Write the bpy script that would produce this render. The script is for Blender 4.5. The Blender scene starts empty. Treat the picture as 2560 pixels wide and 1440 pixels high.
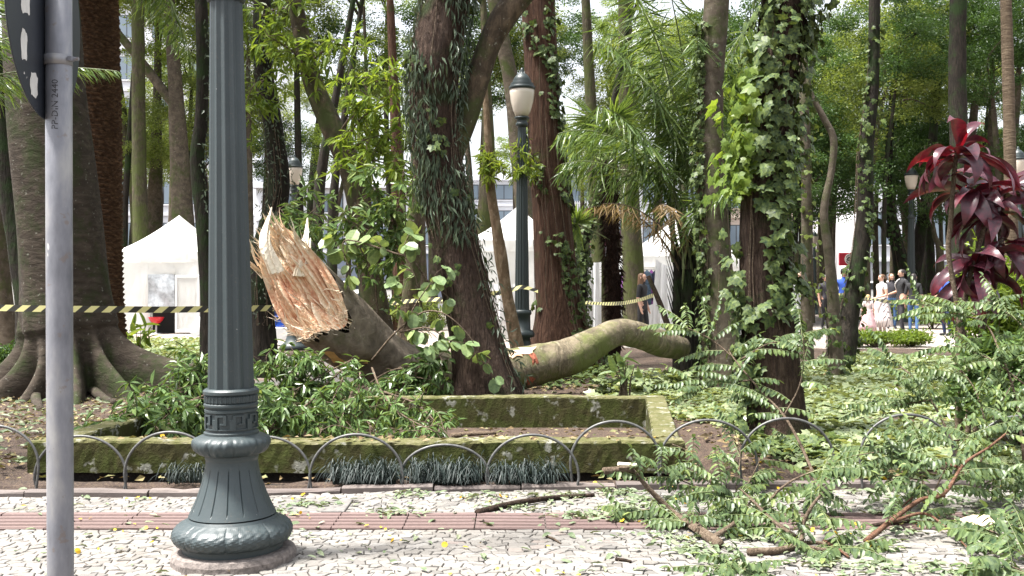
import bpy, math, random
import numpy as np
from mathutils import Vector, Matrix, Quaternion

# ------------------------------------------------------------------ camera, sky, sun, exposure
F, CH, HY = 2600.0, 1.45, 700.0          # focal length in photo pixels, eye height, horizon row
scn = bpy.context.scene
col = scn.collection
cam = bpy.data.cameras.new("camera")
camo = bpy.data.objects.new("camera", cam); col.objects.link(camo)
cam.sensor_width = 36.0
cam.lens = 36.0 * F / 2560.0
cam.shift_y = -(720.0 - HY) / 2560.0
cam.clip_start = 0.05; cam.clip_end = 2000.0
camo.location = (0, 0, CH)
camo.rotation_euler = (math.radians(90), 0, 0)
scn.camera = camo

SUN_EL, SUN_AZ = 68.0, -104.0           # sun stands high in thin cloud, to the left
wd = bpy.data.worlds.new("World"); scn.world = wd; wd.use_nodes = True
nt = wd.node_tree; nt.nodes.clear()
wo = nt.nodes.new("ShaderNodeOutputWorld"); bg = nt.nodes.new("ShaderNodeBackground")
sky = nt.nodes.new("ShaderNodeTexSky"); sky.sky_type = 'NISHITA'; sky.sun_disc = False
sky.sun_elevation = math.radians(SUN_EL); sky.sun_rotation = math.radians(SUN_AZ)
sky.air_density = 1.0; sky.dust_density = 4.0; sky.ozone_density = 1.0
hs = nt.nodes.new("ShaderNodeHueSaturation"); hs.inputs['Saturation'].default_value = 0.28
nt.links.new(sky.outputs[0], hs.inputs['Color']); nt.links.new(hs.outputs[0], bg.inputs[0])
bg.inputs[1].default_value = 0.12
nt.links.new(bg.outputs[0], wo.inputs[0])
sl = bpy.data.lights.new("sun", 'SUN'); sl.energy = 4.6; sl.angle = math.radians(9.0); sl.color = (1.0, 0.965, 0.915)
so = bpy.data.objects.new("sun", sl); col.objects.link(so)
_a, _e = math.radians(SUN_AZ), math.radians(SUN_EL)
sdir = Vector((math.sin(_a) * math.cos(_e), math.cos(_a) * math.cos(_e), math.sin(_e)))
so.rotation_euler = sdir.to_track_quat('Z', 'Y').to_euler()
so.location = sdir * 40
vs = scn.view_settings
vs.view_transform = 'Standard'; vs.look = 'None'; vs.exposure = 1.75; vs.gamma = 1.0
vs.use_curve_mapping = False
scn.cycles.use_denoising = True
scn.cycles.max_bounces = 7; scn.cycles.diffuse_bounces = 4; scn.cycles.glossy_bounces = 2
scn.cycles.transmission_bounces = 4; scn.cycles.transparent_max_bounces = 6
scn.cycles.caustics_reflective = False; scn.cycles.caustics_refractive = False

# ------------------------------------------------------------------ helpers
RS = np.random.RandomState(7)
def W(px, py, d):                         # point of the place seen at a pixel, d metres away
    return np.array([(px - 1280.0) / F * d, d, CH - (py - HY) / F * d])
def GP(px, py, z=0.0):                    # the same on level ground
    d = (CH - z) * F / (py - HY)
    return np.array([(px - 1280.0) / F * d, d, z])
def X(px, d): return (px - 1280.0) / F * d
def Z(py, d): return CH - (py - HY) / F * d

class MB:
    def __init__(s): s.V = []; s.Fc = []; s.n = 0; s.A = []; s.B = []
    def add(s, V, Fs, a=0.0, b=0.0, mi=0):
        V = np.asarray(V, float).reshape(-1, 3); Fs = np.asarray(Fs, int)
        s.V.append(V); s.Fc.append((Fs + s.n, mi)); s.n += len(V)
        s.A.append(np.broadcast_to(np.asarray(a, float), (len(V),)))
        s.B.append(np.broadcast_to(np.asarray(b, float), (len(V),)))
        return s
    def polys(s, V, faces, a=0.0, b=0.0, mi=0):      # faces of mixed size
        n0 = s.n
        s.add(V, np.zeros((0, 3), int), a, b)
        for k in set(len(f) for f in faces):
            s.Fc.append((np.array([f for f in faces if len(f) == k], int) + n0, mi))
        return s
    def mesh(s, name, mats, smooth=False):
        me = bpy.data.meshes.new(name)
        V = np.concatenate(s.V) if s.V else np.zeros((0, 3))
        me.vertices.add(len(V)); me.vertices.foreach_set("co", V.ravel())
        fl = [(f, m) for f, m in s.Fc if len(f)]
        lv = np.concatenate([f.ravel() for f, m in fl]).astype(np.int32)
        tot = np.concatenate([np.full(len(f), f.shape[1]) for f, m in fl]).astype(np.int32)
        mi = np.concatenate([np.full(len(f), m) for f, m in fl]).astype(np.int32)
        st = np.concatenate([[0], np.cumsum(tot)[:-1]]).astype(np.int32)
        me.loops.add(len(lv)); me.loops.foreach_set("vertex_index", lv)
        me.polygons.add(len(tot)); me.polygons.foreach_set("loop_start", st)
        me.polygons.foreach_set("loop_total", tot)
        me.polygons.foreach_set("material_index", mi)
        me.polygons.foreach_set("use_smooth", np.full(len(tot), smooth))
        for nm, src in (("a", s.A), ("b", s.B)):
            at = me.attributes.new(nm, 'FLOAT', 'POINT')
            at.data.foreach_set("value", np.concatenate(src).astype(np.float32))
        me.update(calc_edges=True); me.validate()
        for m in (mats if isinstance(mats, (list, tuple)) else [mats]): me.materials.append(m)
        return me
    def build(s, name, mats, parent=None, smooth=False):
        return link(name, s.mesh(name, mats, smooth), parent)

def link(name, me, parent=None):
    o = bpy.data.objects.new(name, me); col.objects.link(o)
    if parent is not None: o.parent = parent
    return o
def tag(o, label, cat=None, group=None, kind=None):
    if label: o["label"] = label
    if cat: o["category"] = cat
    if group: o["group"] = group
    if kind: o["kind"] = kind
    return o
def thing(name, label, cat, loc=(0, 0, 0), rz=0.0, group=None):
    o = bpy.data.objects.new(name, None); col.objects.link(o)
    o.location = Vector(loc); o.rotation_euler = (0, 0, rz); o.empty_display_size = 0.2
    return tag(o, label, cat, group)
def stuff(o): o["kind"] = "stuff"; return o

def norm(v):
    v = np.asarray(v, float); return v / np.maximum(np.linalg.norm(v, axis=-1, keepdims=True), 1e-9)
def catmull(P, n=6):
    P = np.asarray(P, float)
    if len(P) < 3:
        t = np.linspace(0, 1, n + 1)[:, None]; return P[0] * (1 - t) + P[-1] * t
    Q = np.vstack([2 * P[0] - P[1], P, 2 * P[-1] - P[-2]]); out = []
    for i in range(1, len(Q) - 2):
        t = np.linspace(0, 1, n, endpoint=False)[:, None]
        p0, p1, p2, p3 = Q[i - 1], Q[i], Q[i + 1], Q[i + 2]
        out.append(.5 * ((2 * p1) + (-p0 + p2) * t + (2 * p0 - 5 * p1 + 4 * p2 - p3) * t ** 2 + (-p0 + 3 * p1 - 3 * p2 + p3) * t ** 3))
    out.append(Q[-2][None]); return np.vstack(out)
def frames(P):
    T = norm(np.gradient(P, axis=0)); N = np.zeros_like(T)
    ref = np.array([1., 0, 0]) if abs(T[0][0]) < .8 else np.array([0, 1., 0])
    n = ref - T[0] * ref.dot(T[0]); n /= np.linalg.norm(n); N[0] = n
    for i in range(1, len(P)):
        n = n - T[i] * n.dot(T[i]); n /= max(np.linalg.norm(n), 1e-9); N[i] = n
    return T, N, np.cross(T, N)
def tube(mb, P, R, k=8, disp=None, a=0.0, caps=True, mi=0, b=None):
    P = np.asarray(P, float); R = np.broadcast_to(np.asarray(R, float), (len(P),))
    T, N, B = frames(P); th = np.linspace(0, 2 * math.pi, k, endpoint=False)
    L = np.concatenate([[0], np.cumsum(np.linalg.norm(np.diff(P, axis=0), axis=1))])
    rr = R[:, None] * np.ones((1, k))
    if disp is not None: rr = rr * disp(th[None, :], L[:, None])
    V = P[:, None] + rr[..., None] * (np.cos(th)[None, :, None] * N[:, None] + np.sin(th)[None, :, None] * B[:, None])
    n = len(P); i = np.arange(n - 1)[:, None] * k; j = np.arange(k)[None]; j2 = (j + 1) % k
    Q = np.stack([i + j, i + j2, i + k + j2, i + k + j], -1).reshape(-1, 4)
    bb = np.repeat(L, k) if b is None else b
    n0 = mb.n
    mb.add(V.reshape(-1, 3), Q, a, bb, mi)
    if caps and k <= 64:
        mb.Fc.append((np.array([[n0 + x for x in range(k)][::-1]]), mi))
        mb.Fc.append((np.array([[n0 + (n - 1) * k + x for x in range(k)]]), mi))
    return V
def box(mb, x0, x1, y0, y1, z0, z1, bev=0.0, a=0.0, mi=0):
    V = [(x, y, z) for z in (z0, z1) for y in (y0, y1) for x in (x0, x1)]
    if bev <= 0:
        Q = [(0, 2, 3, 1), (4, 5, 7, 6), (0, 1, 5, 4), (2, 6, 7, 3), (0, 4, 6, 2), (1, 3, 7, 5)]
        return mb.add(V, Q, a, 0, mi)
    V = []; c = [(x0, x1), (y0, y1), (z0, z1)]
    idx = {}
    for sx in (0, 1):
        for sy in (0, 1):
            for sz in (0, 1):
                p = np.array([c[0][sx], c[1][sy], c[2][sz]], float); s = np.array([1 if q == 0 else -1 for q in (sx, sy, sz)]) * bev
                for ax in range(3):
                    q = p + s; q[ax] = p[ax]; idx[(sx, sy, sz, ax)] = len(V); V.append(q)
    Fs = []
    def I(s, ax): return idx[(s[0], s[1], s[2], ax)]
    for ax in range(3):
        o1, o2 = (ax + 1) % 3, (ax + 2) % 3
        for sd in (0, 1):
            f = []
            for u, v in ((0, 0), (1, 0), (1, 1), (0, 1)):
                s = [0, 0, 0]; s[ax] = sd; s[o1] = u; s[o2] = v; f.append(I(s, ax))
            Fs.append(f if sd else f[::-1])
        for u in (0, 1):
            for v in (0, 1):
                s0 = [0, 0, 0]; s0[o1] = u; s0[o2] = v; s1 = list(s0); s1[ax] = 1
                f = [I(s0, o1), I(s1, o1), I(s1, o2), I(s0, o2)]
                Fs.append(f if (u + v) % 2 == 0 else f[::-1])
    for sx in (0, 1):
        for sy in (0, 1):
            for sz in (0, 1):
                f = [idx[(sx, sy, sz, q)] for q in range(3)]
                Fs.append(f if (sx + sy + sz) % 2 == 1 else f[::-1])
    return mb.polys(V, Fs, a, 0, mi)
def lathe(mb, prof, k=32, c=(0, 0, 0), disp=None, a=0.0, mi=0):
    prof = np.asarray(prof, float); th = np.linspace(0, 2 * math.pi, k, endpoint=False)
    r = prof[:, 0][:, None] * np.ones((1, k))
    if disp is not None: r = r * disp(th[None], prof[:, 1][:, None])
    V = np.stack([r * np.cos(th), r * np.sin(th), prof[:, 1][:, None] * np.ones((1, k))], -1) + np.asarray(c, float)
    n = len(prof); i = np.arange(n - 1)[:, None] * k; j = np.arange(k)[None]; j2 = (j + 1) % k
    Q = np.stack([i + j, i + j2, i + k + j2, i + k + j], -1).reshape(-1, 4)
    n0 = mb.n
    mb.add(V.reshape(-1, 3), Q, a, np.repeat(prof[:, 1], k), mi)
    if prof[0, 0] > 1e-4: mb.Fc.append((np.array([[n0 + x for x in range(k)][::-1]]), mi))
    if prof[-1, 0] > 1e-4: mb.Fc.append((np.array([[n0 + (n - 1) * k + x for x in range(k)]]), mi))
    return V

# leaf shapes: x across, y along, z out of the face (unit length)
T_RH = (np.array([(0, 0, 0), (.5, .42, .07), (0, 1, -.10), (-.5, .42, .07)]), np.array([(0, 1, 2), (0, 2, 3)]))
def _lance(prof, fold=.10, droop=-.16):
    V = [(0, 0, 0)]; 
    for y, w in prof: V += [(w, y, fold * w * 2 + droop * y * y), (0, y, droop * y * y), (-w, y, fold * w * 2 + droop * y * y)]
    V.append((0, 1, droop)); n = len(prof); t = len(V) - 1
    Fs = [(0, 1, 2), (0, 2, 3)]
    for i in range(n - 1):
        p = 1 + 3 * i
        Fs += [(p, p + 3, p + 4), (p, p + 4, p + 1), (p + 1, p + 4, p + 5), (p + 1, p + 5, p + 2)]
    p = 1 + 3 * (n - 1); Fs += [(p, t, p + 1), (p + 1, t, p + 2)]
    return np.array(V, float), np.array(Fs)
T_LN = _lance([(.3, .42), (.68, .38)])
T_OV = _lance([(.22, .44), (.6, .46), (.88, .24)])
T_RD = _lance([(.10, .34), (.42, .52), (.80, .40)], .06, -.10)
T_LONG = _lance([(.12, .30), (.35, .50), (.62, .46), (.85, .24)], .14, -.42)
T_STRAP = _lance([(.12, .30), (.35, .50), (.62, .46), (.85, .24)], .006, -.38)
def _ivy():
    pts = [(0, .06), (.22, -.04), (.52, .10), (.40, .36), (.50, .62), (.22, .62), (0, 1.0), (-.22, .62), (-.50, .62), (-.40, .36), (-.52, .10), (-.22, -.04)]
    V = [(0, .36, .03)] + [(x, y, -.28 * x * x - .10 * max(y - .4, 0)) for x, y in pts]
    n = len(pts)
    return np.array(V, float), np.array([(0, 1 + (i + 1) % n, 1 + i) for i in range(n)])[:, ::-1]
T_IV = _ivy()
T_IVS = (np.array([(0, .0, 0), (.52, .22, -.05), (.30, .66, -.03), (0, 1, -.08), (-.30, .66, -.03), (-.52, .22, -.05)]),
         np.array([(0, 1, 2), (0, 2, 3), (0, 3, 4), (0, 4, 5)]))
T_BL = (np.array([(.5, 0, 0), (-.5, 0, 0), (.45, .35, .10), (-.45, .35, .10), (.3, .7, .05), (-.3, .7, .05), (0, 1, -.12)]),
        np.array([(0, 2, 3), (0, 3, 1), (2, 4, 5), (2, 5, 3), (4, 6, 5)]))
def leaves(mb, T, pos, dirv, nrm, ln, wd, a=None, mi=0):
    tv, tf = T; pos = np.asarray(pos, float); n = len(pos)
    if n == 0: return
    ln = np.broadcast_to(np.asarray(ln, float), (n,)); wd = np.broadcast_to(np.asarray(wd, float), (n,))
    Y = norm(np.broadcast_to(dirv, (n, 3))); Zn = np.broadcast_to(nrm, (n, 3)) + 1e-4
    Zn = norm(Zn - Y * (Zn * Y).sum(1, keepdims=True)); Xn = np.cross(Y, Zn)
    V = (pos[:, None] + Xn[:, None] * (tv[None, :, 0:1] * wd[:, None, None]) + Y[:, None] * (tv[None, :, 1:2] * ln[:, None, None])
         + Zn[:, None] * (tv[None, :, 2:3] * ln[:, None, None]))
    k = len(tv); Fs = (tf[None] + (np.arange(n) * k)[:, None, None]).reshape(-1, tf.shape[1])
    av = RS.rand(n) if a is None else np.broadcast_to(np.asarray(a, float), (n,))
    mb.add(V.reshape(-1, 3), Fs, np.repeat(av, k), np.tile(tv[:, 1], n), mi)
def rdir(n, up=0.0, rs=None):
    v = (rs or RS).normal(size=(n, 3)); v[:, 2] += up; return norm(v)

# ------------------------------------------------------------------ materials
def nmat(name):
    m = bpy.data.materials.new(name); m.use_nodes = True; t = m.node_tree; t.nodes.clear()
    o = t.nodes.new("ShaderNodeOutputMaterial"); p = t.nodes.new("ShaderNodeBsdfPrincipled")
    t.links.new(p.outputs[0], o.inputs[0]); return m, t, p, o
def N(t, typ, **kw):
    n = t.nodes.new(typ)
    for k, v in kw.items():
        if k in n.inputs: n.inputs[k].default_value = v
        else: setattr(n, k, v)
    return n
def ramp(t, fac, stops):
    r = t.nodes.new("ShaderNodeValToRGB"); e = r.color_ramp.elements
    while len(e) < len(stops): e.new(0.5)
    for x, (p, c) in zip(e, stops): x.position = p; x.color = (*c, 1)
    t.links.new(fac, r.inputs[0]); return r.outputs[0]
def mixc(t, fac, c1, c2):
    m = t.nodes.new("ShaderNodeMix"); m.data_type = 'RGBA'
    for sck, v in ((m.inputs[0], fac), (m.inputs[6], c1), (m.inputs[7], c2)):
        if isinstance(v, (int, float)): sck.default_value = v
        elif isinstance(v, tuple): sck.default_value = (*v, 1)
        else: t.links.new(v, sck)
    return m.outputs[2]
def coords(t, scale=(1, 1, 1), kind='Object'):
    tc = t.nodes.new("ShaderNodeTexCoord"); mp = t.nodes.new("ShaderNodeMapping"); mp.inputs['Scale'].default_value = scale
    t.links.new(tc.outputs[kind], mp.inputs[0]); return mp.outputs[0]
def noise(t, vec, scale, detail=4, rough=.6, dist=0.0):
    n = N(t, "ShaderNodeTexNoise", Scale=scale, Detail=detail, Roughness=rough, Distortion=dist)
    t.links.new(vec, n.inputs[0]); return n.outputs[0]
def bump(t, p, h, strength=.5, dist=.02, prev=None):
    b = N(t, "ShaderNodeBump", Strength=strength, Distance=dist); t.links.new(h, b.inputs['Height'])
    if prev: t.links.new(prev, b.inputs['Normal'])
    t.links.new(b.outputs[0], p.inputs['Normal']); return b.outputs[0]
def plain(name, c, rough=.6, metal=0.0, vary=.0, scale=20, bmp=0.0, spec=.5):
    m, t, p, o = nmat(name); p.inputs['Roughness'].default_value = rough; p.inputs['Metallic'].default_value = metal
    p.inputs['Specular IOR Level'].default_value = spec
    if vary > 0 or bmp > 0:
        v = coords(t); f = noise(t, v, scale, 5)
        cs = ramp(t, f, [(.3, tuple(x * (1 - vary) for x in c)), (.7, tuple(min(1, x * (1 + vary)) for x in c))])
        t.links.new(cs, p.inputs['Base Color'])
        if bmp > 0: bump(t, p, f, bmp, .01)
    else: p.inputs['Base Color'].default_value = (*c, 1)
    return m
def leafmat(name, stops, trans=.35, rough=.42, tcol=(1.4, 1.28, .62), spec=.27):
    if stops[0][1][1] > stops[0][1][0]: stops = [(p, (c[0] * 1.04, c[1] * .91, c[2] * 1.12)) for p, c in stops]
    m, t, p, o = nmat(name)
    at = N(t, "ShaderNodeAttribute", attribute_name="a")
    oi = t.nodes.new("ShaderNodeObjectInfo")
    c = ramp(t, at.outputs['Fac'], stops)
    v = coords(t); f = noise(t, v, 35, 3)
    c = mixc(t, .35, c, ramp(t, f, [(.3, tuple(x * .55 for x in stops[0][1])), (.7, tuple(min(1, x * 1.3) for x in stops[-1][1]))]))
    t.links.new(c, p.inputs['Base Color']); p.inputs['Roughness'].default_value = rough
    p.inputs['Specular IOR Level'].default_value = spec
    tr = t.nodes.new("ShaderNodeBsdfTranslucent")
    mm = t.nodes.new("ShaderNodeVectorMath"); mm.operation = 'MULTIPLY'; mm.inputs[1].default_value = tcol
    t.links.new(c, mm.inputs[0]); t.links.new(mm.outputs[0], tr.inputs[0])
    ms = t.nodes.new("ShaderNodeMixShader"); ms.inputs[0].default_value = trans
    t.links.new(p.outputs[0], ms.inputs[1]); t.links.new(tr.outputs[0], ms.inputs[2]); t.links.new(ms.outputs[0], o.inputs[0])
    return m
def barkmat(name, c1, c2, moss=None, mossamt=.4, stretch=(9, 9, 1.6), scale=3.0, bmp=.9, rings=0.0, lichen=0.0, rough=.9):
    m, t, p, o = nmat(name); v = coords(t, stretch)
    f1 = noise(t, v, scale, 8, .65, .4); v2 = coords(t); f2 = noise(t, v2, 2.2, 5, .6)
    c = ramp(t, f1, [(.28, tuple(x * .45 for x in c1)), (.48, c1), (.72, c2)])
    c = mixc(t, ramp(t, f2, [(.35, (0, 0, 0)), (.7, (.55, .55, .55))]), c, tuple(x * .6 for x in c1))
    h = f1
    if rings > 0:
        at = N(t, "ShaderNodeAttribute", attribute_name="b")
        mth = t.nodes.new("ShaderNodeMath"); mth.operation = 'MULTIPLY'; mth.inputs[1].default_value = rings
        t.links.new(at.outputs['Fac'], mth.inputs[0])
        ad = t.nodes.new("ShaderNodeMath"); ad.operation = 'MULTIPLY_ADD'; ad.inputs[1].default_value = 5.5
        t.links.new(f2, ad.inputs[0]); t.links.new(mth.outputs[0], ad.inputs[2])
        cx = t.nodes.new("ShaderNodeCombineXYZ"); t.links.new(ad.outputs[0], cx.inputs[0])
        rn = noise(t, cx.outputs[0], 1.0, 4, .7)
        c = mixc(t, ramp(t, rn, [(.42, (.75, .75, .75)), (.52, (0, 0, 0))]), c, tuple(x * .4 for x in c1))
        h = rn
    if lichen > 0:
        vo = noise(t, v2, 21, 4, .6); 
        c = mixc(t, ramp(t, vo, [(.63, (0, 0, 0)), (.70, (lichen * .7,) * 3)]), c, (.34, .35, .29))
    if moss:
        f3 = noise(t, v2, 1.7, 6, .7)
        lo = .62 - mossamt * .4
        c = mixc(t, ramp(t, f3, [(lo, (0, 0, 0)), (lo + .14, (.9, .9, .9))]), c, moss)
    t.links.new(c, p.inputs['Base Color']); p.inputs['Roughness'].default_value = rough
    p.inputs['Specular IOR Level'].default_value = .2
    b1 = bump(t, p, h, bmp, .03); bump(t, p, f1, bmp * .8, .02, b1)
    return m

M = {}
M['leaf_bg'] = leafmat("forest leaf", [(0, (.040, .085, .020)), (.45, (.088, .155, .034)), (.8, (.155, .24, .048)), (1, (.27, .36, .08))], .48, .42)
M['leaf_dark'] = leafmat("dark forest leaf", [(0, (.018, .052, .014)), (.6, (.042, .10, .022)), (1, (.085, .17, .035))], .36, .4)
M['leaf_bright'] = leafmat("young bright leaf", [(0, (.06, .135, .02)), (.5, (.115, .21, .028)), (1, (.23, .33, .05))], .5, .4)
M['leaf_lance'] = leafmat("lance leaf", [(0, (.026, .07, .020)), (.5, (.052, .125, .032)), (.85, (.10, .20, .05)), (1, (.20, .29, .08))], .26, .3)
M['leaf_pin'] = leafmat("pinnate leaflet", [(0, (.022, .055, .026)), (.45, (.046, .098, .040)), (.8, (.085, .155, .052)), (1, (.20, .28, .075))], .28, .38, spec=.2)
M['leaf_round'] = leafmat("round leaf", [(0, (.08, .16, .06)), (.6, (.15, .25, .10)), (1, (.25, .36, .11))], .28, .4)
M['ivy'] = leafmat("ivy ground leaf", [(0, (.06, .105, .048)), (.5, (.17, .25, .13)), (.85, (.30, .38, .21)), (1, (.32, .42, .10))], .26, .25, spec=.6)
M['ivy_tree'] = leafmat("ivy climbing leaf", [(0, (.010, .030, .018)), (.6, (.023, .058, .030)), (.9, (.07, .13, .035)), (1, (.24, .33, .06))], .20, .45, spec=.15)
M['fern'] = leafmat("strap fern leaf", [(0, (.035, .065, .035)), (.6, (.075, .125, .07)), (1, (.16, .21, .11))], .15, .4)
M['grass'] = leafmat("mondo grass", [(0, (.008, .022, .014)), (.6, (.018, .036, .027)), (1, (.045, .062, .048))], .12, .55, spec=.3)
M['palm'] = leafmat("palm leaflet", [(0, (.022, .06, .018)), (.6, (.06, .13, .032)), (1, (.19, .29, .06))], .42, .28)
M['palm_dead'] = leafmat("dry palm leaflet", [(0, (.10, .06, .025)), (.6, (.20, .13, .06)), (1, (.32, .24, .12))], .25, .6)
M['cord'] = leafmat("burgundy leaf", [(0, (.018, .012, .018)), (.5, (.032, .014, .022)), (.85, (.065, .017, .028)), (1, (.13, .020, .032))], .16, .34, (2.4, .45, .5), .6)
M['cord_red'] = leafmat("red young leaf", [(0, (.12, .010, .02)), (1, (.26, .022, .035))], .3, .3, (1.6, .6, .6))
M['litter'] = leafmat("leaf litter", [(0, (.05, .028, .015)), (.35, (.12, .07, .035)), (.6, (.20, .14, .07)), (.8, (.10, .14, .05)), (1, (.30, .25, .12))], .1, .6)
M['litter_green'] = leafmat("torn green leaf", [(0, (.07, .13, .05)), (.6, (.13, .20, .09)), (1, (.25, .30, .16))], .15, .5)
M['yellow'] = leafmat("yellow petal", [(0, (.50, .30, .02)), (1, (.75, .52, .06))], .3, .5, (1.1, 1.0, .5))
M['bark_grey'] = barkmat("smooth grey bark", (.085, .068, .05), (.15, .125, .095), (.045, .06, .015), .30, (2.5, 2.5, 2.5), 3.0, .35, lichen=.5)
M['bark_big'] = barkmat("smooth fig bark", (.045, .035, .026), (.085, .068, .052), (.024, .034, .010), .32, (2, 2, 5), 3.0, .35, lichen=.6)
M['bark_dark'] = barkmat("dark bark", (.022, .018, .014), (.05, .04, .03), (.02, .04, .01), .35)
M['bark_brown'] = barkmat("red brown fissured bark", (.075, .038, .024), (.16, .09, .06), (.045, .06, .018), .12, (10, 10, 1.0), 3.0, 1.2)
M['bark_rough'] = barkmat("rough brown bark", (.06, .038, .028), (.13, .09, .065), (.03, .045, .014), .18, (9, 9, 2.2), 3.2, 1.3)
M['bark_lichen'] = barkmat("patchy lichen bark", (.06, .045, .03), (.18, .13, .085), (.05, .065, .02), .36, (4, 4, 2), 2.5, .7, lichen=.7)
M['bark_pale'] = barkmat("pale peeling bark", (.17, .115, .07), (.33, .25, .17), (.10, .10, .05), .2, (5, 5, 2), 3, .8, lichen=.5)
M['bark_moss'] = barkmat("mossy bark", (.06, .05, .034), (.12, .10, .065), (.055, .068, .018), .5, (6, 6, 2), 3, .8)
M['bark_palm'] = barkmat("palm trunk bark", (.075, .042, .023), (.21, .13, .075), None, 0, (3, 3, 8), 4, 1.0)
M['bark_log'] = barkmat("fallen log bark", (.17, .14, .095), (.30, .255, .18), (.11, .125, .04), .42, (3, 3, 3), 3.0, 1.0, rings=11.0, lichen=.5)
M['bark_stump'] = barkmat("stump bark", (.19, .155, .12), (.33, .275, .21), (.10, .10, .05), .12, (3, 3, 3), 3.0, .6, lichen=.4)
M['twig'] = barkmat("twig bark", (.11, .08, .055), (.24, .19, .14), None, 0, (12, 12, 12), 4, .5)
M['twig_red'] = barkmat("reddish twig bark", (.13, .065, .04), (.25, .15, .10), None, 0, (12, 12, 12), 4, .5)
M['twig_green'] = plain("green stalk", (.13, .16, .06), .6, vary=.3)

# ------------------------------------------------------------------ more materials for the setting
def soilmat():
    m, t, p, o = nmat("reddish soil with litter"); v = coords(t)
    f = noise(t, v, 7, 8, .7); g = noise(t, v, 60, 4, .6)
    c = ramp(t, f, [(.3, (.022, .013, .009)), (.55, (.052, .031, .022)), (.75, (.10, .066, .048))])
    c = mixc(t, ramp(t, g, [(.5, (0, 0, 0)), (.62, (.8, .8, .8))]), c, (.12, .085, .05))
    t.links.new(c, p.inputs['Base Color']); p.inputs['Roughness'].default_value = .95; bump(t, p, g, .9, .03); return m
M['soil'] = soilmat()
def shadesoil():
    m, t, p, o = nmat("soil darkened for shade"); v = coords(t); f = noise(t, v, 25, 8, .7)
    t.links.new(ramp(t, f, [(.35, (.004, .003, .002)), (.7, (.022, .015, .010))]), p.inputs['Base Color'])
    p.inputs['Roughness'].default_value = .95; bump(t, p, f, 1.0, .04); return m
M['soil_shade'] = shadesoil()  # soil colour taken near black to paint the shade at the planter's foot
def stonemat(name, base, var, rough=.75, attr=True, scl=40):
    m, t, p, o = nmat(name); v = coords(t); f = noise(t, v, scl, 6, .65)
    at = N(t, "ShaderNodeAttribute", attribute_name="a")
    c1 = ramp(t, at.outputs['Fac'], var) if attr else None
    c = mixc(t, ramp(t, f, [(.3, (.45, .45, .45)), (.7, (0, 0, 0))]), c1 if attr else base, tuple(x * .62 for x in base))
    g = noise(t, v, 1.1, 4, .6)
    c = mixc(t, ramp(t, g, [(.4, (0, 0, 0)), (.75, (.38, .38, .38))]), c, tuple(x * y for x, y in zip(base, (.62, .56, .47))))
    t.links.new(c, p.inputs['Base Color']); p.inputs['Roughness'].default_value = rough; bump(t, p, f, .35, .006); return m
M['stone'] = stonemat("white limestone sett", (.19, .177, .162), [(0, (.105, .10, .095)), (.15, (.155, .145, .133)), (.6, (.198, .187, .172)), (.9, (.25, .24, .225)), (1, (.205, .168, .15))])
M['joint'] = plain("sandy joint", (.095, .082, .07), .95, vary=.45, scale=60, bmp=.5)
M['tile'] = stonemat("red tactile tile", (.135, .092, .084), [(0, (.12, .082, .075)), (1, (.155, .104, .096))], .8)
M['kerbstone'] = stonemat("kerb stone", (.13, .108, .10), [(0, (.10, .082, .076)), (1, (.165, .138, .126))], .85)
M['slab'] = plain("grey cover slab", (.13, .122, .115), .85, vary=.25, scale=25, bmp=.3)
M['base_conc'] = plain("pinkish concrete", (.155, .132, .12), .9, vary=.45, scale=38, bmp=.8)
def pathmat():
    m, t, p, o = nmat("far mosaic paving"); v = coords(t)
    vo = N(t, "ShaderNodeTexVoronoi", Scale=11.0); vo.feature = 'DISTANCE_TO_EDGE'; t.links.new(v, vo.inputs['Vector'])
    f = noise(t, v, .9, 6, .7)
    c = mixc(t, ramp(t, vo.outputs[0], [(.03, (1, 1, 1)), (.09, (0, 0, 0))]), (.30, .285, .26), (.12, .10, .085))
    c = mixc(t, ramp(t, f, [(.45, (0, 0, 0)), (.62, (.75, .75, .75))]), c, (.26, .17, .13))
    t.links.new(c, p.inputs['Base Color']); p.inputs['Roughness'].default_value = .85; return m
M['path'] = pathmat()
def mossconc():
    m, t, p, o = nmat("mossy concrete"); v = coords(t)
    f = noise(t, v, 3.2, 8, .72, .3); g = noise(t, v, 45, 5, .7); h = noise(t, v, 10, 5, .7)
    c = ramp(t, f, [(.25, (.020, .020, .009)), (.42, (.048, .044, .017)), (.56, (.050, .060, .015)), (.75, (.09, .08, .035))])
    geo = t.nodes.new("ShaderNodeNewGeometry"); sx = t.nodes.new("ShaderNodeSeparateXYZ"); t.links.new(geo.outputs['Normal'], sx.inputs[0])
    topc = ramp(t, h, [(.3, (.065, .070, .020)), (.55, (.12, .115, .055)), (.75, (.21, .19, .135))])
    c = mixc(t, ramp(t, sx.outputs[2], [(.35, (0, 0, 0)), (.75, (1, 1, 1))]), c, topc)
    lc = noise(t, v, 6, 3, .5); lc2 = noise(t, v, 24, 3, .6)
    mul = t.nodes.new("ShaderNodeMath"); mul.operation = 'MULTIPLY'
    t.links.new(ramp(t, lc, [(.59, (0, 0, 0)), (.66, (.75, .75, .75))]), mul.inputs[0]); t.links.new(ramp(t, lc2, [(.47, (0, 0, 0)), (.53, (1, 1, 1))]), mul.inputs[1])
    c = mixc(t, mul.outputs[0], c, (.30, .30, .26))
    t.links.new(c, p.inputs['Base Color']); p.inputs['Roughness'].default_value = .95; p.inputs['Specular IOR Level'].default_value = .15
    b = bump(t, p, g, .9, .02); bump(t, p, h, .6, .02, b); return m
M['mossconc'] = mossconc()
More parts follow.
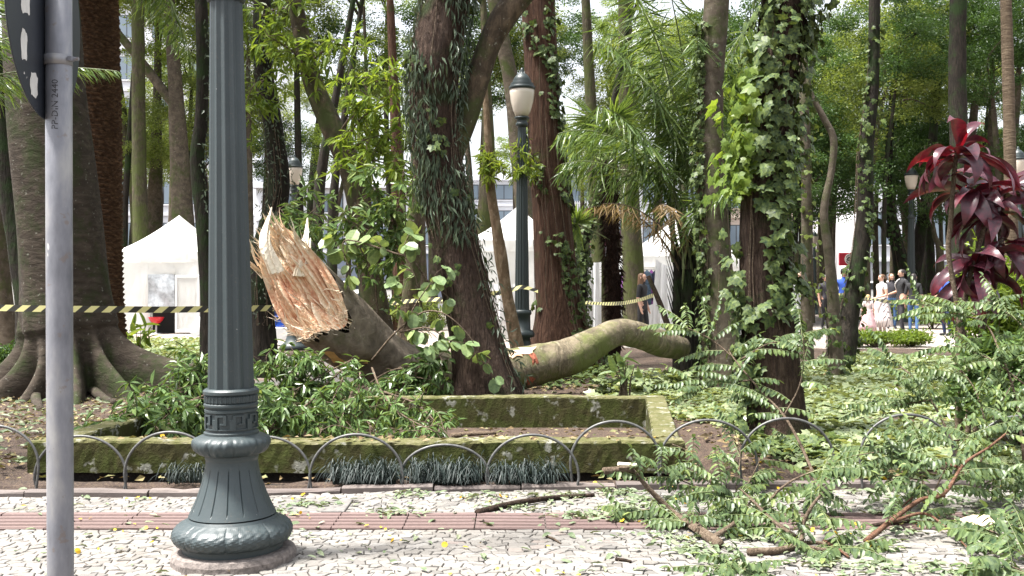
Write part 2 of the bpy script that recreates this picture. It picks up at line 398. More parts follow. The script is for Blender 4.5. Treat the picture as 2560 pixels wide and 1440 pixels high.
def paintmat(name, c, rough=.4, chip=(.34, .35, .33), chipamt=.73, dirt=(.06, .06, .055), bmp=.15):
    m, t, p, o = nmat(name); v = coords(t); f = noise(t, v, 16, 6, .7); g = noise(t, v, 3, 5, .6); h = noise(t, v, 70, 3, .6)
    cc = mixc(t, ramp(t, g, [(.35, (.0, .0, .0)), (.75, (.5, .5, .5))]), c, tuple(x * .62 for x in c))
    ao = t.nodes.new("ShaderNodeMath"); ao.operation = 'MULTIPLY'
    cc = mixc(t, ramp(t, f, [(chipamt, (0, 0, 0)), (chipamt + .02, (.8, .8, .8))]), cc, chip)
    cc = mixc(t, ramp(t, h, [(.60, (0, 0, 0)), (.68, (.6, .6, .6))]), cc, dirt)
    t.links.new(cc, p.inputs['Base Color'])
    t.links.new(ramp(t, g, [(.3, (rough,) * 3), (.8, (rough + .25,) * 3)]), p.inputs['Roughness'])
    bump(t, p, f, bmp, .01); return m
M['lamp'] = paintmat("blue grey enamel paint", (.034, .047, .050), .38, chipamt=.70)
M['lamp_far'] = plain("dark green lamp paint", (.022, .032, .033), .45)
def glassmat(name, c):
    m, t, p, o = nmat(name); p.inputs['Base Color'].default_value = (*c, 1); p.inputs['Roughness'].default_value = .25
    p.inputs['Subsurface Weight'].default_value = 0.0; return m
M['globe'] = glassmat("opal lamp glass", (.66, .58, .49))
def galv():
    m, t, p, o = nmat("weathered galvanised pipe"); v = coords(t, (6, 6, 2.0)); f = noise(t, v, 2.5, 6, .6); g = noise(t, coords(t), 30, 5, .6)
    c = ramp(t, f, [(.3, (.13, .135, .155)), (.5, (.23, .235, .26)), (.7, (.36, .355, .35))])
    c = mixc(t, ramp(t, g, [(.62, (0, 0, 0)), (.68, (.6, .6, .6))]), c, (.20, .155, .13))
    c = mixc(t, ramp(t, noise(t, coords(t, (20, 20, 7)), 1.5, 3), [(.70, (0, 0, 0)), (.73, (.8, .8, .8))]), c, (.68, .67, .64))
    t.links.new(c, p.inputs['Base Color']); p.inputs['Metallic'].default_value = .35; p.inputs['Roughness'].default_value = .5; bump(t, p, g, .15, .004); return m
M['galv'] = galv()
M['hoop'] = plain("grey iron hoop", (.09, .09, .088), .5, .3, vary=.4, scale=30)
def signmat():
    m, t, p, o = nmat("black sign back with peeled paint"); v = coords(t, (13, 13, 3.2)); f = noise(t, v, 1.4, 4, .55)
    c = mixc(t, ramp(t, f, [(.66, (0, 0, 0)), (.68, (1, 1, 1))]), (.018, .022, .030), (.72, .71, .68))
    t.links.new(c, p.inputs['Base Color']); p.inputs['Roughness'].default_value = .45; return m
M['sign'] = signmat()
M['ink'] = plain("stencil ink", (.05, .05, .055), .8)

def text_mesh(s, size):
    cu = bpy.data.curves.new("lettering", 'FONT'); cu.body = s; cu.size = size; cu.resolution_u = 2
    ob = bpy.data.objects.new("lettering", cu); col.objects.link(ob)
    bpy.context.view_layer.update()
    me = bpy.data.meshes.new_from_object(ob.evaluated_get(bpy.context.evaluated_depsgraph_get()))
    V = np.array([v.co[:] for v in me.vertices]); Fs = [tuple(p.vertices) for p in me.polygons]
    bpy.data.objects.remove(ob); bpy.data.curves.remove(cu); bpy.data.meshes.remove(me)
    return V, Fs
def text_wall(s, size, mat, parent, origin, ux=(1, 0, 0), uy=(0, 0, 1), name="lettering"):
    V, Fs = text_mesh(s, size); mb = MB()
    mb.polys(np.asarray(origin)[None] + V[:, :1] * np.array(ux) + V[:, 1:2] * np.array(uy), Fs)
    return mb.build(name, mat, parent)

# ------------------------------------------------------------------ ground, pavement, path
mb = MB(); mb.add([(-400, -60, -.03), (400, -60, -.03), (400, 700, -.03), (-400, 700, -.03)], [(0, 1, 2, 3)])
tag(mb.build("ground", M['soil']), None, kind="structure")
KERB = [(-9, 7.0), (-3.5, 7.0), (-2.0, 6.98), (-1.0, 7.12), (.8, 7.24), (3.2, 7.3), (9, 7.35)]
def kerb_y(x): return np.interp(x, [k[0] for k in KERB], [k[1] for k in KERB])
# lightly uneven soil between kerb and trees
nx, ny = 150, 110
gx = np.linspace(-13, 13, nx); gy = np.linspace(0, 1, ny)
XX, UU = np.meshgrid(gx, gy); Y0 = kerb_y(XX) + .02; YY = Y0 + (22 - Y0) * UU ** 1.3
ZZ = .006 + .028 * (np.sin(XX * 2.3 + YY * 1.7) * np.sin(YY * 2.9 - XX) + .6 * np.sin(XX * 5.1 + 1) * np.sin(YY * 4.3)) * np.clip((YY - Y0) / .5, 0, 1)
ZZ += RS.normal(size=ZZ.shape) * .006
inpl = (YY > 7.5) & (YY < 10.6) & (XX > -3.75) & (XX < 1.6); ZZ = np.where(inpl, -.055, ZZ)
ZZ = ZZ + np.clip((YY - 19) / 3, 0, 1) * -.02
mb = MB(); ii = np.arange(ny - 1)[:, None] * nx + np.arange(nx - 1)[None]
mb.add(np.stack([XX, YY, ZZ], -1).reshape(-1, 3), np.stack([ii, ii + 1, ii + nx + 1, ii + nx], -1).reshape(-1, 4))
tag(mb.build("garden_soil", M['soil'], smooth=True), None, kind="structure")
# soil between kerb and planter, the wall's shade painted in as near black
mb = MB(); xs = np.linspace(-3.6, 1.35, 40); v = []
for x in xs: v += [(x, kerb_y(x) + .07, -.01 + .008 * math.sin(9 * x)), (x, 7.40, -.03 + .01 * math.cos(7 * x)), (x, 7.72, -.04)]
q = []
for i in range(39):
    for j in (0, 1): q.append((3 * i + j, 3 * i + 3 + j, 3 * i + 4 + j, 3 * i + 1 + j))
mb.add(v, q); tag(mb.build("shade_soil_strip", M['soil_shade'], smooth=True), None, kind="structure")

mb = MB(); xs = np.linspace(-12, 12, 60); v = []
for x in xs: v += [(x, -4, -.012), (x, 4.6, -.012), (x, float(kerb_y(x)), -.012)]
q = [(3 * i + j, 3 * i + 3 + j, 3 * i + 4 + j, 3 * i + 1 + j) for i in range(59) for j in (0, 1)]
mb.add(v, q); pavement = tag(mb.build("pavement", M['joint']), None, kind="structure")
# limestone setts
LAMP = np.array([X(583, 5.42), 5.42]); SLAB = (X(690, 6.62), X(868, 6.62), 6.50, 6.86)
def sett_cells(y0, y1, fx, sx=.076, sy=.060, seed=1):
    rs = np.random.RandomState(seed); out = []
    nr = int(round((y1 - y0) / sy)); sy = (y1 - y0) / nr; x0, x1 = fx
    nc = int((x1 - x0) / sx)
    jit = {}
    def pt(i, r):           # i counts half cells, r row line
        k = (i, r)
        if k not in jit:
            jy = 0 if r in (0, nr) else rs.uniform(-.30, .30) * sy
            jit[k] = (x0 + i * sx / 2 + rs.uniform(-.30, .30) * sx, y0 + r * sy + jy)
        return jit[k]
    for r in range(nr):
        for c in range(nc):
            i = 2 * c + (r % 2)
            out.append(np.array([pt(i, r), pt(i + 1, r), pt(i + 2, r), pt(i + 2, r + 1), pt(i + 1, r + 1), pt(i, r + 1)]))
    return out
cells = sett_cells(4.3, 6.035, (-4.6, 4.6), seed=1) + sett_cells(6.455, 7.18, (-4.6, 4.6), seed=2)
rs = np.random.RandomState(5); setts = []
for c in cells:
    cc = c.mean(0)
    if np.linalg.norm(cc - LAMP) < .31: continue
    if cc[1] > kerb_y(cc[0]) - .035: continue
    if SLAB[0] - .02 < cc[0] < SLAB[1] + .02 and SLAB[2] - .01 < cc[1] < SLAB[3] + .02: continue
    setts.append(c)
def sett(mbx, c, rs, org=(0, 0, 0)):
    cc = c.mean(0); g = rs.uniform(.002, .005); r = np.linalg.norm(c - cc, axis=1, keepdims=True)
    base = cc + (c - cc) * (1 - g / np.maximum(r, .01)); top = cc + (c - cc) * (1 - (g + .005) / np.maximum(r, .01))
    h = rs.uniform(-.0015, .0045); tl = rs.normal(size=2) * .035
    zt = h + (top - cc) @ tl
    o = np.asarray(org, float)
    V = np.vstack([np.c_[base, np.full(6, -.02)], np.c_[base, zt - .004], np.c_[top, zt]]) - o
    Q = [(i, (i + 1) % 6, 6 + (i + 1) % 6, 6 + i) for i in range(6)] + [(6 + i, 6 + (i + 1) % 6, 12 + (i + 1) % 6, 12 + i) for i in range(6)]
    mbx.polys(V, Q + [tuple(range(12, 18))], rs.rand())
vis = [i for i, c in enumerate(setts) if abs(c.mean(0)[0]) < .492 * c.mean(0)[1] + .04 and c.mean(0)[1] > 5.02]
vis.sort(key=lambda i: setts[i].mean(0)[1]); solo = set(vis[:300])
mb = MB()
for i, c in enumerate(setts):
    if i in solo:
        m1 = MB(); cc = c.mean(0); sett(m1, c, rs, (cc[0], cc[1], 0))
        o = m1.build("sett", M['stone'], pavement); o.location = (cc[0], cc[1], 0)
    else: sett(mb, c, rs)
stuff(mb.build("paving_setts", M['stone'], pavement))
# red tactile tiles
def tile_mesh(w, seed):
    mb = MB(); rs = np.random.RandomState(seed); a = rs.rand()
    prof = [(-.207, -.02), (-.207, .008), (-.19, .008), (-.188, -.002)]
    for k in range(5):
        c = -.164 + k * .082
        prof += [(c - .022, -.002), (c - .017, .0095), (c + .017, .0095), (c + .022, -.002)]
    prof += [(.188, -.002), (.19, .008), (.207, .008), (.207, -.02)]
    e = w / 2 - .004; V = [(-e, y, z) for y, z in prof] + [(e, y, z) for y, z in prof]; n = len(prof)
    mb.polys(V, [(i, i + n, i + n + 1, i + 1) for i in range(n - 1)] + [tuple(range(n)), tuple(range(2 * n - 1, n - 1, -1))], a)
    return mb.mesh("tactile_tile", M['tile'])
tms = [tile_mesh(.417, s) for s in range(4)]
for k in range(-8, 10):
    x = -1.053 + .417 * (k + .5)
    o = link("tactile_tile", tms[k % 4], pavement); o.location = (x, 6.245, RS.uniform(-.001, .002)); o.rotation_euler = (RS.normal() * .004, RS.normal() * .004, RS.normal() * .004)
# cover slab
mb = MB(); box(mb, SLAB[0], SLAB[1], SLAB[2], SLAB[3], -.02, .006, .004); mb.build("cover_slab", M['slab'], pavement)
# kerb stones
kerb = bpy.data.objects.new("kerb", None); col.objects.link(kerb)
kerb["kind"] = "structure"
x = -5.2; i = 0
while x < 5.4:
    w = RS.uniform(.45, .85); m1 = MB()
    n = 6; xs = np.linspace(x + .006, x + w - .006, n); V = []
    hz = .028 + RS.uniform(-.008, .012)
    for q in xs:
        y = float(kerb_y(q)); j = RS.normal(size=3) * .004
        V += [(q, y + j[0], -.05), (q, y + j[0], hz - .012), (q, y + .014, hz + j[1]), (q, y + .075, hz + j[1]), (q, y + .085, -.05)]
    Fs = []
    for s in range(n - 1):
        for j in range(4): Fs.append((5 * s + j, 5 * s + 5 + j, 5 * s + 6 + j, 5 * s + 1 + j))
    Fs += [(0, 1, 2, 3, 4), tuple(5 * (n - 1) + j for j in (4, 3, 2, 1, 0))]
    m1.polys(V, Fs, RS.rand()); m1.build("kerb_stone", M['kerbstone'], kerb)
    x += w; i += 1
# paved path behind the planter, plaza and street further back
def sheet(name, pts, z, mat):
    mb = MB(); mb.polys([(x, y, z) for x, y in pts], [tuple(range(len(pts)))]); return tag(mb.build(name, mat), None, kind="structure")
sheet("path", [(-12, 14.2), (-6.2, 14.0), (-3.4, 13.6), (-1.6, 14.6), (-.4, 16.4), (.6, 19.0), (.6, 22.3), (-2.0, 21.5), (-3.6, 19.4), (-5, 18.2), (-12, 18.6)], .055, M['path'])
sheet("plaza", [(-60, 22), (60, 22), (60, 52), (-60, 52)], -.004, M['path'])
M['asphalt'] = plain("asphalt", (.06, .06, .062), .9, vary=.25, scale=3)
sheet("street", [(-90, 52), (90, 52), (90, 64), (-90, 64)], -.002, M['asphalt'])

# ------------------------------------------------------------------ concrete planter
pl = thing("planter", "low moss covered concrete planter box behind the iron hoop edging", "planter", (-1.1, 7.6, 0))
def wall_mesh(c0, c1, thick, z0, z1, seed):
    rs = np.random.RandomState(seed); c0 = np.array(c0, float); c1 = np.array(c1, float)
    L = np.linalg.norm(c1 - c0); t = (c1 - c0) / L; nn = np.array([-t[1], t[0]]); k = max(8, int(L / .045))
    prof = [(0, z0), (0, z0 + (z1 - z0) * .35), (0, z0 + (z1 - z0) * .7), (0, z1 - .015), (.012, z1), (thick * .35, z1), (thick * .7, z1), (thick - .012, z1), (thick, z1 - .015), (thick, z0 + (z1 - z0) * .5), (thick, z0)]
    m = len(prof); V = []
    for i in range(k + 1):
        s = L * i / k; p = c0 + t * s
        for j, (u, z) in enumerate(prof):
            w = math.sin(s * 1.7 + seed) * .006 + math.sin(s * 4.1) * .003
            q = p + nn * (u + rs.normal() * .0022 + w * .5)
            V.append((q[0] + 1.1, q[1] - 7.6, z + rs.normal() * .0025 + (w if z > z1 - .05 else 0)))
    Fs = [(i * m + j, i * m + j + 1, (i + 1) * m + j + 1, (i + 1) * m + j) for i in range(k) for j in range(m - 1)]
    Fs += [tuple(range(m))[::-1], tuple(k * m + j for j in range(m))]
    mb = MB(); mb.polys(V, Fs); return mb.mesh("wall", M['mossconc'], smooth=False)
FZ = .272
link("wall", wall_mesh((-3.53, 7.57), (1.26, 7.57), .22, .045, FZ, 1), pl)
link("wall", wall_mesh((-3.22, 10.42), (1.54, 10.42), .2, -.1, FZ + .002, 2), pl)
link("wall", wall_mesh((1.26, 7.795), (1.54, 10.415), .2, -.1, FZ - .004, 3), pl)
link("wall", wall_mesh((-3.30, 7.795), (-3.02, 10.415), .22, -.1, FZ - .003, 4), pl)
mb = MB(); box(mb, -3.5 + 1.1, 1.2 + 1.1, 7.64 - 7.6, 7.75 - 7.6, -.06, .05); 
shade_footing = mb.build("shade_footing", M['soil_shade'], pl)  # recessed foot coloured near black, painting the shade under the wall
mb = MB(); n = 30
xs = np.linspace(-3.25, 1.3, n); ys = np.linspace(7.8, 10.4, n); A, B = np.meshgrid(xs, ys)
A = A + (B - 7.8) * .1
mb.add(np.stack([A + 1.1, B - 7.6, -.045 + RS.normal(size=A.shape) * .004], -1).reshape(-1, 3),
       np.stack([(ii2 := np.arange(n - 1)[:, None] * n + np.arange(n - 1)[None]), ii2 + 1, ii2 + n + 1, ii2 + n], -1).reshape(-1, 4))
M['planter_floor'] = plain("gritty planter floor", (.12, .105, .09), .95, vary=.5, scale=14, bmp=.6)
mb.build("planter_floor", M['planter_floor'], pl, smooth=True)

# ------------------------------------------------------------------ iron hoops
hoops = [(-125, 96, 1064, 1232, "cut by the left picture edge"), (86, 316, 1090, 1230, "just right of the galvanised sign pole"),
         (311, 540, 1080, 1228, "directly left of the green lamp post base"), (556, 776, 1092, 1228, "partly hidden behind the green lamp post base"),
         (774, 1008, 1086, 1226, "first one fully clear right of the lamp post"), (1002, 1222, 1112, 1224, "lowest one, between two tufts of mondo grass"),
         (1216, 1447, 1087, 1222, "over the tuft of mondo grass furthest right"), (1426, 1652, 1053, 1222, "in front of the planter's right corner"),
         (1646, 1893, 1050, 1220, "just right of the planter's right corner"), (1850, 2086, 1046, 1218, "at the foot of the ivy covered trunk"),
         (2150, 2386, 1036, 1216, "standing free in the ivy bed right of the trunk"), (2430, 2670, 1040, 1214, "at the right picture edge among fallen leaves")]
for k, (xl, xr, yt, yb, lab) in enumerate(hoops):
    d = 7.16 + .012 * k + (.05 if k % 2 else 0); ztop = Z(yt, d); w = (xr - xl) / F * d; cx = X((xl + xr) / 2, d)
    o = thing("iron_hoop", "grey iron edging hoop " + lab, "hoop", (cx, d, 0), group="iron hoops edging the garden bed")
    lz = max(.08, ztop - w * .46); pts = [(-w / 2 + .02, 0, -.03), (-w / 2 + .006, 0, lz * .5), (-w / 2, 0, lz)]
    for t in np.linspace(0, math.pi, 13)[1:-1]: pts.append((-w / 2 * math.cos(t), .004 * math.sin(3 * t), lz + (ztop - lz) * math.sin(t)))
    pts += [(w / 2, 0, lz), (w / 2 - .006, 0, lz * .5), (w / 2 - .02, 0, -.03)]
    mb = MB(); tube(mb, catmull(pts, 4), .0095, 8); mb.build("arch_tube", M['hoop'], o, True)

# ------------------------------------------------------------------ near lamp post
def greek_band(mb, r, z0, z1, nrep, depth=.010):
    h = z1 - z0; wu = 2 * math.pi / nrep
    # strokes of one meander in unit cell (u 0..1, v 0..1): rectangles
    t = .13
    rects = [(0, 1, 0, t * .8), (.0, .16, 0, 1), (.0, .66, .86, 1), (.50, .66, .34, 1), (.30, .66, .34, .48), (.83, 1.0, .0, .72)]
    for k in range(nrep):
        for (u0, u1, v0, v1) in rects:
            n = 4; V = []
            for u in np.linspace(u0, u1, n):
                th = (k + u) * wu
                for rr, v in ((r - .002, v0), (r + depth, v0 + .02), (r + depth, v1 - .02), (r - .002, v1)):
                    V.append((rr * math.cos(th), rr * math.sin(th), z0 + v * h))
            Fs = [(4 * i + j, 4 * i + 4 + j, 4 * i + 5 + j, 4 * i + 1 + j) for i in range(n - 1) for j in range(3)]
            Fs += [(0, 1, 2, 3), (4 * n - 1, 4 * n - 2, 4 * n - 3, 4 * n - 4)]
            mb.polys(V, Fs)
def flute(nf, depth, pw=2.2):
    def fn(th, z):
        u = (th * nf / (2 * math.pi)) % 1.0
        return 1 - depth * np.clip(1 - np.abs((u - .5) * pw), 0, 1) ** .7 * np.ones_like(z)
    return fn
def leaf_relief(n, amp):
    def fn(th, z): return 1 + amp * (np.abs(np.sin(th * n / 2)) ** .35 - .6) + amp * .55 * np.abs(np.sin(th * n * 1.5 + .5)) ** .5 * np.cos(z * 40) + amp * .22 * np.sin(th * 37 + 2 * np.sin(z * 90)) * np.sin(z * 150 + th * 5)
    return fn
def lantern(root, z, s, mp, mg):
    mb = MB(); lathe(mb, np.array([(.07, 0), (.085, .02), (.085, .05), (.07, .06), (.075, .10), (.10, .11), (.10, .13), (.08, .14)]) * s + np.array([0, z]), 20); mb.build("lantern_holder", mp, root, True)
    mb = MB(); lathe(mb, np.array([(.085, .14), (.12, .22), (.15, .33), (.165, .45), (.168, .50), (.15, .505)]) * s + np.array([0, z]), 24); mb.build("globe", mg, root, True)
    mb = MB(); lathe(mb, np.array([(.175, .50), (.178, .54), (.15, .56), (.16, .575), (.12, .61), (.125, .625), (.09, .68), (.06, .71), (.02, .73), (.03, .76), (.012, .79), (0, .80)]) * s + np.array([0, z]), 24); mb.build("lantern_cap", mp, root, True)
lp = thing("lamp_post", "fluted blue grey cast iron lamp post standing large in front on a round concrete base", "lamp post", (LAMP[0], LAMP[1], 0))
lp.rotation_euler = (0, math.radians(-.72), math.radians(8))
mb = MB(); lathe(mb, [(.318, -.03), (.318, .028), (.308, .052), (.29, .058), (0.02, .058)], 48, disp=lambda th, z: 1 + .012 * np.sin(th * 5 + 1) + .008 * np.sin(th * 13)); mb.build("concrete_base", M['base_conc'], lp)
mb = MB(); lathe(mb, [(.255, .058), (.255, .088), (.275, .092), (.288, .102), (.294, .110), (.297, .118), (.299, .126), (.300, .134), (.300, .142), (.299, .15), (.297, .158), (.293, .167), (.288, .175), (.280, .184), (.268, .193), (.250, .203), (.232, .214), (.222, .228)], 200, disp=lambda th, z: np.where((z > .1) & (z < .21), leaf_relief(8, .038)(th, z), 1.0)); mb.build("base_ring", M['lamp'], lp, False)
mb = MB(); zz = np.linspace(.235, .515, 18); rr = .132 + (.222 - .132) * ((.515 - zz) / .28) ** 1.55
pr = [(r, z) for r, z in zip(rr, zz)]
def bellf(th, z):
    u = (th * 16 / (2 * math.pi)) % 1.0; m = ((z > .262) & (z < .47))
    return 1 - .030 * m * (np.abs(u - .5) > .455) 
lathe(mb, pr + [(.136, .53), (.136, .545)], 256, disp=bellf); mb.build("bell_foot", M['lamp'], lp, False)
mb = MB(); lathe(mb, [(.132, .545), (.155, .549), (.172, .556), (.183, .565), (.190, .578), (.193, .590), (.193, .605), (.189, .618), (.182, .630), (.168, .642), (.140, .652)], 180, disp=lambda th, z: np.where((z > .555) & (z < .64), leaf_relief(9, .07)(th, z), 1.0)); mb.build("torus_ring", M['lamp'], lp, True)
mb = MB(); lathe(mb, [(.140, .652), (.140, .664), (.132, .668), (.127, .675), (.127, .765), (.135, .770), (.135, .782), (.129, .786)], 64); greek_band(mb, .127, .680, .760, 9, .009); mb.build("key_band", M['lamp'], lp)
mb = MB()
lathe(mb, [(.129, .786), (.131, .79), (.139, .80), (.139, .81), (.131, .815)], 64)
lathe(mb, [(.131, .815), (.137, .822), (.137, .850), (.131, .857)], 180, disp=lambda th, z: 1 - .035 * (np.cos(th * 36) > .3))
lathe(mb, [(.131, .857), (.142, .863), (.142, .878), (.136, .884), (.128, .889)], 64); mb.build("flute_collar", M['lamp'], lp)
mb = MB(); zz = np.linspace(.889, 2.90, 26)
pr = [(.1185 + (.083 - .1185) * ((z - .889) / (2.90 - .889)) ** .9, z) for z in zz]
lathe(mb, [(.12, .880)] + pr, 168, disp=flute(12, .115, 2.3)); mb.build("fluted_shaft", M['lamp'], lp, False)
mb = MB(); lathe(mb, [(.083, 2.895), (.096, 2.90), (.100, 2.915), (.092, 2.93), (.098, 2.95), (.085, 2.97), (.070, 3.0), (.062, 3.9)], 40); mb.build("capital", M['lamp'], lp, True)
lantern(lp, 3.9, 1.15, M['lamp'], M['globe'])

# ------------------------------------------------------------------ sign pole
SD = 2.49
sp = thing("sign_pole", "weathered galvanised pipe close in front carrying a round sign seen from behind", "sign pole", (X(150, SD), SD, 0))
mb = MB(); tube(mb, [(0.0, 0, -.05), (.001, 0, .8), (-.002, 0, 1.6), (-.005, 0, 3.0)], .0302, 32, b=0); mb.build("pipe", M['galv'], sp, True)
V, Fs = text_mesh("PP-DIN 2440", .022)
V = V[:, :2]; hgt = V[:, 0]; wdt = V[:, 1] - .008
th = -math.pi / 2 + (-wdt) / .0306 - .0
mb = MB(); mb.polys(np.stack([.0307 * np.cos(th) + .000, .0307 * np.sin(th), Z(328, SD) + hgt], -1), Fs); mb.build("stencil_text", M['ink'], sp)
cz = Z(30, SD); ang = math.radians(95.8)
mb = MB(); lathe(mb, [(.0, -.0015), (.258, -.0015), (.2595, 0), (.258, .0015), (0, .0015)], 72)
sd = mb.build("sign_plate", M['sign'], sp, False)
sd.rotation_euler = (math.radians(90), 0, ang); sd.location = (-.034, 0, cz)
M['white_peel'] = plain("peeled white patch", (.66, .65, .62), .6, vary=.15)
for (u, v, a_, b_) in ((-.148, -.112, .019, .034), (-.085, -.19, .024, .028), (-.140, .01, .03, .05), (.165, -.14, .02, .028)):
    mb = MB(); n = 26; V = [(u + a_ * np.sign(math.cos(t)) * abs(math.cos(t)) ** .45 * (1 + .12 * math.sin(5 * t + u * 90)), v + b_ * np.sign(math.sin(t)) * abs(math.sin(t)) ** .7 * (1 + .10 * math.cos(7 * t + v * 50)), .0022) for t in np.linspace(0.1, 2 * math.pi + .1, n, endpoint=False)]
    mb.polys(V, [tuple(range(n))]); q = mb.build("peeled_patch", M['white_peel'], sp); q.rotation_euler = sd.rotation_euler; q.location = sd.location
    mb = MB(); V2 = [(x, y, -.0022) for x, y, z in V]; mb.polys(V2, [tuple(range(n))[::-1]]); q = mb.build("peeled_patch", M['white_peel'], sp); q.rotation_euler = sd.rotation_euler; q.location = sd.location
mb = MB(); lathe(mb, [(.0325, -.012), (.0325, .012)], 24); br = mb.build("clamp_band", M['galv'], sp, True); br.location = (-.004, 0, Z(152, SD))
mb = MB(); tube(mb, [(.0, 0, 0), (.052, 0, 0)], .0045, 8); lathe(mb, [(.009, -.005), (.009, .005)], 6, c=(.033, 0, 0)); bt = mb.build("clamp_bolt", M['galv'], sp, False); bt.location = (-.002, -.012, Z(150, SD))

# ------------------------------------------------------------------ crowns and trunks
def crown_mesh(seed, R, ncl, nper, ls, mat, flat=.75, T=T_RH, wr=.45):
    rs = np.random.RandomState(seed); mb = MB()
    # boughs leading to the clumps
    cen = []
    while len(cen) < ncl:
        p = rs.uniform(-1, 1, 3); q = np.linalg.norm(p)
        if .28 < q < 1: cen.append(p * np.array([R, R, R * flat]))
    cen = np.array(cen)
    for c in cen:
        n = int(nper * rs.uniform(.6, 1.4)); r = R * rs.uniform(.16, .30)
        off = rdir(n, 0, rs) * (rs.rand(n, 1) ** .45) * np.array([r, r, r * .55])
        d = rdir(n, -.15, rs); d[:, 2] *= .7
        a = np.clip(rs.uniform(.15, .75) + rs.normal(size=n) * .16, 0, 1)
        leaves(mb, T, c + off, d, rdir(n, .9, rs), ls * rs.uniform(.65, 1.35, n), ls * wr * rs.uniform(.7, 1.3, n), a)
    return mb.mesh("crown", mat), cen
CROWNS = {}
for k, (nm, sd, R, ncl, nper, ls, mt) in enumerate([
        ("a", 11, 3.0, 70, 190, .135, 'leaf_bg'), ("b", 12, 3.0, 60, 210, .125, 'leaf_bg'), ("c", 13, 3.0, 75, 170, .14, 'leaf_dark'),
        ("d", 14, 2.6, 55, 190, .115, 'leaf_bright'), ("e", 15, 2.8, 60, 180, .13, 'leaf_dark'), ("f", 16, 3.2, 66, 190, .14, 'leaf_bg'),
        ("t", 17, 3.2, 30, 34, .14, 'leaf_bg'), ("u", 18, 3.0, 26, 34, .14, 'leaf_dark')]):
    CROWNS[nm] = crown_mesh(sd, R, ncl, nper, ls, M[mt])
def wob(seed, amp=.05, kk=(2, 3, 5, 7)):
    rs = np.random.RandomState(seed); ph = rs.uniform(0, 6.28, (len(kk), 2)); fr = rs.uniform(1.0, 4.5, len(kk))
    def fn(th, s):
        v = 1.0
        for i, k in enumerate(kk): v = v + amp / (1 + i * .4) * np.sin(k * th + ph[i, 0] + fr[i] * .6 * np.sin(s * fr[i] * .5 + ph[i, 1])) * np.cos(s * fr[i] * .4 + ph[i, 1])
        return v
    return fn
def fissure(seed, amp=.05, n=11):
    w = wob(seed, amp * .8); rs = np.random.RandomState(seed + 50); ph = rs.uniform(0, 6.28, 3)
    def fn(th, s):
        u = np.sin(n * th + 1.5 * np.sin(s * 1.3 + ph[0]) + 1.2 * np.sin(s * 3.1 + th * 2 + ph[1]))
        v = np.sin((n * 2 + 3) * th + 2.0 * np.sin(s * 2.3 + ph[2]))
        return w(th, s) + amp * (np.abs(u) ** .5 - .6) + amp * .4 * v
    return fn
def trunk_path(pts, d, ztop, flare=1.35, zb=-.12):
    """pts top to bottom: (px, py, width px)."""
    P = []
    for q in pts:
        px, py, w = q[:3]; dd = q[3] if len(q) > 3 else d
        p = W(px, py, dd); P.append((*p, w / F * dd / 2))
    P = P[::-1]                                     # bottom to top
    b = np.array(P[0])
    if b[2] > .25:
        sl = (np.array(P[1]) - b)[:2] / max(.3, P[1][2] - b[2]); sl = np.clip(sl, -.15, .15)
        P.insert(0, (b[0] - sl[0] * (b[2] + .1), b[1], .12, b[3] * (1 + .35 * (flare - 1) * 2)))
    P.insert(0, (P[0][0], P[0][1], zb, P[0][3] * (flare if b[2] <= .25 else 1.12)))
    t = np.array(P[-1]); pv = np.array(P[-2])
    if ztop > t[2] + .3:
        sl = (t - pv)[:2] / max(.3, t[2] - pv[2]); sl = np.clip(sl, -.18, .18); hz = ztop - t[2]
        for f in (.35, .7, 1.0): P.append((t[0] + sl[0] * hz * f, t[1] + sl[1] * hz * f, t[2] + hz * f, t[3] * (1 - .45 * f)))
    return np.array(P)
TREES = {}
def tree(name, label, pts, d, mat, ztop=9.0, crown=None, csc=1.0, sides=20, dispf=None, seed=0, flare=1.35, res=7, limbs=4, cat="tree", group=None, coff=(0, 0, 0)):
    P = catmull(trunk_path(pts, d, ztop, flare), res)
    base = np.array([P[0, 0], P[0, 1], 0.0])
    root = thing(name, label, cat, base, group=group)
    mb = MB(); tube(mb, P[:, :3] - base, P[:, 3], sides, dispf or wob(seed, .05))
    rs = np.random.RandomState(seed + 900); top = P[-1, :3] - base; rt = P[-1, 3]
    if crown:
        me, cen = CROWNS[crown]
        cc = top + np.array([0, 0, 1.4 * csc]) + np.array(coff)
        rot = rs.uniform(0, 6.28); cr, sr = math.cos(rot), math.sin(rot)
        for i in range(limbs):
            c = cen[rs.randint(len(cen))] * csc; c = np.array([c[0] * cr - c[1] * sr, c[0] * sr + c[1] * cr, c[2]]) + cc
            st = P[int(len(P) * rs.uniform(.86, .99)) , :3] - base if i else top
            mid = (st + c) / 2 + np.array([0, 0, .3]) + rs.normal(size=3) * .25
            tube(mb, catmull([st, mid, c], 5), np.linspace(rt * .75, .02, 11), 7)
    o = mb.build("trunk", mat, root, True)
    if crown:
        c = link("crown", me, root); c.location = cc; c.scale = (csc, csc, csc); c.rotation_euler = (0, 0, rot)
    TREES[label] = (root, P, base)
    return root, P, base
def limb(root, base, pts, d, mat, name="limb", sides=12, seed=3):
    P = np.array([(*(W(q[0], q[1], q[3] if len(q) > 3 else d) - base), q[2] / F * d / 2) for q in pts])
    P = catmull(P, 6); mb = MB(); tube(mb, P[:, :3], P[:, 3], sides, wob(seed, .06)); return mb.build(name, mat, root, True), P
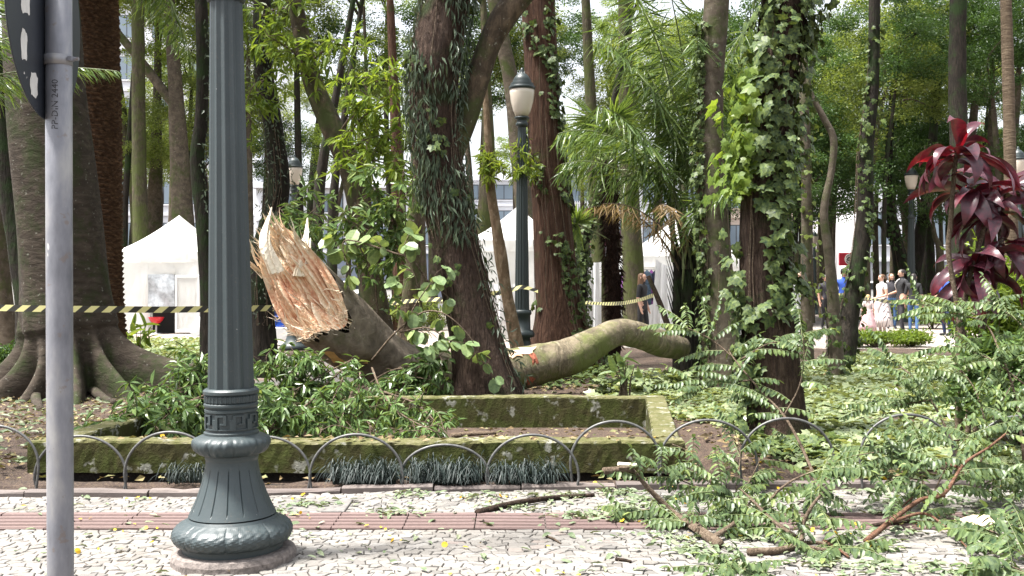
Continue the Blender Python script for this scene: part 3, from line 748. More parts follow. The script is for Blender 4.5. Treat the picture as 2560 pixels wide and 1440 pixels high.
def on_trunk(P, base, n, zr, thr, rs, out=.01):
    """random points on a trunk surface: heights zr, angles thr (0 = +x, -90 deg = towards camera)"""
    z = rs.uniform(*zr, n); th = rs.uniform(math.radians(thr[0]), math.radians(thr[1]), n)
    o = np.argsort(P[:, 2]); cx = np.interp(z, P[o, 2], P[o, 0]); cy = np.interp(z, P[o, 2], P[o, 1]); r = np.interp(z, P[o, 2], P[o, 3]) * 1.02 + out
    rad = np.stack([np.cos(th), np.sin(th), np.zeros(n)], -1)
    return np.stack([cx, cy, z], -1) - base + rad * r[:, None], rad
def climb(root, P, base, n, zr, thr, ls, mat, T=T_IV, rs=None, name="ivy", spread=.05, wr=1.0, droop=1.0, patch=None, avals=None):
    rs = rs or np.random.RandomState(n); p, rad = on_trunk(P, base, n, zr, thr, rs)
    if patch is not None:
        f = np.sin(p[:, 2] * patch[0] + np.arctan2(rad[:, 1], rad[:, 0]) * 2.3 + patch[1]) + .6 * np.sin(p[:, 2] * patch[0] * 2.7 + 1) + rs.normal(size=n) * .35
        k = f > patch[2]; p, rad = p[k], rad[k]; n = len(p)
    p = p + rad * (rs.rand(n, 1) ** 2 * spread); d = rs.normal(size=(n, 3)) * .45; d[:, 2] -= droop; d += rad * .25
    nr = rad + rs.normal(size=(n, 3)) * .35 + np.array([0, 0, .35])
    mb = MB(); l = ls * rs.uniform(.55, 1.3, n); a = avals(n, rs) if avals else np.clip(rs.beta(2, 3, n), 0, 1)
    leaves(mb, T, p, d, nr, l, l * wr, a)
    # climbing stems under the leaves
    for q in range(max(3, n // 60)):
        i = rs.randint(n); z0 = max(zr[0], .05); m = 9; th = np.arctan2(rad[i, 1], rad[i, 0]) + np.cumsum(rs.normal(size=m) * .09)
        zz = np.linspace(z0, p[i, 2], m); oo = np.argsort(P[:, 2])
        r = np.interp(zz, P[oo, 2], P[oo, 3]) * 1.05 + .008
        S = np.stack([np.interp(zz, P[oo, 2], P[oo, 0]) + r * np.cos(th), np.interp(zz, P[oo, 2], P[oo, 1]) + r * np.sin(th), zz], -1) - base
        tube(mb, S, .0045, 5, a=.0, mi=1)
    return stuff(mb.build(name, [mat, M['twig']], root))

# -- buttressed fig at the left
D1 = 13.4
bp = trunk_path([(100, 0, 185), (125, 300, 198), (145, 500, 205), (162, 700, 214), (172, 800, 226)], D1, 8.5, 1.0)
bp = catmull(bp, 10); base = np.array([bp[0, 0], bp[0, 1], 0]); fig = thing("fig_tree", "huge smooth barked fig tree with buttress roots behind the sign pole", "tree", base)
butt = [(math.radians(a), am, w) for a, am, w in ((-12, 1.75, .20), (-38, .75, .16), (-68, 1.15, .17), (-100, .65, .16), (-128, 1.0, .17), (-165, 1.6, .19), (150, 1.0, .3), (80, .9, .3), (35, .9, .3))]
def buttf(th, s):
    z = np.maximum(s - .12, 0); v = 1 + .03 * np.sin(3 * th + s) + .02 * np.sin(7 * th + 2 * s)
    for a, am, w in butt:
        dd = (th - a + math.pi) % (2 * math.pi) - math.pi
        wz = w * (.62 + z * .55)
        v = v + am * np.exp(-(dd / wz) ** 2) * np.exp(-(z / .36) ** 1.35) * 1.9 + .05 * am * np.exp(-(dd / (wz * 1.2)) ** 2) * np.exp(-z / 1.4)
    return v
zz = np.concatenate([np.linspace(-.12, 1.6, 46), np.linspace(1.7, 8.5, 30)]); o = np.argsort(bp[:, 2])
PP = np.stack([np.interp(zz, bp[o, 2], bp[o, 0]), np.interp(zz, bp[o, 2], bp[o, 1]), zz], -1); RR = np.interp(zz, bp[o, 2], bp[o, 3]) * np.where(zz < .8, .9, .95)
mb = MB(); tube(mb, PP - base, RR, 160, buttf); mb.build("trunk", M['bark_big'], fig, True)
mb = MB(); rs = np.random.RandomState(4)
for i in range(5):
    st = PP[-3] - base; c = st + np.array([rs.uniform(-3, 3), rs.uniform(-3, 3), rs.uniform(2, 4)]); tube(mb, catmull([st, (st + c) / 2 + np.array([0, 0, -.4]), c], 5), np.linspace(.28, .05, 11), 9)
mb.build("limb", M['bark_big'], fig, True)
c = link("crown", CROWNS['u'][0], fig); c.location = PP[-1] - base + np.array([0, 0, 3.2]); c.scale = (1.5, 1.5, 1.0)
# surface roots that wander off in front of the fig
mb = MB()
for pts, r in (([(195, 965), (225, 985), (255, 1002), (285, 1012)], .085), ([(110, 960), (90, 1000), (100, 1030)], .08)):
    P = np.array([GP(px, py) - base for px, py in pts]); P[:, 2] = np.linspace(.10, .01, len(P)); tube(mb, catmull(P, 5), np.linspace(r, r * .5, (len(P) - 1) * 5 + 1), 10, wob(8, .1))
mb.build("surface_root", M['bark_big'], fig, True)

# -- other trunks one can tell apart, near to far
vt, vP, vb = tree("vine_tree", "thick trunk shaggy with strap ferns behind the planter, forking upward right", [(1118, 0, 118), (1092, 150, 128), (1085, 300, 116), (1105, 450, 108), (1140, 620, 116), (1180, 800, 124), (1205, 920, 150), (1215, 985, 185)], 11.4, M['bark_rough'], 9.5, 'u', 1.0, 40, fissure(2, .05), 2)
limb(vt, vb, [(1125, 390, 70), (1165, 290, 66), (1195, 200, 60), (1225, 110, 58), (1262, 40, 66), (1330, -50, 60), (1420, -180, 50)], 11.5, M['bark_lichen'])
iv, iP, ib = tree("ivy_tree", "fissured trunk wrapped in broad ivy leaves in the bed right of the planter", [(1962, 0, 112), (1935, 200, 108), (1915, 400, 106), (1908, 600, 112), (1918, 800, 124), (1935, 960, 132), (1945, 1070, 150)], 9.7, M['bark_rough'], 9.5, 't', 1.0, 44, fissure(5, .06, 12), 5)
bt_, bP, bb = tree("brown_tree", "straight red brown trunk just right of the dark lamp post, ivy up its side", [(1345, 0, 80), (1360, 300, 82), (1380, 560, 92), (1396, 740, 112), (1402, 840, 150)], 17.0, M['bark_brown'], 10.5, 't', 1.1, 40, fissure(7, .045, 13), 7, 1.5)
gt, gP, gb = tree("grey_tree", "smooth grey brown trunk left of the broad ivy covered trunk", [(1792, 0, 62), (1778, 200, 62), (1776, 380, 64), (1785, 560, 74), (1796, 720, 76), (1800, 830, 84)], 13.6, M['bark_grey'], 10.0, 'u', 1.0, 24, wob(9, .035), 9)
lt, lP, lb = tree("leaning_tree", "leaning trunk with pale flaking patches rising left from behind the broken log", [(735, -10, 36), (775, 180, 44), (828, 310, 54), (878, 420, 58), (908, 560, 60), (935, 740, 68), (950, 850, 78)], 14.2, M['bark_lichen'], 8.5, 't', .9, 24, wob(10, .06), 10)
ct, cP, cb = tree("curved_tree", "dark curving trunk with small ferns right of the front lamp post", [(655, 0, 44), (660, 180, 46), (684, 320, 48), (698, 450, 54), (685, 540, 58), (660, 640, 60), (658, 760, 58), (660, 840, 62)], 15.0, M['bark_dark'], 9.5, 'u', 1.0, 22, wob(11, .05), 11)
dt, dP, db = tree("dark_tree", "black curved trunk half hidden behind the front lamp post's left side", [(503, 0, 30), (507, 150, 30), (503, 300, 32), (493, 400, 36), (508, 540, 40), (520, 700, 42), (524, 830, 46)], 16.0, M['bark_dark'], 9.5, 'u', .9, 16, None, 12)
tw, tP, tb = tree("twisted_tree", "thin twisted pale trunk in front of the people under the red shop sign", [(2028, 235, 13), (2062, 300, 16), (2084, 350, 18), (2078, 430, 18), (2060, 530, 20), (2072, 640, 25), (2082, 740, 28), (2086, 830, 34)], 15.5, M['bark_grey'], 5.0, None, 1, 16, wob(13, .08), 13)
dk, kP, kb = tree("leaning_ivy_tree", "dark leaning trunk speckled with small ivy next to the blue shirted man", [(2186, 0, 28), (2182, 220, 28), (2164, 380, 38), (2160, 560, 42), (2140, 700, 42), (2122, 800, 48), (2115, 838, 60)], 17.0, M['bark_dark'], 9.5, 't', 1.0, 18, None, 14)
th_, hP, hb = tree("slender_tree", "slender pale crooked trunk in front of the white tent, left of the dark lamp post", [(1222, 380, 18), (1228, 480, 22), (1240, 560, 24), (1252, 640, 30), (1264, 720, 28), (1280, 800, 32)], 15.2, M['bark_pale'], 4.6, None, 1, 14, wob(15, .09), 15)
mt, mP, mb_ = tree("mossy_tree", "straight trunk green with moss rising behind the square white tent", [(345, 0, 30), (346, 200, 32), (348, 400, 34), (352, 580, 38)], 31.0, M['bark_moss'], 13, 'b', 1.2, 16, None, 16)
g2, g2P, g2b = tree("forked_tree", "grey forked trunk behind the square white tent, one limb reaching left", [(424, 0, 26), (436, 180, 34), (446, 350, 44), (456, 520, 52)], 32.0, M['bark_grey'], 13, 'f', 1.2, 16, None, 17)
limb(g2, g2b, [(436, 262, 26), (400, 215, 24), (350, 150, 22), (300, 90, 20), (250, 20, 16)], 32.0, M['bark_grey'])
fl, flP, flb = tree("left_edge_tree", "grey trunk cut off by the left picture edge beside the fig", [(-30, 300, 40), (-14, 500, 46), (0, 660, 46), (8, 780, 50)], 17.5, M['bark_grey'], 8.5, 'u', .9, 14, None, 18)
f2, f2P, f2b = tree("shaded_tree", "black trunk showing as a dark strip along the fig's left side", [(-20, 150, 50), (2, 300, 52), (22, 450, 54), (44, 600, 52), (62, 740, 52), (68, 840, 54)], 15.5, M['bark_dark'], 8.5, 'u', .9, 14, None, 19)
vv, vvP, vvb = tree("ivy_fork_tree", "dark trunk clad in ivy, forking in a V right of the red brown trunk", [(1496, 470, 20), (1484, 520, 24), (1462, 580, 34), (1452, 640, 36), (1450, 760, 40)], 22.0, M['bark_dark'], 8.5, 't', .8, 14, None, 20)
limb(vv, vvb, [(1456, 610, 28), (1440, 560, 24), (1424, 500, 22), (1410, 400, 18)], 22.0, M['bark_dark'])
ms, msP, msb = tree("bright_moss_tree", "short stout trunk glowing green with moss behind the hairy palm stem", [(1572, 380, 44), (1576, 520, 48), (1582, 660, 52), (1584, 780, 56)], 25.0, M['bark_moss'], 10.5, 'u', 1.1, 16, None, 21)
m2, m2P, m2b = tree("dim_moss_tree", "dim greenish trunk behind the draped white sheet's right edge", [(1492, 560, 34), (1498, 680, 36), (1502, 800, 40)], 23.5, M['bark_moss'], 9.5, 'u', .9, 14, None, 22)
pw, pwP, pwb = tree("pale_spotted_tree", "pale spotted trunk close behind the right side of the ivy covered trunk", [(2010, 240, 24), (2014, 400, 24), (2016, 560, 26), (2016, 720, 28)], 19.0, M['bark_grey'], 9.0, 't', .9, 14, None, 23)
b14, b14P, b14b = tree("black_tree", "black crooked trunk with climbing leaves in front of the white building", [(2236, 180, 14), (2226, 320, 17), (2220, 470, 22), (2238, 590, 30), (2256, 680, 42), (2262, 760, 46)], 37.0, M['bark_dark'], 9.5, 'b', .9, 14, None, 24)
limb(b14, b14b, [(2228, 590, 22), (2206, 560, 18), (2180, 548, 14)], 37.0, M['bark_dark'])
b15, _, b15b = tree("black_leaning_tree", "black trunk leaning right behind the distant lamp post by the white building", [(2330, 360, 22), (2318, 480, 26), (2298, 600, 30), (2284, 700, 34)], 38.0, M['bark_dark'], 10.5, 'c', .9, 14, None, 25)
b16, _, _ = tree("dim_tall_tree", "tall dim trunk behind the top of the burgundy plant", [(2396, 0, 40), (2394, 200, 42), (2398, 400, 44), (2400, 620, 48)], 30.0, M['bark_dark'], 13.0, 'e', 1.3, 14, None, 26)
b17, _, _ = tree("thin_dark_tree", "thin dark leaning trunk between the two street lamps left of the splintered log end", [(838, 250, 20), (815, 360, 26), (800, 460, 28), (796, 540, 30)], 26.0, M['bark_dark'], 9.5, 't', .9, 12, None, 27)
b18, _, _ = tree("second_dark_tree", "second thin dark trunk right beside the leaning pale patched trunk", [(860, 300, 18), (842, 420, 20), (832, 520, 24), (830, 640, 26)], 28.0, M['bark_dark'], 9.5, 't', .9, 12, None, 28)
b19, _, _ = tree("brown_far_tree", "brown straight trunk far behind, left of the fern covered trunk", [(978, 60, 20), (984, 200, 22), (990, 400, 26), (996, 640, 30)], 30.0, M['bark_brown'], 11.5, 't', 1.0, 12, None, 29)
b20, _, _ = tree("stem_behind_log", "brown trunk right behind the upright leafy branch at the log", [(1040, 480, 36), (1036, 600, 40), (1028, 720, 44)], 20.0, M['bark_lichen'], 8.0, 't', .8, 14, None, 30)
b21, _, _ = tree("green_grey_tree", "greenish trunk behind the slender crooked trunk and white tent", [(1216, 220, 26), (1222, 380, 32), (1214, 520, 40), (1200, 640, 46)], 31.0, M['bark_moss'], 10.0, 'u', .9, 14, None, 31)
b22, _, _ = tree("upper_grey_tree", "grey trunk slanting behind the dark lamp post's lantern", [(1236, 0, 36), (1258, 110, 38), (1280, 220, 40), (1300, 420, 44)], 27.0, M['bark_grey'], 12.5, 't', 1.0, 14, None, 32)
b23, _, _ = tree("thin_trunk_by_tent", "thin dark trunk between palm trunk and mossy trunk behind the tent", [(318, 430, 16), (312, 520, 18), (310, 600, 20)], 33.0, M['bark_dark'], 11.0, 'a', 1.0, 10, None, 33)
b24, _, _ = tree("bent_trunk_by_tent", "greenish trunk bent like a knee left of the mossy trunk", [(300, 250, 24), (312, 330, 26), (332, 410, 28), (340, 520, 30)], 34.0, M['bark_moss'], 11.0, 'f', 1.0, 12, None, 34)
b25, _, _ = tree("thick_stub_tree", "squat grey trunk above the tent roof beside the mossy trunk", [(392, 300, 24), (390, 430, 34), (386, 540, 44)], 36.0, M['bark_grey'], 11.0, 'b', 1.0, 12, None, 35)

# climbers
fz = lambda n, rs: np.clip(rs.beta(2, 2.6, n), 0, 1)
rs = np.random.RandomState(31)
climb(vt, vP, vb, 2500, (1.9, 5.2), (-200, 20), .135, M['fern'], T_RH, rs, "strap_ferns", .07, .17, 1.6, (2.0, .5, -.35))
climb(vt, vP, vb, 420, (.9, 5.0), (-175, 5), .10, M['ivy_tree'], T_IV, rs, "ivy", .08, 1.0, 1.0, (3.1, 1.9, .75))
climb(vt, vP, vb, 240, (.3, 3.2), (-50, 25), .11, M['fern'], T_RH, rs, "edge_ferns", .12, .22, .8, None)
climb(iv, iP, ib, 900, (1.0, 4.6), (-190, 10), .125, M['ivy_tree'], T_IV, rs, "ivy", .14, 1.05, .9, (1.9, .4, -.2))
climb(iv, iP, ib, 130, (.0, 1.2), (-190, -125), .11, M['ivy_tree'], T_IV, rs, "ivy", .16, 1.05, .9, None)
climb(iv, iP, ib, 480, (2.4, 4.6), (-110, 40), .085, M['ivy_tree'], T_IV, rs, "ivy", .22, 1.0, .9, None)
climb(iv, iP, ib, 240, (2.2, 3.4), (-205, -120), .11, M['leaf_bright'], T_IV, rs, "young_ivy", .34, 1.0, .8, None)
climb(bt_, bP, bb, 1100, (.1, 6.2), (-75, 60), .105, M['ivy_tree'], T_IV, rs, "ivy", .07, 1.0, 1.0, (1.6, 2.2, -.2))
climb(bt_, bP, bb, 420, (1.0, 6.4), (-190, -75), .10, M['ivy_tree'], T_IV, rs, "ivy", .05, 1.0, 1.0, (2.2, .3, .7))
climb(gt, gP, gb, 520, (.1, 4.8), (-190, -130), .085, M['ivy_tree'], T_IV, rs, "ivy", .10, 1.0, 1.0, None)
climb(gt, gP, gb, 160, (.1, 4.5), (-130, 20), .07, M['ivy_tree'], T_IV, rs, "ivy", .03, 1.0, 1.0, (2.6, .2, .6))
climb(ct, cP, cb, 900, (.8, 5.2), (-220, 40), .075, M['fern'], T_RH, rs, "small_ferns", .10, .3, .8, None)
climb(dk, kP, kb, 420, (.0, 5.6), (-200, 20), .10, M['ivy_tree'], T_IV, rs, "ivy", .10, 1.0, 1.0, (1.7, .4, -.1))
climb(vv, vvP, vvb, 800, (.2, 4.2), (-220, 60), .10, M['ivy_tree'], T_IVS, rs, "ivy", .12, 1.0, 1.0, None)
climb(dt, dP, db, 260, (.3, 5.5), (-60, 40), .08, M['fern'], T_RH, rs, "small_ferns", .08, .4, .8, None)
climb(b14, b14P, b14b, 520, (.5, 6.5), (-220, 40), .13, M['leaf_dark'], T_IVS, rs, "ivy", .3, 1.0, 1.0, (1.7, .4, -.1))
climb(pw, pwP, pwb, 300, (.6, 4.5), (-200, 20), .09, M['leaf_bg'], T_IVS, rs, "ivy", .25, 1.0, 1.0, (1.9, .4, -.1))
climb(tw, tP, tb, 60, (.0, 1.0), (-200, 20), .09, M['ivy_tree'], T_IV, rs, "ivy", .10, 1.0, 1.0, None)

# ------------------------------------------------------------------ fallen log
def woodmat():
    m, t, p, o = nmat("freshly torn wood"); at = N(t, "ShaderNodeAttribute", attribute_name="a"); v = coords(t, (1, 1, 1)); f = noise(t, v, 38, 5, .7)
    c = ramp(t, at.outputs['Fac'], [(0, (.34, .12, .065)), (.25, (.60, .31, .19)), (.5, (.74, .50, .33)), (.75, (.80, .65, .47)), (1, (.85, .77, .62))])
    c = mixc(t, ramp(t, f, [(.35, (.22, .22, .22)), (.6, (0, 0, 0))]), c, (.42, .17, .08))
    t.links.new(c, p.inputs['Base Color']); p.inputs['Roughness'].default_value = .8; bump(t, p, f, .6, .02); return m
M['wood'] = woodmat()
M['cutwood'] = plain("sawn yellow wood", (.52, .33, .13), .75, vary=.18, scale=18, bmp=.2)
M['wound'] = plain("raw red bark wound", (.24, .07, .035), .8, vary=.5, scale=30, bmp=.8)
lpts = [(752, 726, 186, 11.35), (838, 806, 184, 11.7), (905, 862, 160, 12.0), (985, 912, 128, 12.25), (1100, 935, 114, 12.5), (1250, 928, 112, 12.7), (1350, 909, 104, 12.9), (1430, 889, 94, 13.0),
        (1492, 856, 80, 13.1), (1545, 831, 68, 13.2), (1595, 838, 66, 13.4), (1650, 858, 66, 13.7), (1705, 872, 56, 14.0)]
LP_ = np.array([(*W(a, b, d), w / F * d / 2) for a, b, w, d in lpts]); LPc = catmull(LP_, 9)
lbase = np.array([LP_[5, 0], LP_[5, 1], 0.0])
log = thing("fallen_tree", "fallen mossy trunk behind the planter, its left end snapped and splintered", "fallen tree", lbase)
def logd(th, s): return 1 + .035 * np.sin(s * 9 + .8 * np.sin(th * 2)) * (s > 1.6) * .6 + .03 * np.sin(2 * th + s) + .02 * np.sin(5 * th + s * 3) + .012 * np.sin(s * 31 + np.sin(th * 3))
nsp = 30
ax = norm(LPc[0, :3] - LPc[6, :3]); up = np.array([0, 0, 1.]); u = norm(np.cross(ax, up)); w_ = np.cross(u, ax)      # break axis, side, upward
c0 = LPc[0, :3] - lbase; R0 = LPc[0, 3]
cv = np.array([-.1, -1.0, -.45]); thc = math.atan2(cv.dot(w_), cv.dot(u))                                             # the fracture faces the viewer and slopes down
def tilt(th, r): return -1.25 * r * np.cos(th - thc) + r * (.24 * np.sin(2 * (th - thc) + .7) + .16 * np.sin(3 * th + 2) + .09 * np.sin(5 * th))
tts = np.linspace(0, 2 * math.pi, 72, endpoint=False); rows = []
for i in range(nsp + 1):
    tg = norm(LPc[min(i + 1, len(LPc) - 1), :3] - LPc[max(i - 1, 0), :3]); ui = norm(u - tg * u.dot(tg)); wi = np.cross(tg, ui); wi = wi if wi[2] > 0 else -wi
    r = LPc[i, 3] * (1 + .03 * np.sin(2 * tts + i * .1) + .022 * np.sin(5 * tts + i * .2) + .012 * np.sin(11 * tts + 1)); f = max(0, 1 - i / 19.0)
    sh_ = tilt(tts, r) * f + (.05 * np.sin(tts * 7) + .04 * np.sin(tts * 17 + 1)) * f ** 4
    rows.append(LPc[i, :3] - lbase + (ui * np.cos(tts)[:, None] + wi * np.sin(tts)[:, None]) * r[:, None] + ax * sh_[:, None])
V = np.array(rows).reshape(-1, 3); i = np.arange(nsp)[:, None] * 72; j = np.arange(72)[None]; j2 = (j + 1) % 72
mb = MB(); mb.add(V, np.stack([i + j, i + j2, i + 72 + j2, i + 72 + j], -1).reshape(-1, 4), 0, np.repeat(np.arange(nsp + 1) * .05, 72)); mb.build("stump_end", M['bark_stump'], log, True)
mb = MB(); tube(mb, LPc[nsp:, :3] - lbase, LPc[nsp:, 3], 40, logd); mb.build("trunk", M['bark_log'], log, True)
rs = np.random.RandomState(77)
# torn face: fibre ridges run along the tear, stepping in and out
ng = 72; gq = np.linspace(-1, 1, ng); QC, QS = np.meshgrid(gq, gq, indexing='ij'); RQ = np.sqrt(QC ** 2 + QS ** 2)
kf = np.maximum(RQ, 1.0); QC, QS = QC / kf, QS / kf; RQ = np.minimum(RQ, 1.0)
step1 = np.repeat(rs.normal(size=36), 2)[:ng]; step2 = np.interp(np.arange(ng), np.arange(0, ng + 7, 7), rs.normal(size=len(np.arange(0, ng + 7, 7))))
brk = (np.sin(QC * 5 + step2[None, :] * 2.2) > .1)
h = .022 * step1[None, :] + .06 * step2[None, :] * np.where(brk, 1, -.6) + .05 * np.sin(QC * 6 + step2[None, :] * 3) + .02 * np.sin(QC * 9 + step1[None, :] * 4) + rs.normal(size=QC.shape) * .006
h = h * (1 - RQ ** 10) + tilt(thc + np.arctan2(QS, QC), R0 * np.sqrt(QC ** 2 + QS ** 2)) + .03
ca = np.clip(.66 + .13 * step1[None, :] + .16 * step2[None, :] * np.where(brk, 1, -1) - .25 * (np.abs(QC) < .35) + .22 * (QC < -.45) + rs.normal(size=QC.shape) * .10, 0, 1)
th_g = thc + np.arctan2(QS, QC); rg = np.sqrt(QC ** 2 + QS ** 2) * R0 * .985
V = c0 + ax * h[..., None] + (u * np.cos(th_g)[..., None] + w_ * np.sin(th_g)[..., None]) * rg[..., None]
i = np.arange(ng - 1)[:, None] * ng + np.arange(ng - 1)[None]
mb = MB(); mb.add(V.reshape(-1, 3), np.stack([i, i + ng, i + ng + 1, i + 1], -1).reshape(-1, 4), ca.ravel())
mb.build("broken_face", M['wood'], log)
def splinters(n, th_rng, r_rng, L, wd, dirf, arng, seed, zoff=0.0):
    rs = np.random.RandomState(seed); mb = MB()
    th = rs.uniform(*th_rng, n); r = R0 * np.sqrt(rs.uniform(r_rng[0] ** 2, r_rng[1] ** 2, n))
    p = c0 + (u * np.cos(th)[:, None] + w_ * np.sin(th)[:, None]) * r[:, None] + ax * (tilt(th, r) + rs.uniform(-.06, .12, n) + zoff)[:, None]
    d = norm(dirf(n, rs, th)); l = L * rs.uniform(.35, 1.3, n); w = wd * rs.uniform(.5, 1.6, n)
    s1 = norm(np.cross(d, rs.normal(size=(n, 3)))); s2 = np.cross(d, s1)
    a = rs.uniform(*arng, n)
    for q in range(n):
        b = p[q]; t1 = b + d[q] * l[q] * .55 + s1[q] * rs.normal() * .012; tip = b + d[q] * l[q] + s2[q] * rs.normal() * .02
        V = [b + s1[q] * w[q] + s2[q] * w[q] * .35, b - s1[q] * w[q], b - s2[q] * w[q] * .6, t1 + s1[q] * w[q] * .7, t1 - s1[q] * w[q] * .6, t1 - s2[q] * w[q] * .4, tip]
        mb.polys(V, [(0, 3, 4, 1), (1, 4, 5, 2), (2, 5, 3, 0), (3, 6, 4), (4, 6, 5), (5, 6, 3)], a[q])
    return mb
mb = splinters(60, (0, 6.28), (.05, .95), .24, .007, lambda n, rs, th: ax + rs.normal(size=(n, 3)) * .13 + up * .12, (.2, 1.0), 1); mb.build("splinters", M['wood'], log)["kind"] = "stuff"
mb = splinters(170, (math.pi * .85, math.pi * 1.75), (.86, 1.03), .15, .006, lambda n, rs, th: ax * .8 + rs.normal(size=(n, 3)) * .30 - up * .15 + np.array([-.3, 0, 0]), (.7, 1.0), 2, -.03); mb.build("splinters", M['wood'], log)["kind"] = "stuff"
mb = splinters(80, (thc + 2.0, thc + 4.3), (.7, 1.0), .27, .015, lambda n, rs, th: ax * .8 + up * .35 + rs.normal(size=(n, 3)) * .2, (.6, 1.0), 3, .0); mb.build("splinters", M['wood'], log)["kind"] = "stuff"
mb = splinters(7, (0, 6.28), (.1, .9), .30, .026, lambda n, rs, th: ax + rs.normal(size=(n, 3)) * .10 + up * .1, (.35, 1.0), 4, -.03); mb.build("splinters", M['wood'], log)["kind"] = "stuff"
def spike(p0, p1, p2, w0, a):
    P = catmull(np.array([p0, p1, p2]), 6); mb = MB(); n = len(P)
    for off, ww in ((0, 1.0), (.045, .6), (-.04, .5)):
        k = n - (0 if off == 0 else 4); Q = P[:k] + np.array([off, -.015 * abs(off) * 20, 0]); t = np.linspace(0, 1, k)
        tube(mb, Q, w0 * ww * (1 - t ** 1.4 * .93) + .003, 7, lambda th, s: 1 + .25 * np.sin(3 * th + s * 9), a=a)
    return mb.build("wood_spike", M['wood'], log)
spike(W(690, 680, 11.05) - lbase, W(662, 605, 11.0) - lbase, W(679, 518, 11.1) - lbase, .072, .95)
spike(W(748, 690, 11.3) - lbase, W(764, 620, 11.3) - lbase, W(769, 545, 11.4) - lbase, .060, 1.0)
# sawn notch low on the snapped end
def patch(name, pix, d, mat, thick=.02):
    P = np.array([W(px, py, d + dd) for px, py, dd in pix]) - lbase; n = len(P); back = P + np.array([.02, .10, .02])
    mb = MB(); mb.polys(np.vstack([P, back]), [tuple(range(n))] + [(i, i + n, (i + 1) % n + n, (i + 1) % n) for i in range(n)]); return mb.build(name, mat, log)
# torn bark wounds on the trunk
rsw = np.random.RandomState(9)
def log_surf(t, th, out=1.03):
    t = np.clip(t, 0, len(LPc) - 1.01); i = t.astype(int); f = (t - i)[:, None]; Q = LPc[i] * (1 - f) + LPc[i + 1] * f; tg = norm(LPc[i + 1, :3] - LPc[i, :3]); e1 = np.array([0, -1.0, 0]) - tg * (-tg[:, 1:2]); e1 = norm(e1); e2 = np.cross(tg, e1); e2 = np.where(e2[:, 2:3] < 0, -e2, e2)
    return Q[:, :3] - lbase + (e1 * np.cos(th)[:, None] + e2 * np.sin(th)[:, None]) * (Q[:, 3] * out)[:, None]
for (tc, thc_, dt, dth, mt_) in ((12.5, -.42, 3.4, .30, 'cutwood'), (16.0, -.05, 2.6, .22, 'cutwood'), (49.5, .9, 2.6, .22, 'wood'), (50.8, .35, .7, .55, 'wound'), (49.4, -.45, 1.0, .35, 'wound'), (47.5, .75, 1.8, .16, 'wood')):
    n = 18; t = np.linspace(0, 2 * math.pi, n, endpoint=False); f = 1 + rsw.normal(size=n) * .28
    V = np.vstack([log_surf(np.array([tc]), np.array([thc_]), 1.045), log_surf(tc + dt * f * np.cos(t), thc_ + dth * f * np.sin(t), 1.035)])
    mb = MB(); mb.add(V, [(0, 1 + i, 1 + (i + 1) % n) for i in range(n)], rsw.rand(n + 1) * .6 + .3); mb.build("saw_cut" if mt_ == "cutwood" else "bark_wound", M[mt_], log)

# ------------------------------------------------------------------ leafy branches
def whorl(mb, p, d, rs, n, ls, wr, T=T_LN, droop=.6, amu=.5, mi=0):
    d = norm(d); dd = norm(d * .6 + rs.normal(size=(n, 3)) * .75); dd[:, 2] -= droop; nr = rs.normal(size=(n, 3)) * .4 + np.array([0, -.25, .8])
    l = ls * rs.uniform(.6, 1.2, n); leaves(mb, T, np.asarray(p) + dd * .01, dd, nr, l, l * wr, np.clip(rs.normal(amu, .2, n), 0, 1), mi)
def leafy(name, label, stems, leafmat, ls=.12, wr=.30, T=T_LN, per=.07, ntw=10, tw=.32, droop=.6, seed=1, twigm='twig', nl=4, cat="fallen branch", group=None, spread=.7, amu=.5, parent=None, r0=.012, twup=0.0, base=None):
    """stems: list of world polylines (px,py,d) or xyz lists"""
    rs = np.random.RandomState(seed); S = [np.array([W(*q) for q in s]) for s in stems]
    if base is None: base = np.array([S[0][0][0], S[0][0][1], 0.0])
    root = parent or thing(name, label, cat, base, group=group)
    ms, ml = MB(), MB()
    for s in S:
        P = catmull(s, 6) - base; L = np.linalg.norm(np.diff(P, axis=0), axis=1).sum(); n = len(P)
        tube(ms, P, np.linspace(r0, .004, n), 7)
        for q in range(ntw):
            i = rs.randint(n // 5, n); dr = norm(P[min(i + 1, n - 1)] - P[max(i - 1, 0)] + rs.normal(size=3) * spread + np.array([0, 0, twup])); l = tw * rs.uniform(.4, 1.2)
            e = P[i] + dr * l + np.array([0, 0, -.12 * l]); mid = (P[i] + e) / 2 + rs.normal(size=3) * .03 + np.array([0, 0, .05 * l])
            Q = catmull([P[i], mid, e], 5); Q[:, 2] = np.maximum(Q[:, 2], .015); tube(ms, Q, np.linspace(.005, .0022, len(Q)), 5, caps=False)
            k = max(2, int(l / per))
            for t in np.linspace(.3, 1, k):
                p = Q[min(int(t * (len(Q) - 1)), len(Q) - 1)]; whorl(ml, p, dr, rs, nl + (2 if t > .95 else 0), ls, wr, T, droop, amu)
    ms.build("branch", M[twigm], root, True); stuff(ml.build("leaves", M[leafmat], root)); return root
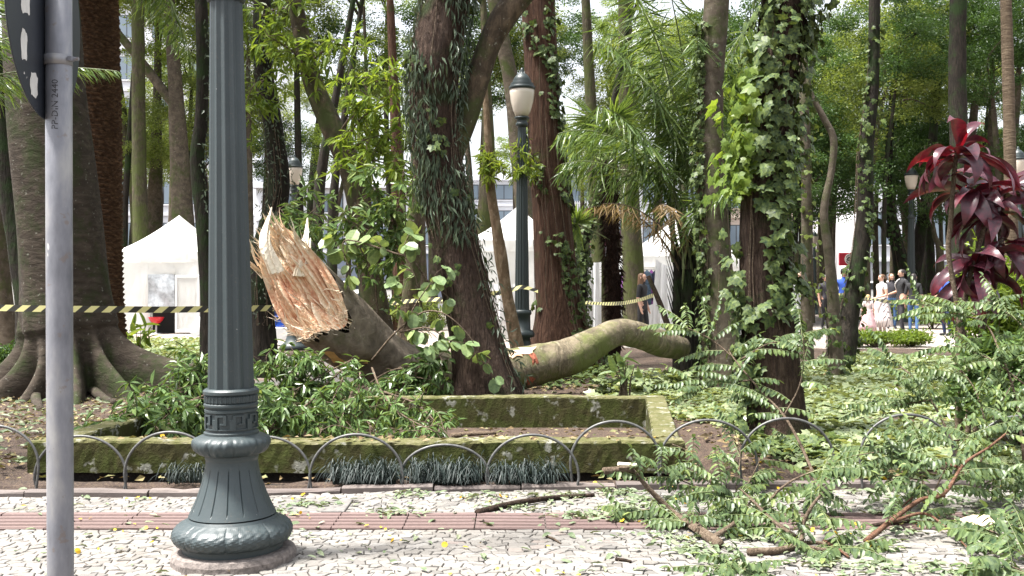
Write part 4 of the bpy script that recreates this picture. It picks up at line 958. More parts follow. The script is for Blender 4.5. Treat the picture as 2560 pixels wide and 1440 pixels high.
# inside and behind the planter, lance leaves
leafy("fallen_branch", "leafy green branch lying in the planter's left part, left of the lamp post", [[(520, 985, 9.4), (430, 1020, 9.2), (330, 1050, 9.0), (270, 1052, 8.9)], [(520, 960, 9.8), (440, 985, 9.6), (380, 1000, 9.4)], [(500, 1010, 9.2), (420, 1060, 8.9), (380, 1085, 8.7)], [(540, 960, 9.9), (500, 930, 9.9)]], 'leaf_lance', .135, .30, T_LN, .075, 22, .36, .75, 101, nl=5, amu=.55)
leafy("fallen_branch", "dense drooping leafy branch under the splintered log, right behind the lamp post", [[(880, 900, 10.9), (800, 940, 10.4), (720, 985, 10.0), (655, 1010, 9.7)], [(860, 920, 10.8), (760, 1010, 9.9), (700, 1060, 9.3)], [(820, 900, 10.7), (730, 920, 10.3), (660, 925, 10.2)], [(780, 1000, 9.6), (720, 1050, 9.1), (660, 1080, 8.9)]], 'leaf_lance', .13, .29, T_LN, .075, 26, .36, .8, 102, nl=5)
leafy("fallen_branch", "twiggy leafy branch spilling into the planter's middle below the log", [[(930, 920, 10.9), (960, 990, 10.1), (1010, 1040, 9.4), (1090, 1080, 8.9)], [(900, 930, 10.6), (900, 1010, 9.9), (930, 1075, 9.0)], [(860, 940, 10.5), (820, 1030, 9.6), (800, 1085, 8.8)], [(960, 980, 10.1), (1040, 1010, 9.8), (1110, 1075, 9.0)], [(880, 980, 10.0), (850, 1060, 9.2)]], 'leaf_lance', .105, .30, T_LN, .075, 20, .34, .75, 103, nl=4, amu=.6)
leafy("fallen_branch", "dark leafy branch covering the log's low middle left of the fern covered trunk", [[(900, 975, 11.3), (970, 930, 11.4), (1040, 915, 11.4), (1110, 920, 11.3)], [(930, 970, 11.2), (1000, 940, 11.3), (1080, 950, 11.2)], [(960, 985, 11.0), (1040, 985, 11.1), (1110, 975, 11.1)], [(1010, 960, 11.2), (1060, 920, 11.3), (1100, 890, 11.3)]], 'leaf_lance', .12, .36, T_OV, .08, 13, .30, .8, 108, nl=4, amu=.4)
leafy("leafy_branch", "upright leafy branch standing behind the log's splintered tip", [[(870, 860, 12.4), (800, 700, 12.6), (745, 590, 12.7), (700, 520, 12.8)], [(810, 700, 12.6), (770, 600, 12.5), (790, 520, 12.5)], [(780, 640, 12.7), (730, 570, 12.9), (740, 490, 13.0)]], 'leaf_lance', .15, .28, T_LN, .08, 16, .34, .65, 104, nl=4, amu=.75, cat="branch")
leafy("leafy_branch", "upright leafy branch with twigs rising between log and fern covered trunk", [[(960, 880, 12.2), (940, 700, 12.1), (985, 560, 12.1), (1010, 420, 12.1)], [(1080, 720, 12.0), (1010, 620, 12.0), (950, 590, 12.0), (850, 540, 12.0)], [(960, 600, 12.0), (1000, 520, 12.0), (1040, 440, 12.0)], [(950, 700, 12.0), (900, 620, 12.2), (880, 560, 12.2)], [(990, 560, 12.1), (940, 470, 12.2), (930, 430, 12.2)]], 'leaf_lance', .135, .33, T_OV, .085, 17, .34, .55, 105, nl=4, amu=.75, cat="branch", r0=.014)
leafy("round_leaf_branch", "branch of round grey green leaves hanging in front of the fern covered trunk", [[(930, 900, 11.0), (990, 830, 10.9), (1060, 780, 10.9), (1120, 790, 10.8), (1180, 850, 10.8), (1195, 900, 10.8)], [(1000, 830, 10.9), (1070, 820, 10.8), (1120, 850, 10.8)], [(1010, 820, 11.0), (1040, 760, 11.0), (1090, 690, 11.0)]], 'leaf_round', .145, .80, T_RD, .11, 5, .22, 1.0, 106, nl=2, amu=.5, cat="branch", spread=.5)
leafy("round_leaf_branch", "few big round leaves on a thin stalk left of the fern covered trunk", [[(1060, 800, 11.3), (1040, 700, 11.3), (1010, 630, 11.3), (1020, 590, 11.3)], [(1010, 640, 11.3), (870, 600, 11.4), (860, 640, 11.4)]], 'leaf_round', .17, .80, T_RD, .14, 6, .20, .7, 107, nl=2, amu=.7, cat="branch", spread=.5)
# brighter sprays high on the leaning trunk and other young shoots
def sprays(root, base, stems, mat, seed, **kw): leafy(None, None, stems, mat, seed=seed, parent=root, base=base, **kw)
sprays(lt, lb, [[(850, 330, 13.6), (900, 260, 13.2), (950, 200, 13.0), (1010, 230, 12.9)], [(860, 350, 13.5), (910, 290, 13.2), (970, 260, 13.0)], [(870, 380, 13.5), (930, 340, 13.2), (980, 350, 13.1), (1030, 380, 13.0)], [(770, 160, 13.9), (720, 120, 13.8), (670, 90, 13.6)], [(870, 400, 13.5), (930, 400, 13.1), (1000, 420, 13.0)], [(780, 150, 13.9), (840, 110, 13.5), (880, 130, 13.4)]], 'leaf_bright', 201, ls=.17, wr=.27, per=.10, ntw=17, tw=.42, droop=.5, nl=4, amu=.5, r0=.018, spread=.8)
sprays(ct, cb, [[(655, 120, 14.6), (690, 90, 14.3), (740, 100, 14.2)], [(660, 200, 14.6), (630, 220, 14.3), (610, 280, 14.2)], [(655, 40, 14.6), (700, 20, 14.3), (740, 30, 14.2)]], 'leaf_bright', 202, ls=.18, wr=.3, per=.1, ntw=14, tw=.45, droop=.4, nl=4, amu=.35)
sprays(th_, hb, [[(1222, 390, 15.2), (1215, 420, 15.1), (1200, 440, 15.0)], [(1222, 390, 15.2), (1250, 410, 15.1), (1262, 440, 15.0)], [(1222, 380, 15.2), (1225, 420, 14.9)]], 'leaf_bright', 203, ls=.15, wr=.26, per=.1, ntw=8, tw=.2, droop=.3, nl=5, amu=.75)
sprays(bt_, bb, [[(1330, 430, 16.3), (1300, 380, 16.2), (1290, 350, 16.2)], [(1330, 430, 16.3), (1310, 420, 16.2), (1285, 430, 16.2)]], 'leaf_bright', 204, ls=.16, wr=.24, per=.1, ntw=9, tw=.24, droop=.3, nl=5, amu=.6)

# pinnate fallen branches at the right front
def pinnate(ms, ml, p0, d, L, rs, lf=.058, wr=.50, droop=.35):
    n = max(5, int(L / .031)); d = norm(d); P = [np.array(p0, float)]
    dv = d.copy()
    for i in range(n): dv = norm(dv + np.array([0, 0, -droop / n * 1.6]) + rs.normal(size=3) * .03); P.append(P[-1] + dv * L / n)
    P = np.array(P); P[:, 2] = np.maximum(P[:, 2], .02); tube(ms, P, np.linspace(.0028, .001, len(P)), 4, caps=False, mi=1)
    T, _, _ = frames(P); side = norm(np.cross(T, np.array([0, 0, 1.0]) + 1e-3)); amu = rs.uniform(.2, .8)
    for sg in (-1, 1):
        q = P[1:]; dd = norm(side[1:] * sg * .75 + T[1:] * .35 + np.array([0, 0, -.75]) + rs.normal(size=(n, 3)) * .14)
        nr = np.array([0, -.3, 1.0]) + side[1:] * sg * .5 + rs.normal(size=(n, 3)) * .2
        l = lf * rs.uniform(.8, 1.2, n) * (1 - .35 * np.abs(np.linspace(-1, 1, n)) ** 3); leaves(ml, T_OV, q, dd, nr, l, l * wr, np.clip(rs.normal(amu, .14, n), 0, 1))
    leaves(ml, T_OV, P[-1:], T[-1:], [(0, 0, 1)], lf, lf * wr)
def pin_branch(label, stems, seed, nfr=16, L=.30, r0=.014, twigm='twig', spread=.8, lf=.058, up=.35, name="fallen_branch", cat="fallen branch", zmin=.02):
    rs = np.random.RandomState(seed); S = [np.array([W(*q[:3]) for q in s]) for s in stems]
    base = np.array([S[0][0][0], S[0][0][1], 0.0]); root = thing(name, label, cat, base, group="leafy branches fallen on the pavement")
    ms, ml = MB(), MB()
    for k, s in enumerate(S):
        s = s.copy(); s[:, 2] = np.maximum(s[:, 2], zmin); P = catmull(s, 7) - base; P[:, 2] = np.maximum(P[:, 2], .01); n = len(P)
        rad = r0 * (1.0 if k == 0 else .6)
        tube(ms, P, np.linspace(rad, rad * .35, n), 9, wob(seed + k, .10), a=.5)
        for q in range(nfr):
            i = rs.randint(int(n * .15), n); t = norm(P[min(i + 1, n - 1)] - P[max(i - 1, 0)])
            d = t * .8 + rs.normal(size=3) * spread; d[2] = abs(d[2]) * .6 + up * rs.rand(); pinnate(ms, ml, P[i], d, L * rs.uniform(.6, 1.25), rs, lf)
    ms.build("branch", [M[twigm], M['twig_green']], root, True); stuff(ml.build("leaves", M['leaf_pin'], root)); return root
g = GP
def gpt(px, py, h=0.0):           # pixel on the ground, lifted by h metres at the same distance
    d = CH * F / (py - HY); return (px, py - h * F / d, d)
cut = pin_branch("thick sawn off branch sloping up to the left, leaves at its lower end", [[gpt(1800, 1372), gpt(1750, 1340, .03), (1690, 1288, 6.2), (1625, 1225, 6.25), (1580, 1172, 6.3)], [(1690, 1288, 6.2), gpt(1640, 1290, .03), gpt(1560, 1290, .03)], [gpt(1780, 1360, .03), gpt(1840, 1330, .06), gpt(1880, 1290, .1)], [gpt(1740, 1330, .05), gpt(1680, 1320, .03)]], 301, 9, .24, .030)
mb = MB(); P = np.array([W(1582, 1172, 6.3), W(1545, 1176, 6.28), W(1508, 1178, 6.25)]) - np.array(cut.location); tube(mb, catmull(P, 5), .024, 12, wob(5, .08)); mb.build("stub", M['twig'], cut, True)
mb = MB(); tube(mb, [W(1590, 1163, 6.27) - np.array(cut.location), W(1545, 1160, 6.25) - np.array(cut.location)], .012, 8, a=1.0); mb.build("pale_cut", M['wood'], cut)
pin_branch("long brown forked branch lying across the mosaic pavement at the right", [[gpt(2165, 1362, .01), gpt(2220, 1335, .06), gpt(2300, 1300, .12), (2360, 1235, 6.2), (2410, 1160, 6.3), (2470, 1120, 6.4), (2520, 1080, 6.5)], [gpt(2230, 1330, .06), gpt(2310, 1318, .08), gpt(2370, 1345, .05), gpt(2425, 1385, .01)], [(2360, 1240, 6.2), gpt(2300, 1250, .05), gpt(2230, 1300, .02)], [(2400, 1170, 6.3), (2340, 1150, 6.5), (2290, 1150, 6.6)]], 302, 9, .26, .017, 'twig_red')
pin_branch("pale forked branch standing up between leaves in the right foreground", [[gpt(1870, 1390, .02), gpt(1950, 1385, .02), gpt(2000, 1370, .03), (2008, 1310, 5.7), (2030, 1265, 5.7), (2058, 1230, 5.75)], [gpt(2000, 1372, .03), gpt(2060, 1368, .02), gpt(2120, 1395, .01)], [gpt(2000, 1378, .03), gpt(2080, 1385, .02), gpt(2160, 1372, .02)], [gpt(1990, 1360, .04), (1930, 1300, 5.9), (1880, 1250, 6.1), (1850, 1222, 6.2)]], 303, 9, .26, .021)
pin_branch("leafy branch arching up in front of the ivy covered trunk", [[(2050, 1240, 7.0), (2010, 1130, 7.3), (1960, 1040, 7.5), (1900, 975, 7.7), (1830, 890, 7.9), (1820, 860, 8.0)], [(1960, 1040, 7.5), (2000, 960, 7.6), (2010, 870, 7.7), (2000, 820, 7.8)], [(1840, 900, 7.9), (1780, 850, 8.0), (1720, 820, 8.1)], [(1850, 900, 7.9), (1920, 860, 8.0), (1990, 850, 8.0)], [(1880, 950, 7.8), (1800, 960, 7.9), (1740, 980, 7.9)]], 304, 10, .32, .012)
pin_branch("hanging leafy branches piled beside the planter's right corner", [[(1800, 1250, 6.9), (1760, 1180, 7.0), (1720, 1130, 7.0), (1680, 1110, 7.0)], [(1840, 1240, 7.0), (1850, 1130, 7.2), (1830, 1060, 7.3)], [(1780, 1230, 6.9), (1700, 1200, 6.9), (1640, 1170, 6.9)], [(1860, 1230, 7.0), (1900, 1150, 7.1)]], 305, 9, .26, .009)
pin_branch("low spray of comb like leaves over the pavement below the ivy trunk", [[gpt(1900, 1290, .03), (1960, 1215, 6.4), (2030, 1180, 6.4), (2090, 1170, 6.4)], [gpt(1900, 1290, .03), (1840, 1240, 6.4), (1780, 1230, 6.4)], [gpt(1980, 1280, .03), (2060, 1230, 6.3), (2130, 1220, 6.3)], [gpt(1960, 1300, .02), gpt(1900, 1320, .04), gpt(1840, 1330, .03)]], 306, 10, .30, .009)
pin_branch("wide spray of comb like leaves in front of the ivy bed at the right", [[(2330, 1250, 6.5), (2280, 1160, 6.6), (2220, 1130, 6.6), (2130, 1140, 6.6)], [(2330, 1240, 6.5), (2380, 1140, 6.6), (2420, 1090, 6.6)], [(2300, 1200, 6.5), (2230, 1190, 6.5), (2170, 1190, 6.5)], [(2380, 1210, 6.6), (2460, 1160, 6.6), (2520, 1190, 6.5)]], 307, 11, .30, .009)
pin_branch("torn leafy branches heaped over the hoop left of the burgundy plant", [[(2420, 1210, 7.4), (2360, 1060, 7.6), (2300, 960, 7.8), (2230, 900, 8.0)], [(2440, 1200, 7.3), (2480, 1060, 7.5), (2530, 960, 7.6), (2570, 900, 7.7)], [(2330, 1000, 7.8), (2260, 1010, 7.8), (2200, 1020, 7.8)], [(2400, 1100, 7.5), (2330, 1110, 7.5), (2280, 1130, 7.5)], [(2470, 1080, 7.5), (2440, 980, 7.6), (2400, 920, 7.7)]], 308, 13, .34, .012)
pin_branch("leafy branches in the right picture edge below the burgundy plant", [[(2560, 1150, 7.4), (2540, 1000, 7.6), (2500, 880, 7.9), (2450, 800, 8.1), (2330, 790, 8.3)], [(2560, 960, 7.6), (2480, 900, 7.8), (2400, 870, 8.0)], [(2600, 900, 7.6), (2560, 820, 7.8), (2500, 770, 8.0)], [(2600, 1050, 7.4), (2540, 1070, 7.4), (2480, 1040, 7.4)], [(2450, 800, 8.1), (2420, 780, 8.2), (2300, 760, 8.3)]], 309, 13, .34, .012)
pin_branch("broad torn leaves in the bottom right corner of the pavement", [[gpt(2600, 1440, .02), gpt(2540, 1400, .06), gpt(2480, 1370, .09), gpt(2440, 1350, .05)], [gpt(2600, 1460, .02), gpt(2520, 1440, .05), gpt(2440, 1435, .03)], [gpt(2580, 1380, .05), gpt(2540, 1330, .06), gpt(2500, 1300, .06)]], 310, 9, .24, .008, lf=.08)
pin_branch("small leaf spray lying flat on the mosaic at the bottom centre right", [[gpt(1860, 1400, .01), gpt(1830, 1420, .03), gpt(1790, 1430, .02)], [gpt(1830, 1420, .02), gpt(1880, 1440, .02)]], 311, 7, .2, .006, spread=.6)
pin_branch("dark sprays of leaves hanging over the tactile strip at the right edge", [[gpt(2570, 1240, .12), (2530, 1180, 6.9), (2480, 1200, 6.8), (2440, 1220, 6.7)], [gpt(2570, 1250, .1), (2560, 1200, 6.7), (2540, 1240, 6.6)], [gpt(2560, 1260, .08), (2500, 1230, 6.7), (2460, 1240, 6.6)]], 312, 8, .24, .007)
# bare sticks
def stick(label, pts, r, mat, seed, name="stick"):
    S = np.array([W(*q) for q in pts]); base = np.array([S[0][0], S[0][1], 0.0]); root = thing(name, label, "stick", base)
    P = catmull(S - base, 6); mb = MB(); tube(mb, P, np.linspace(r, r * .6, len(P)), 9, wob(seed, .16)); mb.build("stick_body", M[mat], root, True)
    return root
M['deadwood'] = barkmat("dead stick bark", (.055, .035, .025), (.12, .085, .06), (.06, .07, .03), .2, (10, 10, 10), 4, .9)
stick("dead brown stick lying across the mosaic behind the tactile strip", [gpt(1192, 1287, .012), gpt(1260, 1272, .02), gpt(1330, 1262, .03), gpt(1400, 1250, .02), gpt(1485, 1243, .015)], .022, 'deadwood', 1)
stick("short bark coloured twig on the mosaic near the picture bottom", [gpt(1365, 1343, .008), gpt(1385, 1352, .01), gpt(1402, 1362, .006)], .008, 'twig', 2)
stick("cut twig lying on the planter floor", [(1130, 1090, 9.3), (1180, 1085, 9.35), (1240, 1082, 9.4)], .026, 'twig', 3)
stick("dark rotten stick lying over the tactile strip at the right", [gpt(2180, 1320, .012), gpt(2260, 1312, .02), gpt(2340, 1316, .02), gpt(2470, 1318, .012)], .016, 'deadwood', 4)
stick("thin brown stick leaning down from the pale forked branch", [gpt(2060, 1365, .03), gpt(2100, 1385, .02), gpt(2122, 1398, .01)], .010, 'twig_red', 5)
stick("tiny dark bark chip on the mosaic, bottom centre right", [gpt(1540, 1402, .008), gpt(1560, 1405, .010), gpt(1578, 1408, .008)], .012, 'deadwood', 6)
pb = thing("bark_slab", "curled slab of pale bark lying on the strip at the right edge", "bark", GP(2465, 1320))
mb = MB(); n, m = 14, 6; V = []
for i in range(n):
    for j in range(m):
        t = i / (n - 1) - .5; s = j / (m - 1) - .5; V.append((t * .30 + .01 * math.sin(9 * s), s * .13, .03 + .035 * math.cos(t * 7 + s * 3) * math.cos(s * 2.6) + RS.normal() * .004))
mb.add(V, [(i * m + j, i * m + j + 1, (i + 1) * m + j + 1, (i + 1) * m + j) for i in range(n - 1) for j in range(m - 1)], .95)
M['pale_bark'] = plain("pale bark inside", (.46, .37, .26), .85, vary=.35, scale=22, bmp=.5)
sb = mb.build("bark_piece", M['pale_bark'], pb); sm = sb.modifiers.new("thick", 'SOLIDIFY'); sm.thickness = .012

# ------------------------------------------------------------------ ground ivy, litter, petals, grass
def in_poly(x, y, poly):
    c = np.zeros(len(x), bool); n = len(poly)
    for i in range(n):
        x0, y0 = poly[i]; x1, y1 = poly[(i + 1) % n]
        k = ((y0 > y) != (y1 > y)) & (x < (x1 - x0) * (y - y0) / (y1 - y0 + 1e-9) + x0); c ^= k
    return c
def ground_cover(name, label, cat, poly, dens, ls, mat, T, hmax, seed, hz=lambda x, y: 0 * x, up=1.2, tall=0.0, abeta=(2, 2.2)):
    rs = np.random.RandomState(seed); P = np.array(poly); lo, hi = P.min(0), P.max(0); n = int(dens * np.prod(hi - lo))
    x = rs.uniform(lo[0], hi[0], n); y = rs.uniform(lo[1], hi[1], n); k = in_poly(x, y, poly)
    e = np.sin(x * 3.1 + y) + np.sin(y * 2.7 - x * 1.3); k &= (e > -1.35) | (rs.rand(n) < .35); x, y, e = x[k], y[k], e[k]; n = len(x)
    z = hz(x, y) + hmax * (.35 + .3 * (e + 2) / 4) * rs.uniform(.35, 1.25, n)
    th = rs.uniform(0, 6.28, n); d = np.stack([np.cos(th), np.sin(th), rs.normal(-.18, .2, n)], -1); nr = rs.normal(size=(n, 3)) * .42 + np.array([-.05, .10, up])
    l = ls * rs.uniform(.55, 1.35, n); mb = MB(); leaves(mb, T, np.stack([x, y, z], -1), d, nr, l, l * .98, rs.beta(*abeta, n))
    o = mb.build(name, M[mat]); return tag(o, label, cat, kind="stuff")
BED = [(X(1500, 13.2), 13.3), (X(1470, 12.3), 12.2), (X(1490, 11.4), 11.3), (X(1640, 11.0), 10.9), (X(1800, 10.4), 10.4), (X(1850, 9.6), 9.5), (X(1880, 8.9), 8.9), (X(2010, 8.0), 8.0), (X(2150, 7.55), 7.5), (X(2700, 7.5), 7.5), (X(2750, 12), 12), (X(2500, 15.6), 15.6), (X(2350, 19.4), 19.4), (X(2080, 20.4), 20.4), (X(2010, 17.5), 17.5), (X(1700, 15.5), 15.5)]
ground_cover("ivy_bed", "glossy ivy carpet covering the bed at the right", "ivy", BED, 640, .105, 'ivy', T_IV, .11, 41)
ground_cover("ivy_mound", "ivy growing up under the fallen log's arch", "ivy", [(X(1480, 12.7), 12.75), (X(1560, 12.5), 12.6), (X(1720, 13.0), 13.2), (X(1760, 14.4), 14.4), (X(1560, 14.6), 14.6)], 420, .10, 'ivy', T_IV, .36, 45)
ground_cover("ivy_bed", "small leafed ivy patch at the foot of the square white tent", "ivy", [(X(300, 21), 21.2), (X(300, 16.5), 16.4), (X(420, 16.2), 16.0), (X(530, 17.0), 16.9), (X(640, 19), 19.4), (X(560, 24), 24.5), (X(300, 24), 24.5)], 170, .11, 'ivy', T_IVS, .20, 42)
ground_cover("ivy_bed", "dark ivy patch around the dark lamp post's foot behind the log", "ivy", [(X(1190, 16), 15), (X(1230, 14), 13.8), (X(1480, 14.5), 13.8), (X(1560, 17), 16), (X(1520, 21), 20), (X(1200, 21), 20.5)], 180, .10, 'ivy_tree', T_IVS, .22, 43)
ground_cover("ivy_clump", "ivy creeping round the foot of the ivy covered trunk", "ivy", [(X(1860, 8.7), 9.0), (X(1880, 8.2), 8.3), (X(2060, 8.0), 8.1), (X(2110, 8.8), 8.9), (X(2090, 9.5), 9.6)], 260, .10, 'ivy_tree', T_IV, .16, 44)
rs = np.random.RandomState(51)
def scatter(name, label, cat, n, area, ls, mat, T, seed, z=.012, wr=.5, flat=.25, clump=None):
    rs = np.random.RandomState(seed); x0, x1, y0, y1 = area
    x = rs.uniform(x0, x1, n); y = rs.uniform(y0, y1, n)
    if clump is not None:
        c = np.stack([rs.uniform(x0, x1, clump), rs.uniform(y0, y1, clump)], -1)[rs.randint(clump, size=n)]; x = c[:, 0] + rs.normal(size=n) * .09; y = c[:, 1] + rs.normal(size=n) * .05
    inp = (y > 7.5) & (y < 10.6) & (x > -3.75) & (x < 1.6)
    zz = np.where(inp, np.where((y > 7.57) & (y < 7.79), .28, -.035), z) + rs.uniform(0, .012, n)
    k = ~((y > 10.40) & (y < 10.64) & inp); x, y, zz = x[k], y[k], zz[k]; n = len(x)
    th = rs.uniform(0, 6.28, n); d = np.stack([np.cos(th), np.sin(th), rs.normal(0, .12, n)], -1); nr = rs.normal(size=(n, 3)) * flat + np.array([0, 0, 1.0]); l = ls * rs.uniform(.5, 1.4, n)
    mb = MB(); leaves(mb, T, np.stack([x, y, zz], -1), d, nr, l, l * wr, rs.rand(n)); return tag(mb.build(name, M[mat]), label, cat, kind="stuff")
scatter("leaf_litter", "brown dry leaves littering the soil under the trees", "litter", 13000, (-7.5, 7.5, 7.4, 16.5), .065, 'litter', T_RH, 52, .03, .55, .45)
scatter("torn_leaves", "torn green leaves strewn over the mosaic pavement", "leaves", 420, (-3.6, 3.6, 5.0, 7.1), .055, 'litter_green', T_OV, 53, .010, .45, .25)
scatter("torn_leaves", "little heaps of pale green leaves along the kerb", "leaves", 620, (-1.9, 1.6, 6.3, 7.1), .05, 'litter_green', T_OV, 54, .012, .45, .35, 14)
scatter("torn_leaves", "green leaves fallen thickly around the branches at the right", "leaves", 1500, (.7, 3.6, 5.0, 7.2), .055, 'litter_green', T_OV, 55, .012, .42, .35, 60)
scatter("yellow_petals", "small yellow fallen flowers dotted over pavement and soil", "petals", 230, (-3.6, 3.6, 5.0, 8.5), .028, 'yellow', T_RD, 56, .014, .9, .6, 105)
scatter("torn_leaves", "green leaves shed on the soil by the fig roots", "leaves", 700, (-6.5, -2.6, 8.0, 12.5), .10, 'litter_green', T_LN, 57, .035, .4, .45)
def tuft(label, px, wpx, n, seed, hs=1.0):
    d = 7.36; c = np.array([X(px, d), d, .02]); root = thing("mondo_grass", label, "grass tuft", c, group="mondo grass tufts along the kerb")
    rs = np.random.RandomState(seed); mb = MB(); hw = wpx / F * d / 2
    bx = rs.uniform(-hw, hw, n) * .82; by = rs.uniform(-.13, .10, n); L = rs.uniform(.10, .25, n) * hs * (.75 + .35 * np.sin(bx * 19 + seed) ** 2); th = rs.uniform(0, 6.28, n)
    out = np.stack([np.cos(th), np.sin(th) - .35, np.zeros(n)], -1); m = 6; t = np.linspace(0, 1, m)
    rise = rs.uniform(.5, 1.0, n) * L; run = L * rs.uniform(.4, .95, n)
    C = np.stack([bx, by, np.zeros(n)], -1)[:, None] + out[:, None] * (run[:, None] * t ** 1.3)[..., None]
    C[..., 2] += rise[:, None] * (np.sin(t * 2.75) * .95)[None]; C[..., 2] = np.maximum(C[..., 2], .004)
    sd = np.stack([-out[:, 1], out[:, 0], np.zeros(n)], -1) * .0034; wv = (1 - t ** 2 * .85)[None, :, None]
    V = np.stack([C - sd[:, None] * wv, C + sd[:, None] * wv], 2).reshape(-1, 3)
    b = (np.arange(n) * m * 2)[:, None] + (np.arange(m - 1) * 2)[None]; mb.add(V, np.stack([b, b + 1, b + 3, b + 2], -1).reshape(-1, 4), np.repeat(rs.rand(n), m * 2))
    stuff(mb.build("leaves", M['grass'], root))
tuft("sparse mondo grass tuft just left of the lamp post's foot", 480, 120, 170, 1, .75)
tuft("mondo grass tuft behind the first clear hoop right of the lamp post", 915, 190, 850, 2, .85)
tuft("wide mondo grass tuft under the lowest hoop", 1112, 215, 950, 3, .9)
tuft("mondo grass tuft furthest right along the kerb", 1312, 185, 700, 4, .8)

# ------------------------------------------------------------------ palms
def frond_mesh(L, seed, dead=False, nl=90, lf=.52, wid=.024):
    rs = np.random.RandomState(seed); mb = MB(); t = np.linspace(0, 1, nl)
    P = np.stack([t * L, np.zeros(nl), -.34 * L * t ** 2.6], -1)            # x outward, droops; root pitches it
    tube(mb, P, np.linspace(.020, .004, nl), 6, mi=1)
    T = norm(np.gradient(P, axis=0)); k = np.arange(nl)[t > .16]
    for sg in (-1, 1):
        n = len(k); dd = T[k] * .55 + np.array([0, sg * .85, 0]) + rs.normal(size=(n, 3)) * .22 + np.array([0, 0, -.85 if not dead else -.9]); l = lf * np.sin(np.clip((t[k] - .08) / .95, 0, 1) * 2.7 + .25) * rs.uniform(.75, 1.15, n)
        leaves(mb, T_STRAP, P[k], dd, np.array([0, -sg * .5, 1.0]) + rs.normal(size=(n, 3)) * .25, np.maximum(l, .08), wid, np.clip(rs.normal(.5, .25, n), 0, 1))
    return mb.mesh("frond", [M['palm_dead'] if dead else M['palm'], M['twig_green'] if not dead else M['twig']])
FR = [frond_mesh(2.6, 1), frond_mesh(3.0, 2, nl=98), frond_mesh(2.3, 3, lf=.55)]
FD = [frond_mesh(2.0, 4, True, 55, .35), frond_mesh(1.6, 5, True, 45, .3)]
pd = 14.6; pbase = np.array([X(1712, pd), pd, 0]); pal = thing("clumping_palm", "feathery green palm with dark old stems in front of the tent's draped entrance", "palm", pbase)
mb = MB(); rs = np.random.RandomState(61)
for dx, dy, top, r in ((-.06, 0, 1.9, .10), (.09, .05, 2.3, .12), (.01, -.1, 1.6, .08), (.2, .1, 2.2, .09)):
    tube(mb, catmull([(dx, dy, -.1), (dx * 1.1, dy, top * .5), (dx * 1.3, dy, top)], 8), np.linspace(r, r * .8, 17), 12, fissure(3, .12, 5))
for q in range(70):                                                       # old leaf bases and dry stalks
    a = rs.uniform(0, 6.28); z = rs.uniform(.2, 2.0); r = .17; p0 = np.array([.06 + r * math.cos(a), r * math.sin(a) * .8, z]); tube(mb, catmull([p0, p0 + np.array([.03 * math.cos(a), .03 * math.sin(a), .35]), p0 + np.array([.14 * math.cos(a), .14 * math.sin(a), .75])], 3), np.linspace(.018, .004, 7), 5)
mb.build("old_stems", M['bark_dark'], pal, True)
def place_frond(me, yaw, pitch, z, roll=0, sc=1.0, x=0, y=0, nm="frond"):
    o = link(nm, me, pal); o.rotation_mode = 'XYZ'
    m = Matrix.Rotation(yaw, 4, 'Z') @ Matrix.Rotation(-pitch, 4, 'Y') @ Matrix.Rotation(roll, 4, 'X')
    o.matrix_local = Matrix.Translation((.06 + x, y, z)) @ m @ Matrix.Scale(sc, 4)
def arch_frond(L, pitch, bend, seed, dead=False, nl=120, lf=.60, wid=.024):
    rs = np.random.RandomState(seed); mb = MB(); t = np.linspace(0, 1, nl); an = math.radians(pitch) - math.radians(bend) * t ** 1.7
    st = L / (nl - 1); P = np.stack([np.concatenate([[0], np.cumsum(np.cos(an[:-1]) * st)]), .05 * L * np.sin(t * 2 + seed), np.concatenate([[0], np.cumsum(np.sin(an[:-1]) * st)])], -1)
    tube(mb, P, np.linspace(.022, .004, nl), 6, mi=1); T = norm(np.gradient(P, axis=0)); k = np.arange(nl)[t > (.34 if not dead else .3)]; sd = np.array([0, 1.0, 0])
    for sg in (-1, 1):
        n = len(k); dd = T[k] * rs.uniform(.2, .7, (n, 1)) + sd * sg * rs.uniform(.35, .8, (n, 1)) + np.array([0, 0, -.62]) + rs.normal(size=(n, 3)) * .16; l = lf * (.45 + .55 * np.sin(np.clip((t[k] - .36) / .64, 0, 1) * 2.5 + .4)) * rs.uniform(.7, 1.15, n)
        leaves(mb, T_STRAP, P[k], dd, rs.normal(size=(n, 3)) * .5 + np.array([0, -sg * .3, .8]), l, wid * rs.uniform(.7, 1.3, n), np.clip(rs.normal(.5, .25, n), 0, 1))
    return mb.mesh("frond", [M['palm_dead'] if dead else M['palm'], M['twig'] if dead else M['twig_green']])
AF = [arch_frond(3.6, 87, 60, 1), arch_frond(4.0, 89, 48, 2, nl=130), arch_frond(3.0, 84, 80, 3), arch_frond(2.7, 76, 95, 4), arch_frond(3.4, 85, 105, 5)]
AD = [arch_frond(2.2, 68, 80, 6, True, 60, .34, .018), arch_frond(1.9, 60, 70, 7, True, 54, .32, .018)]
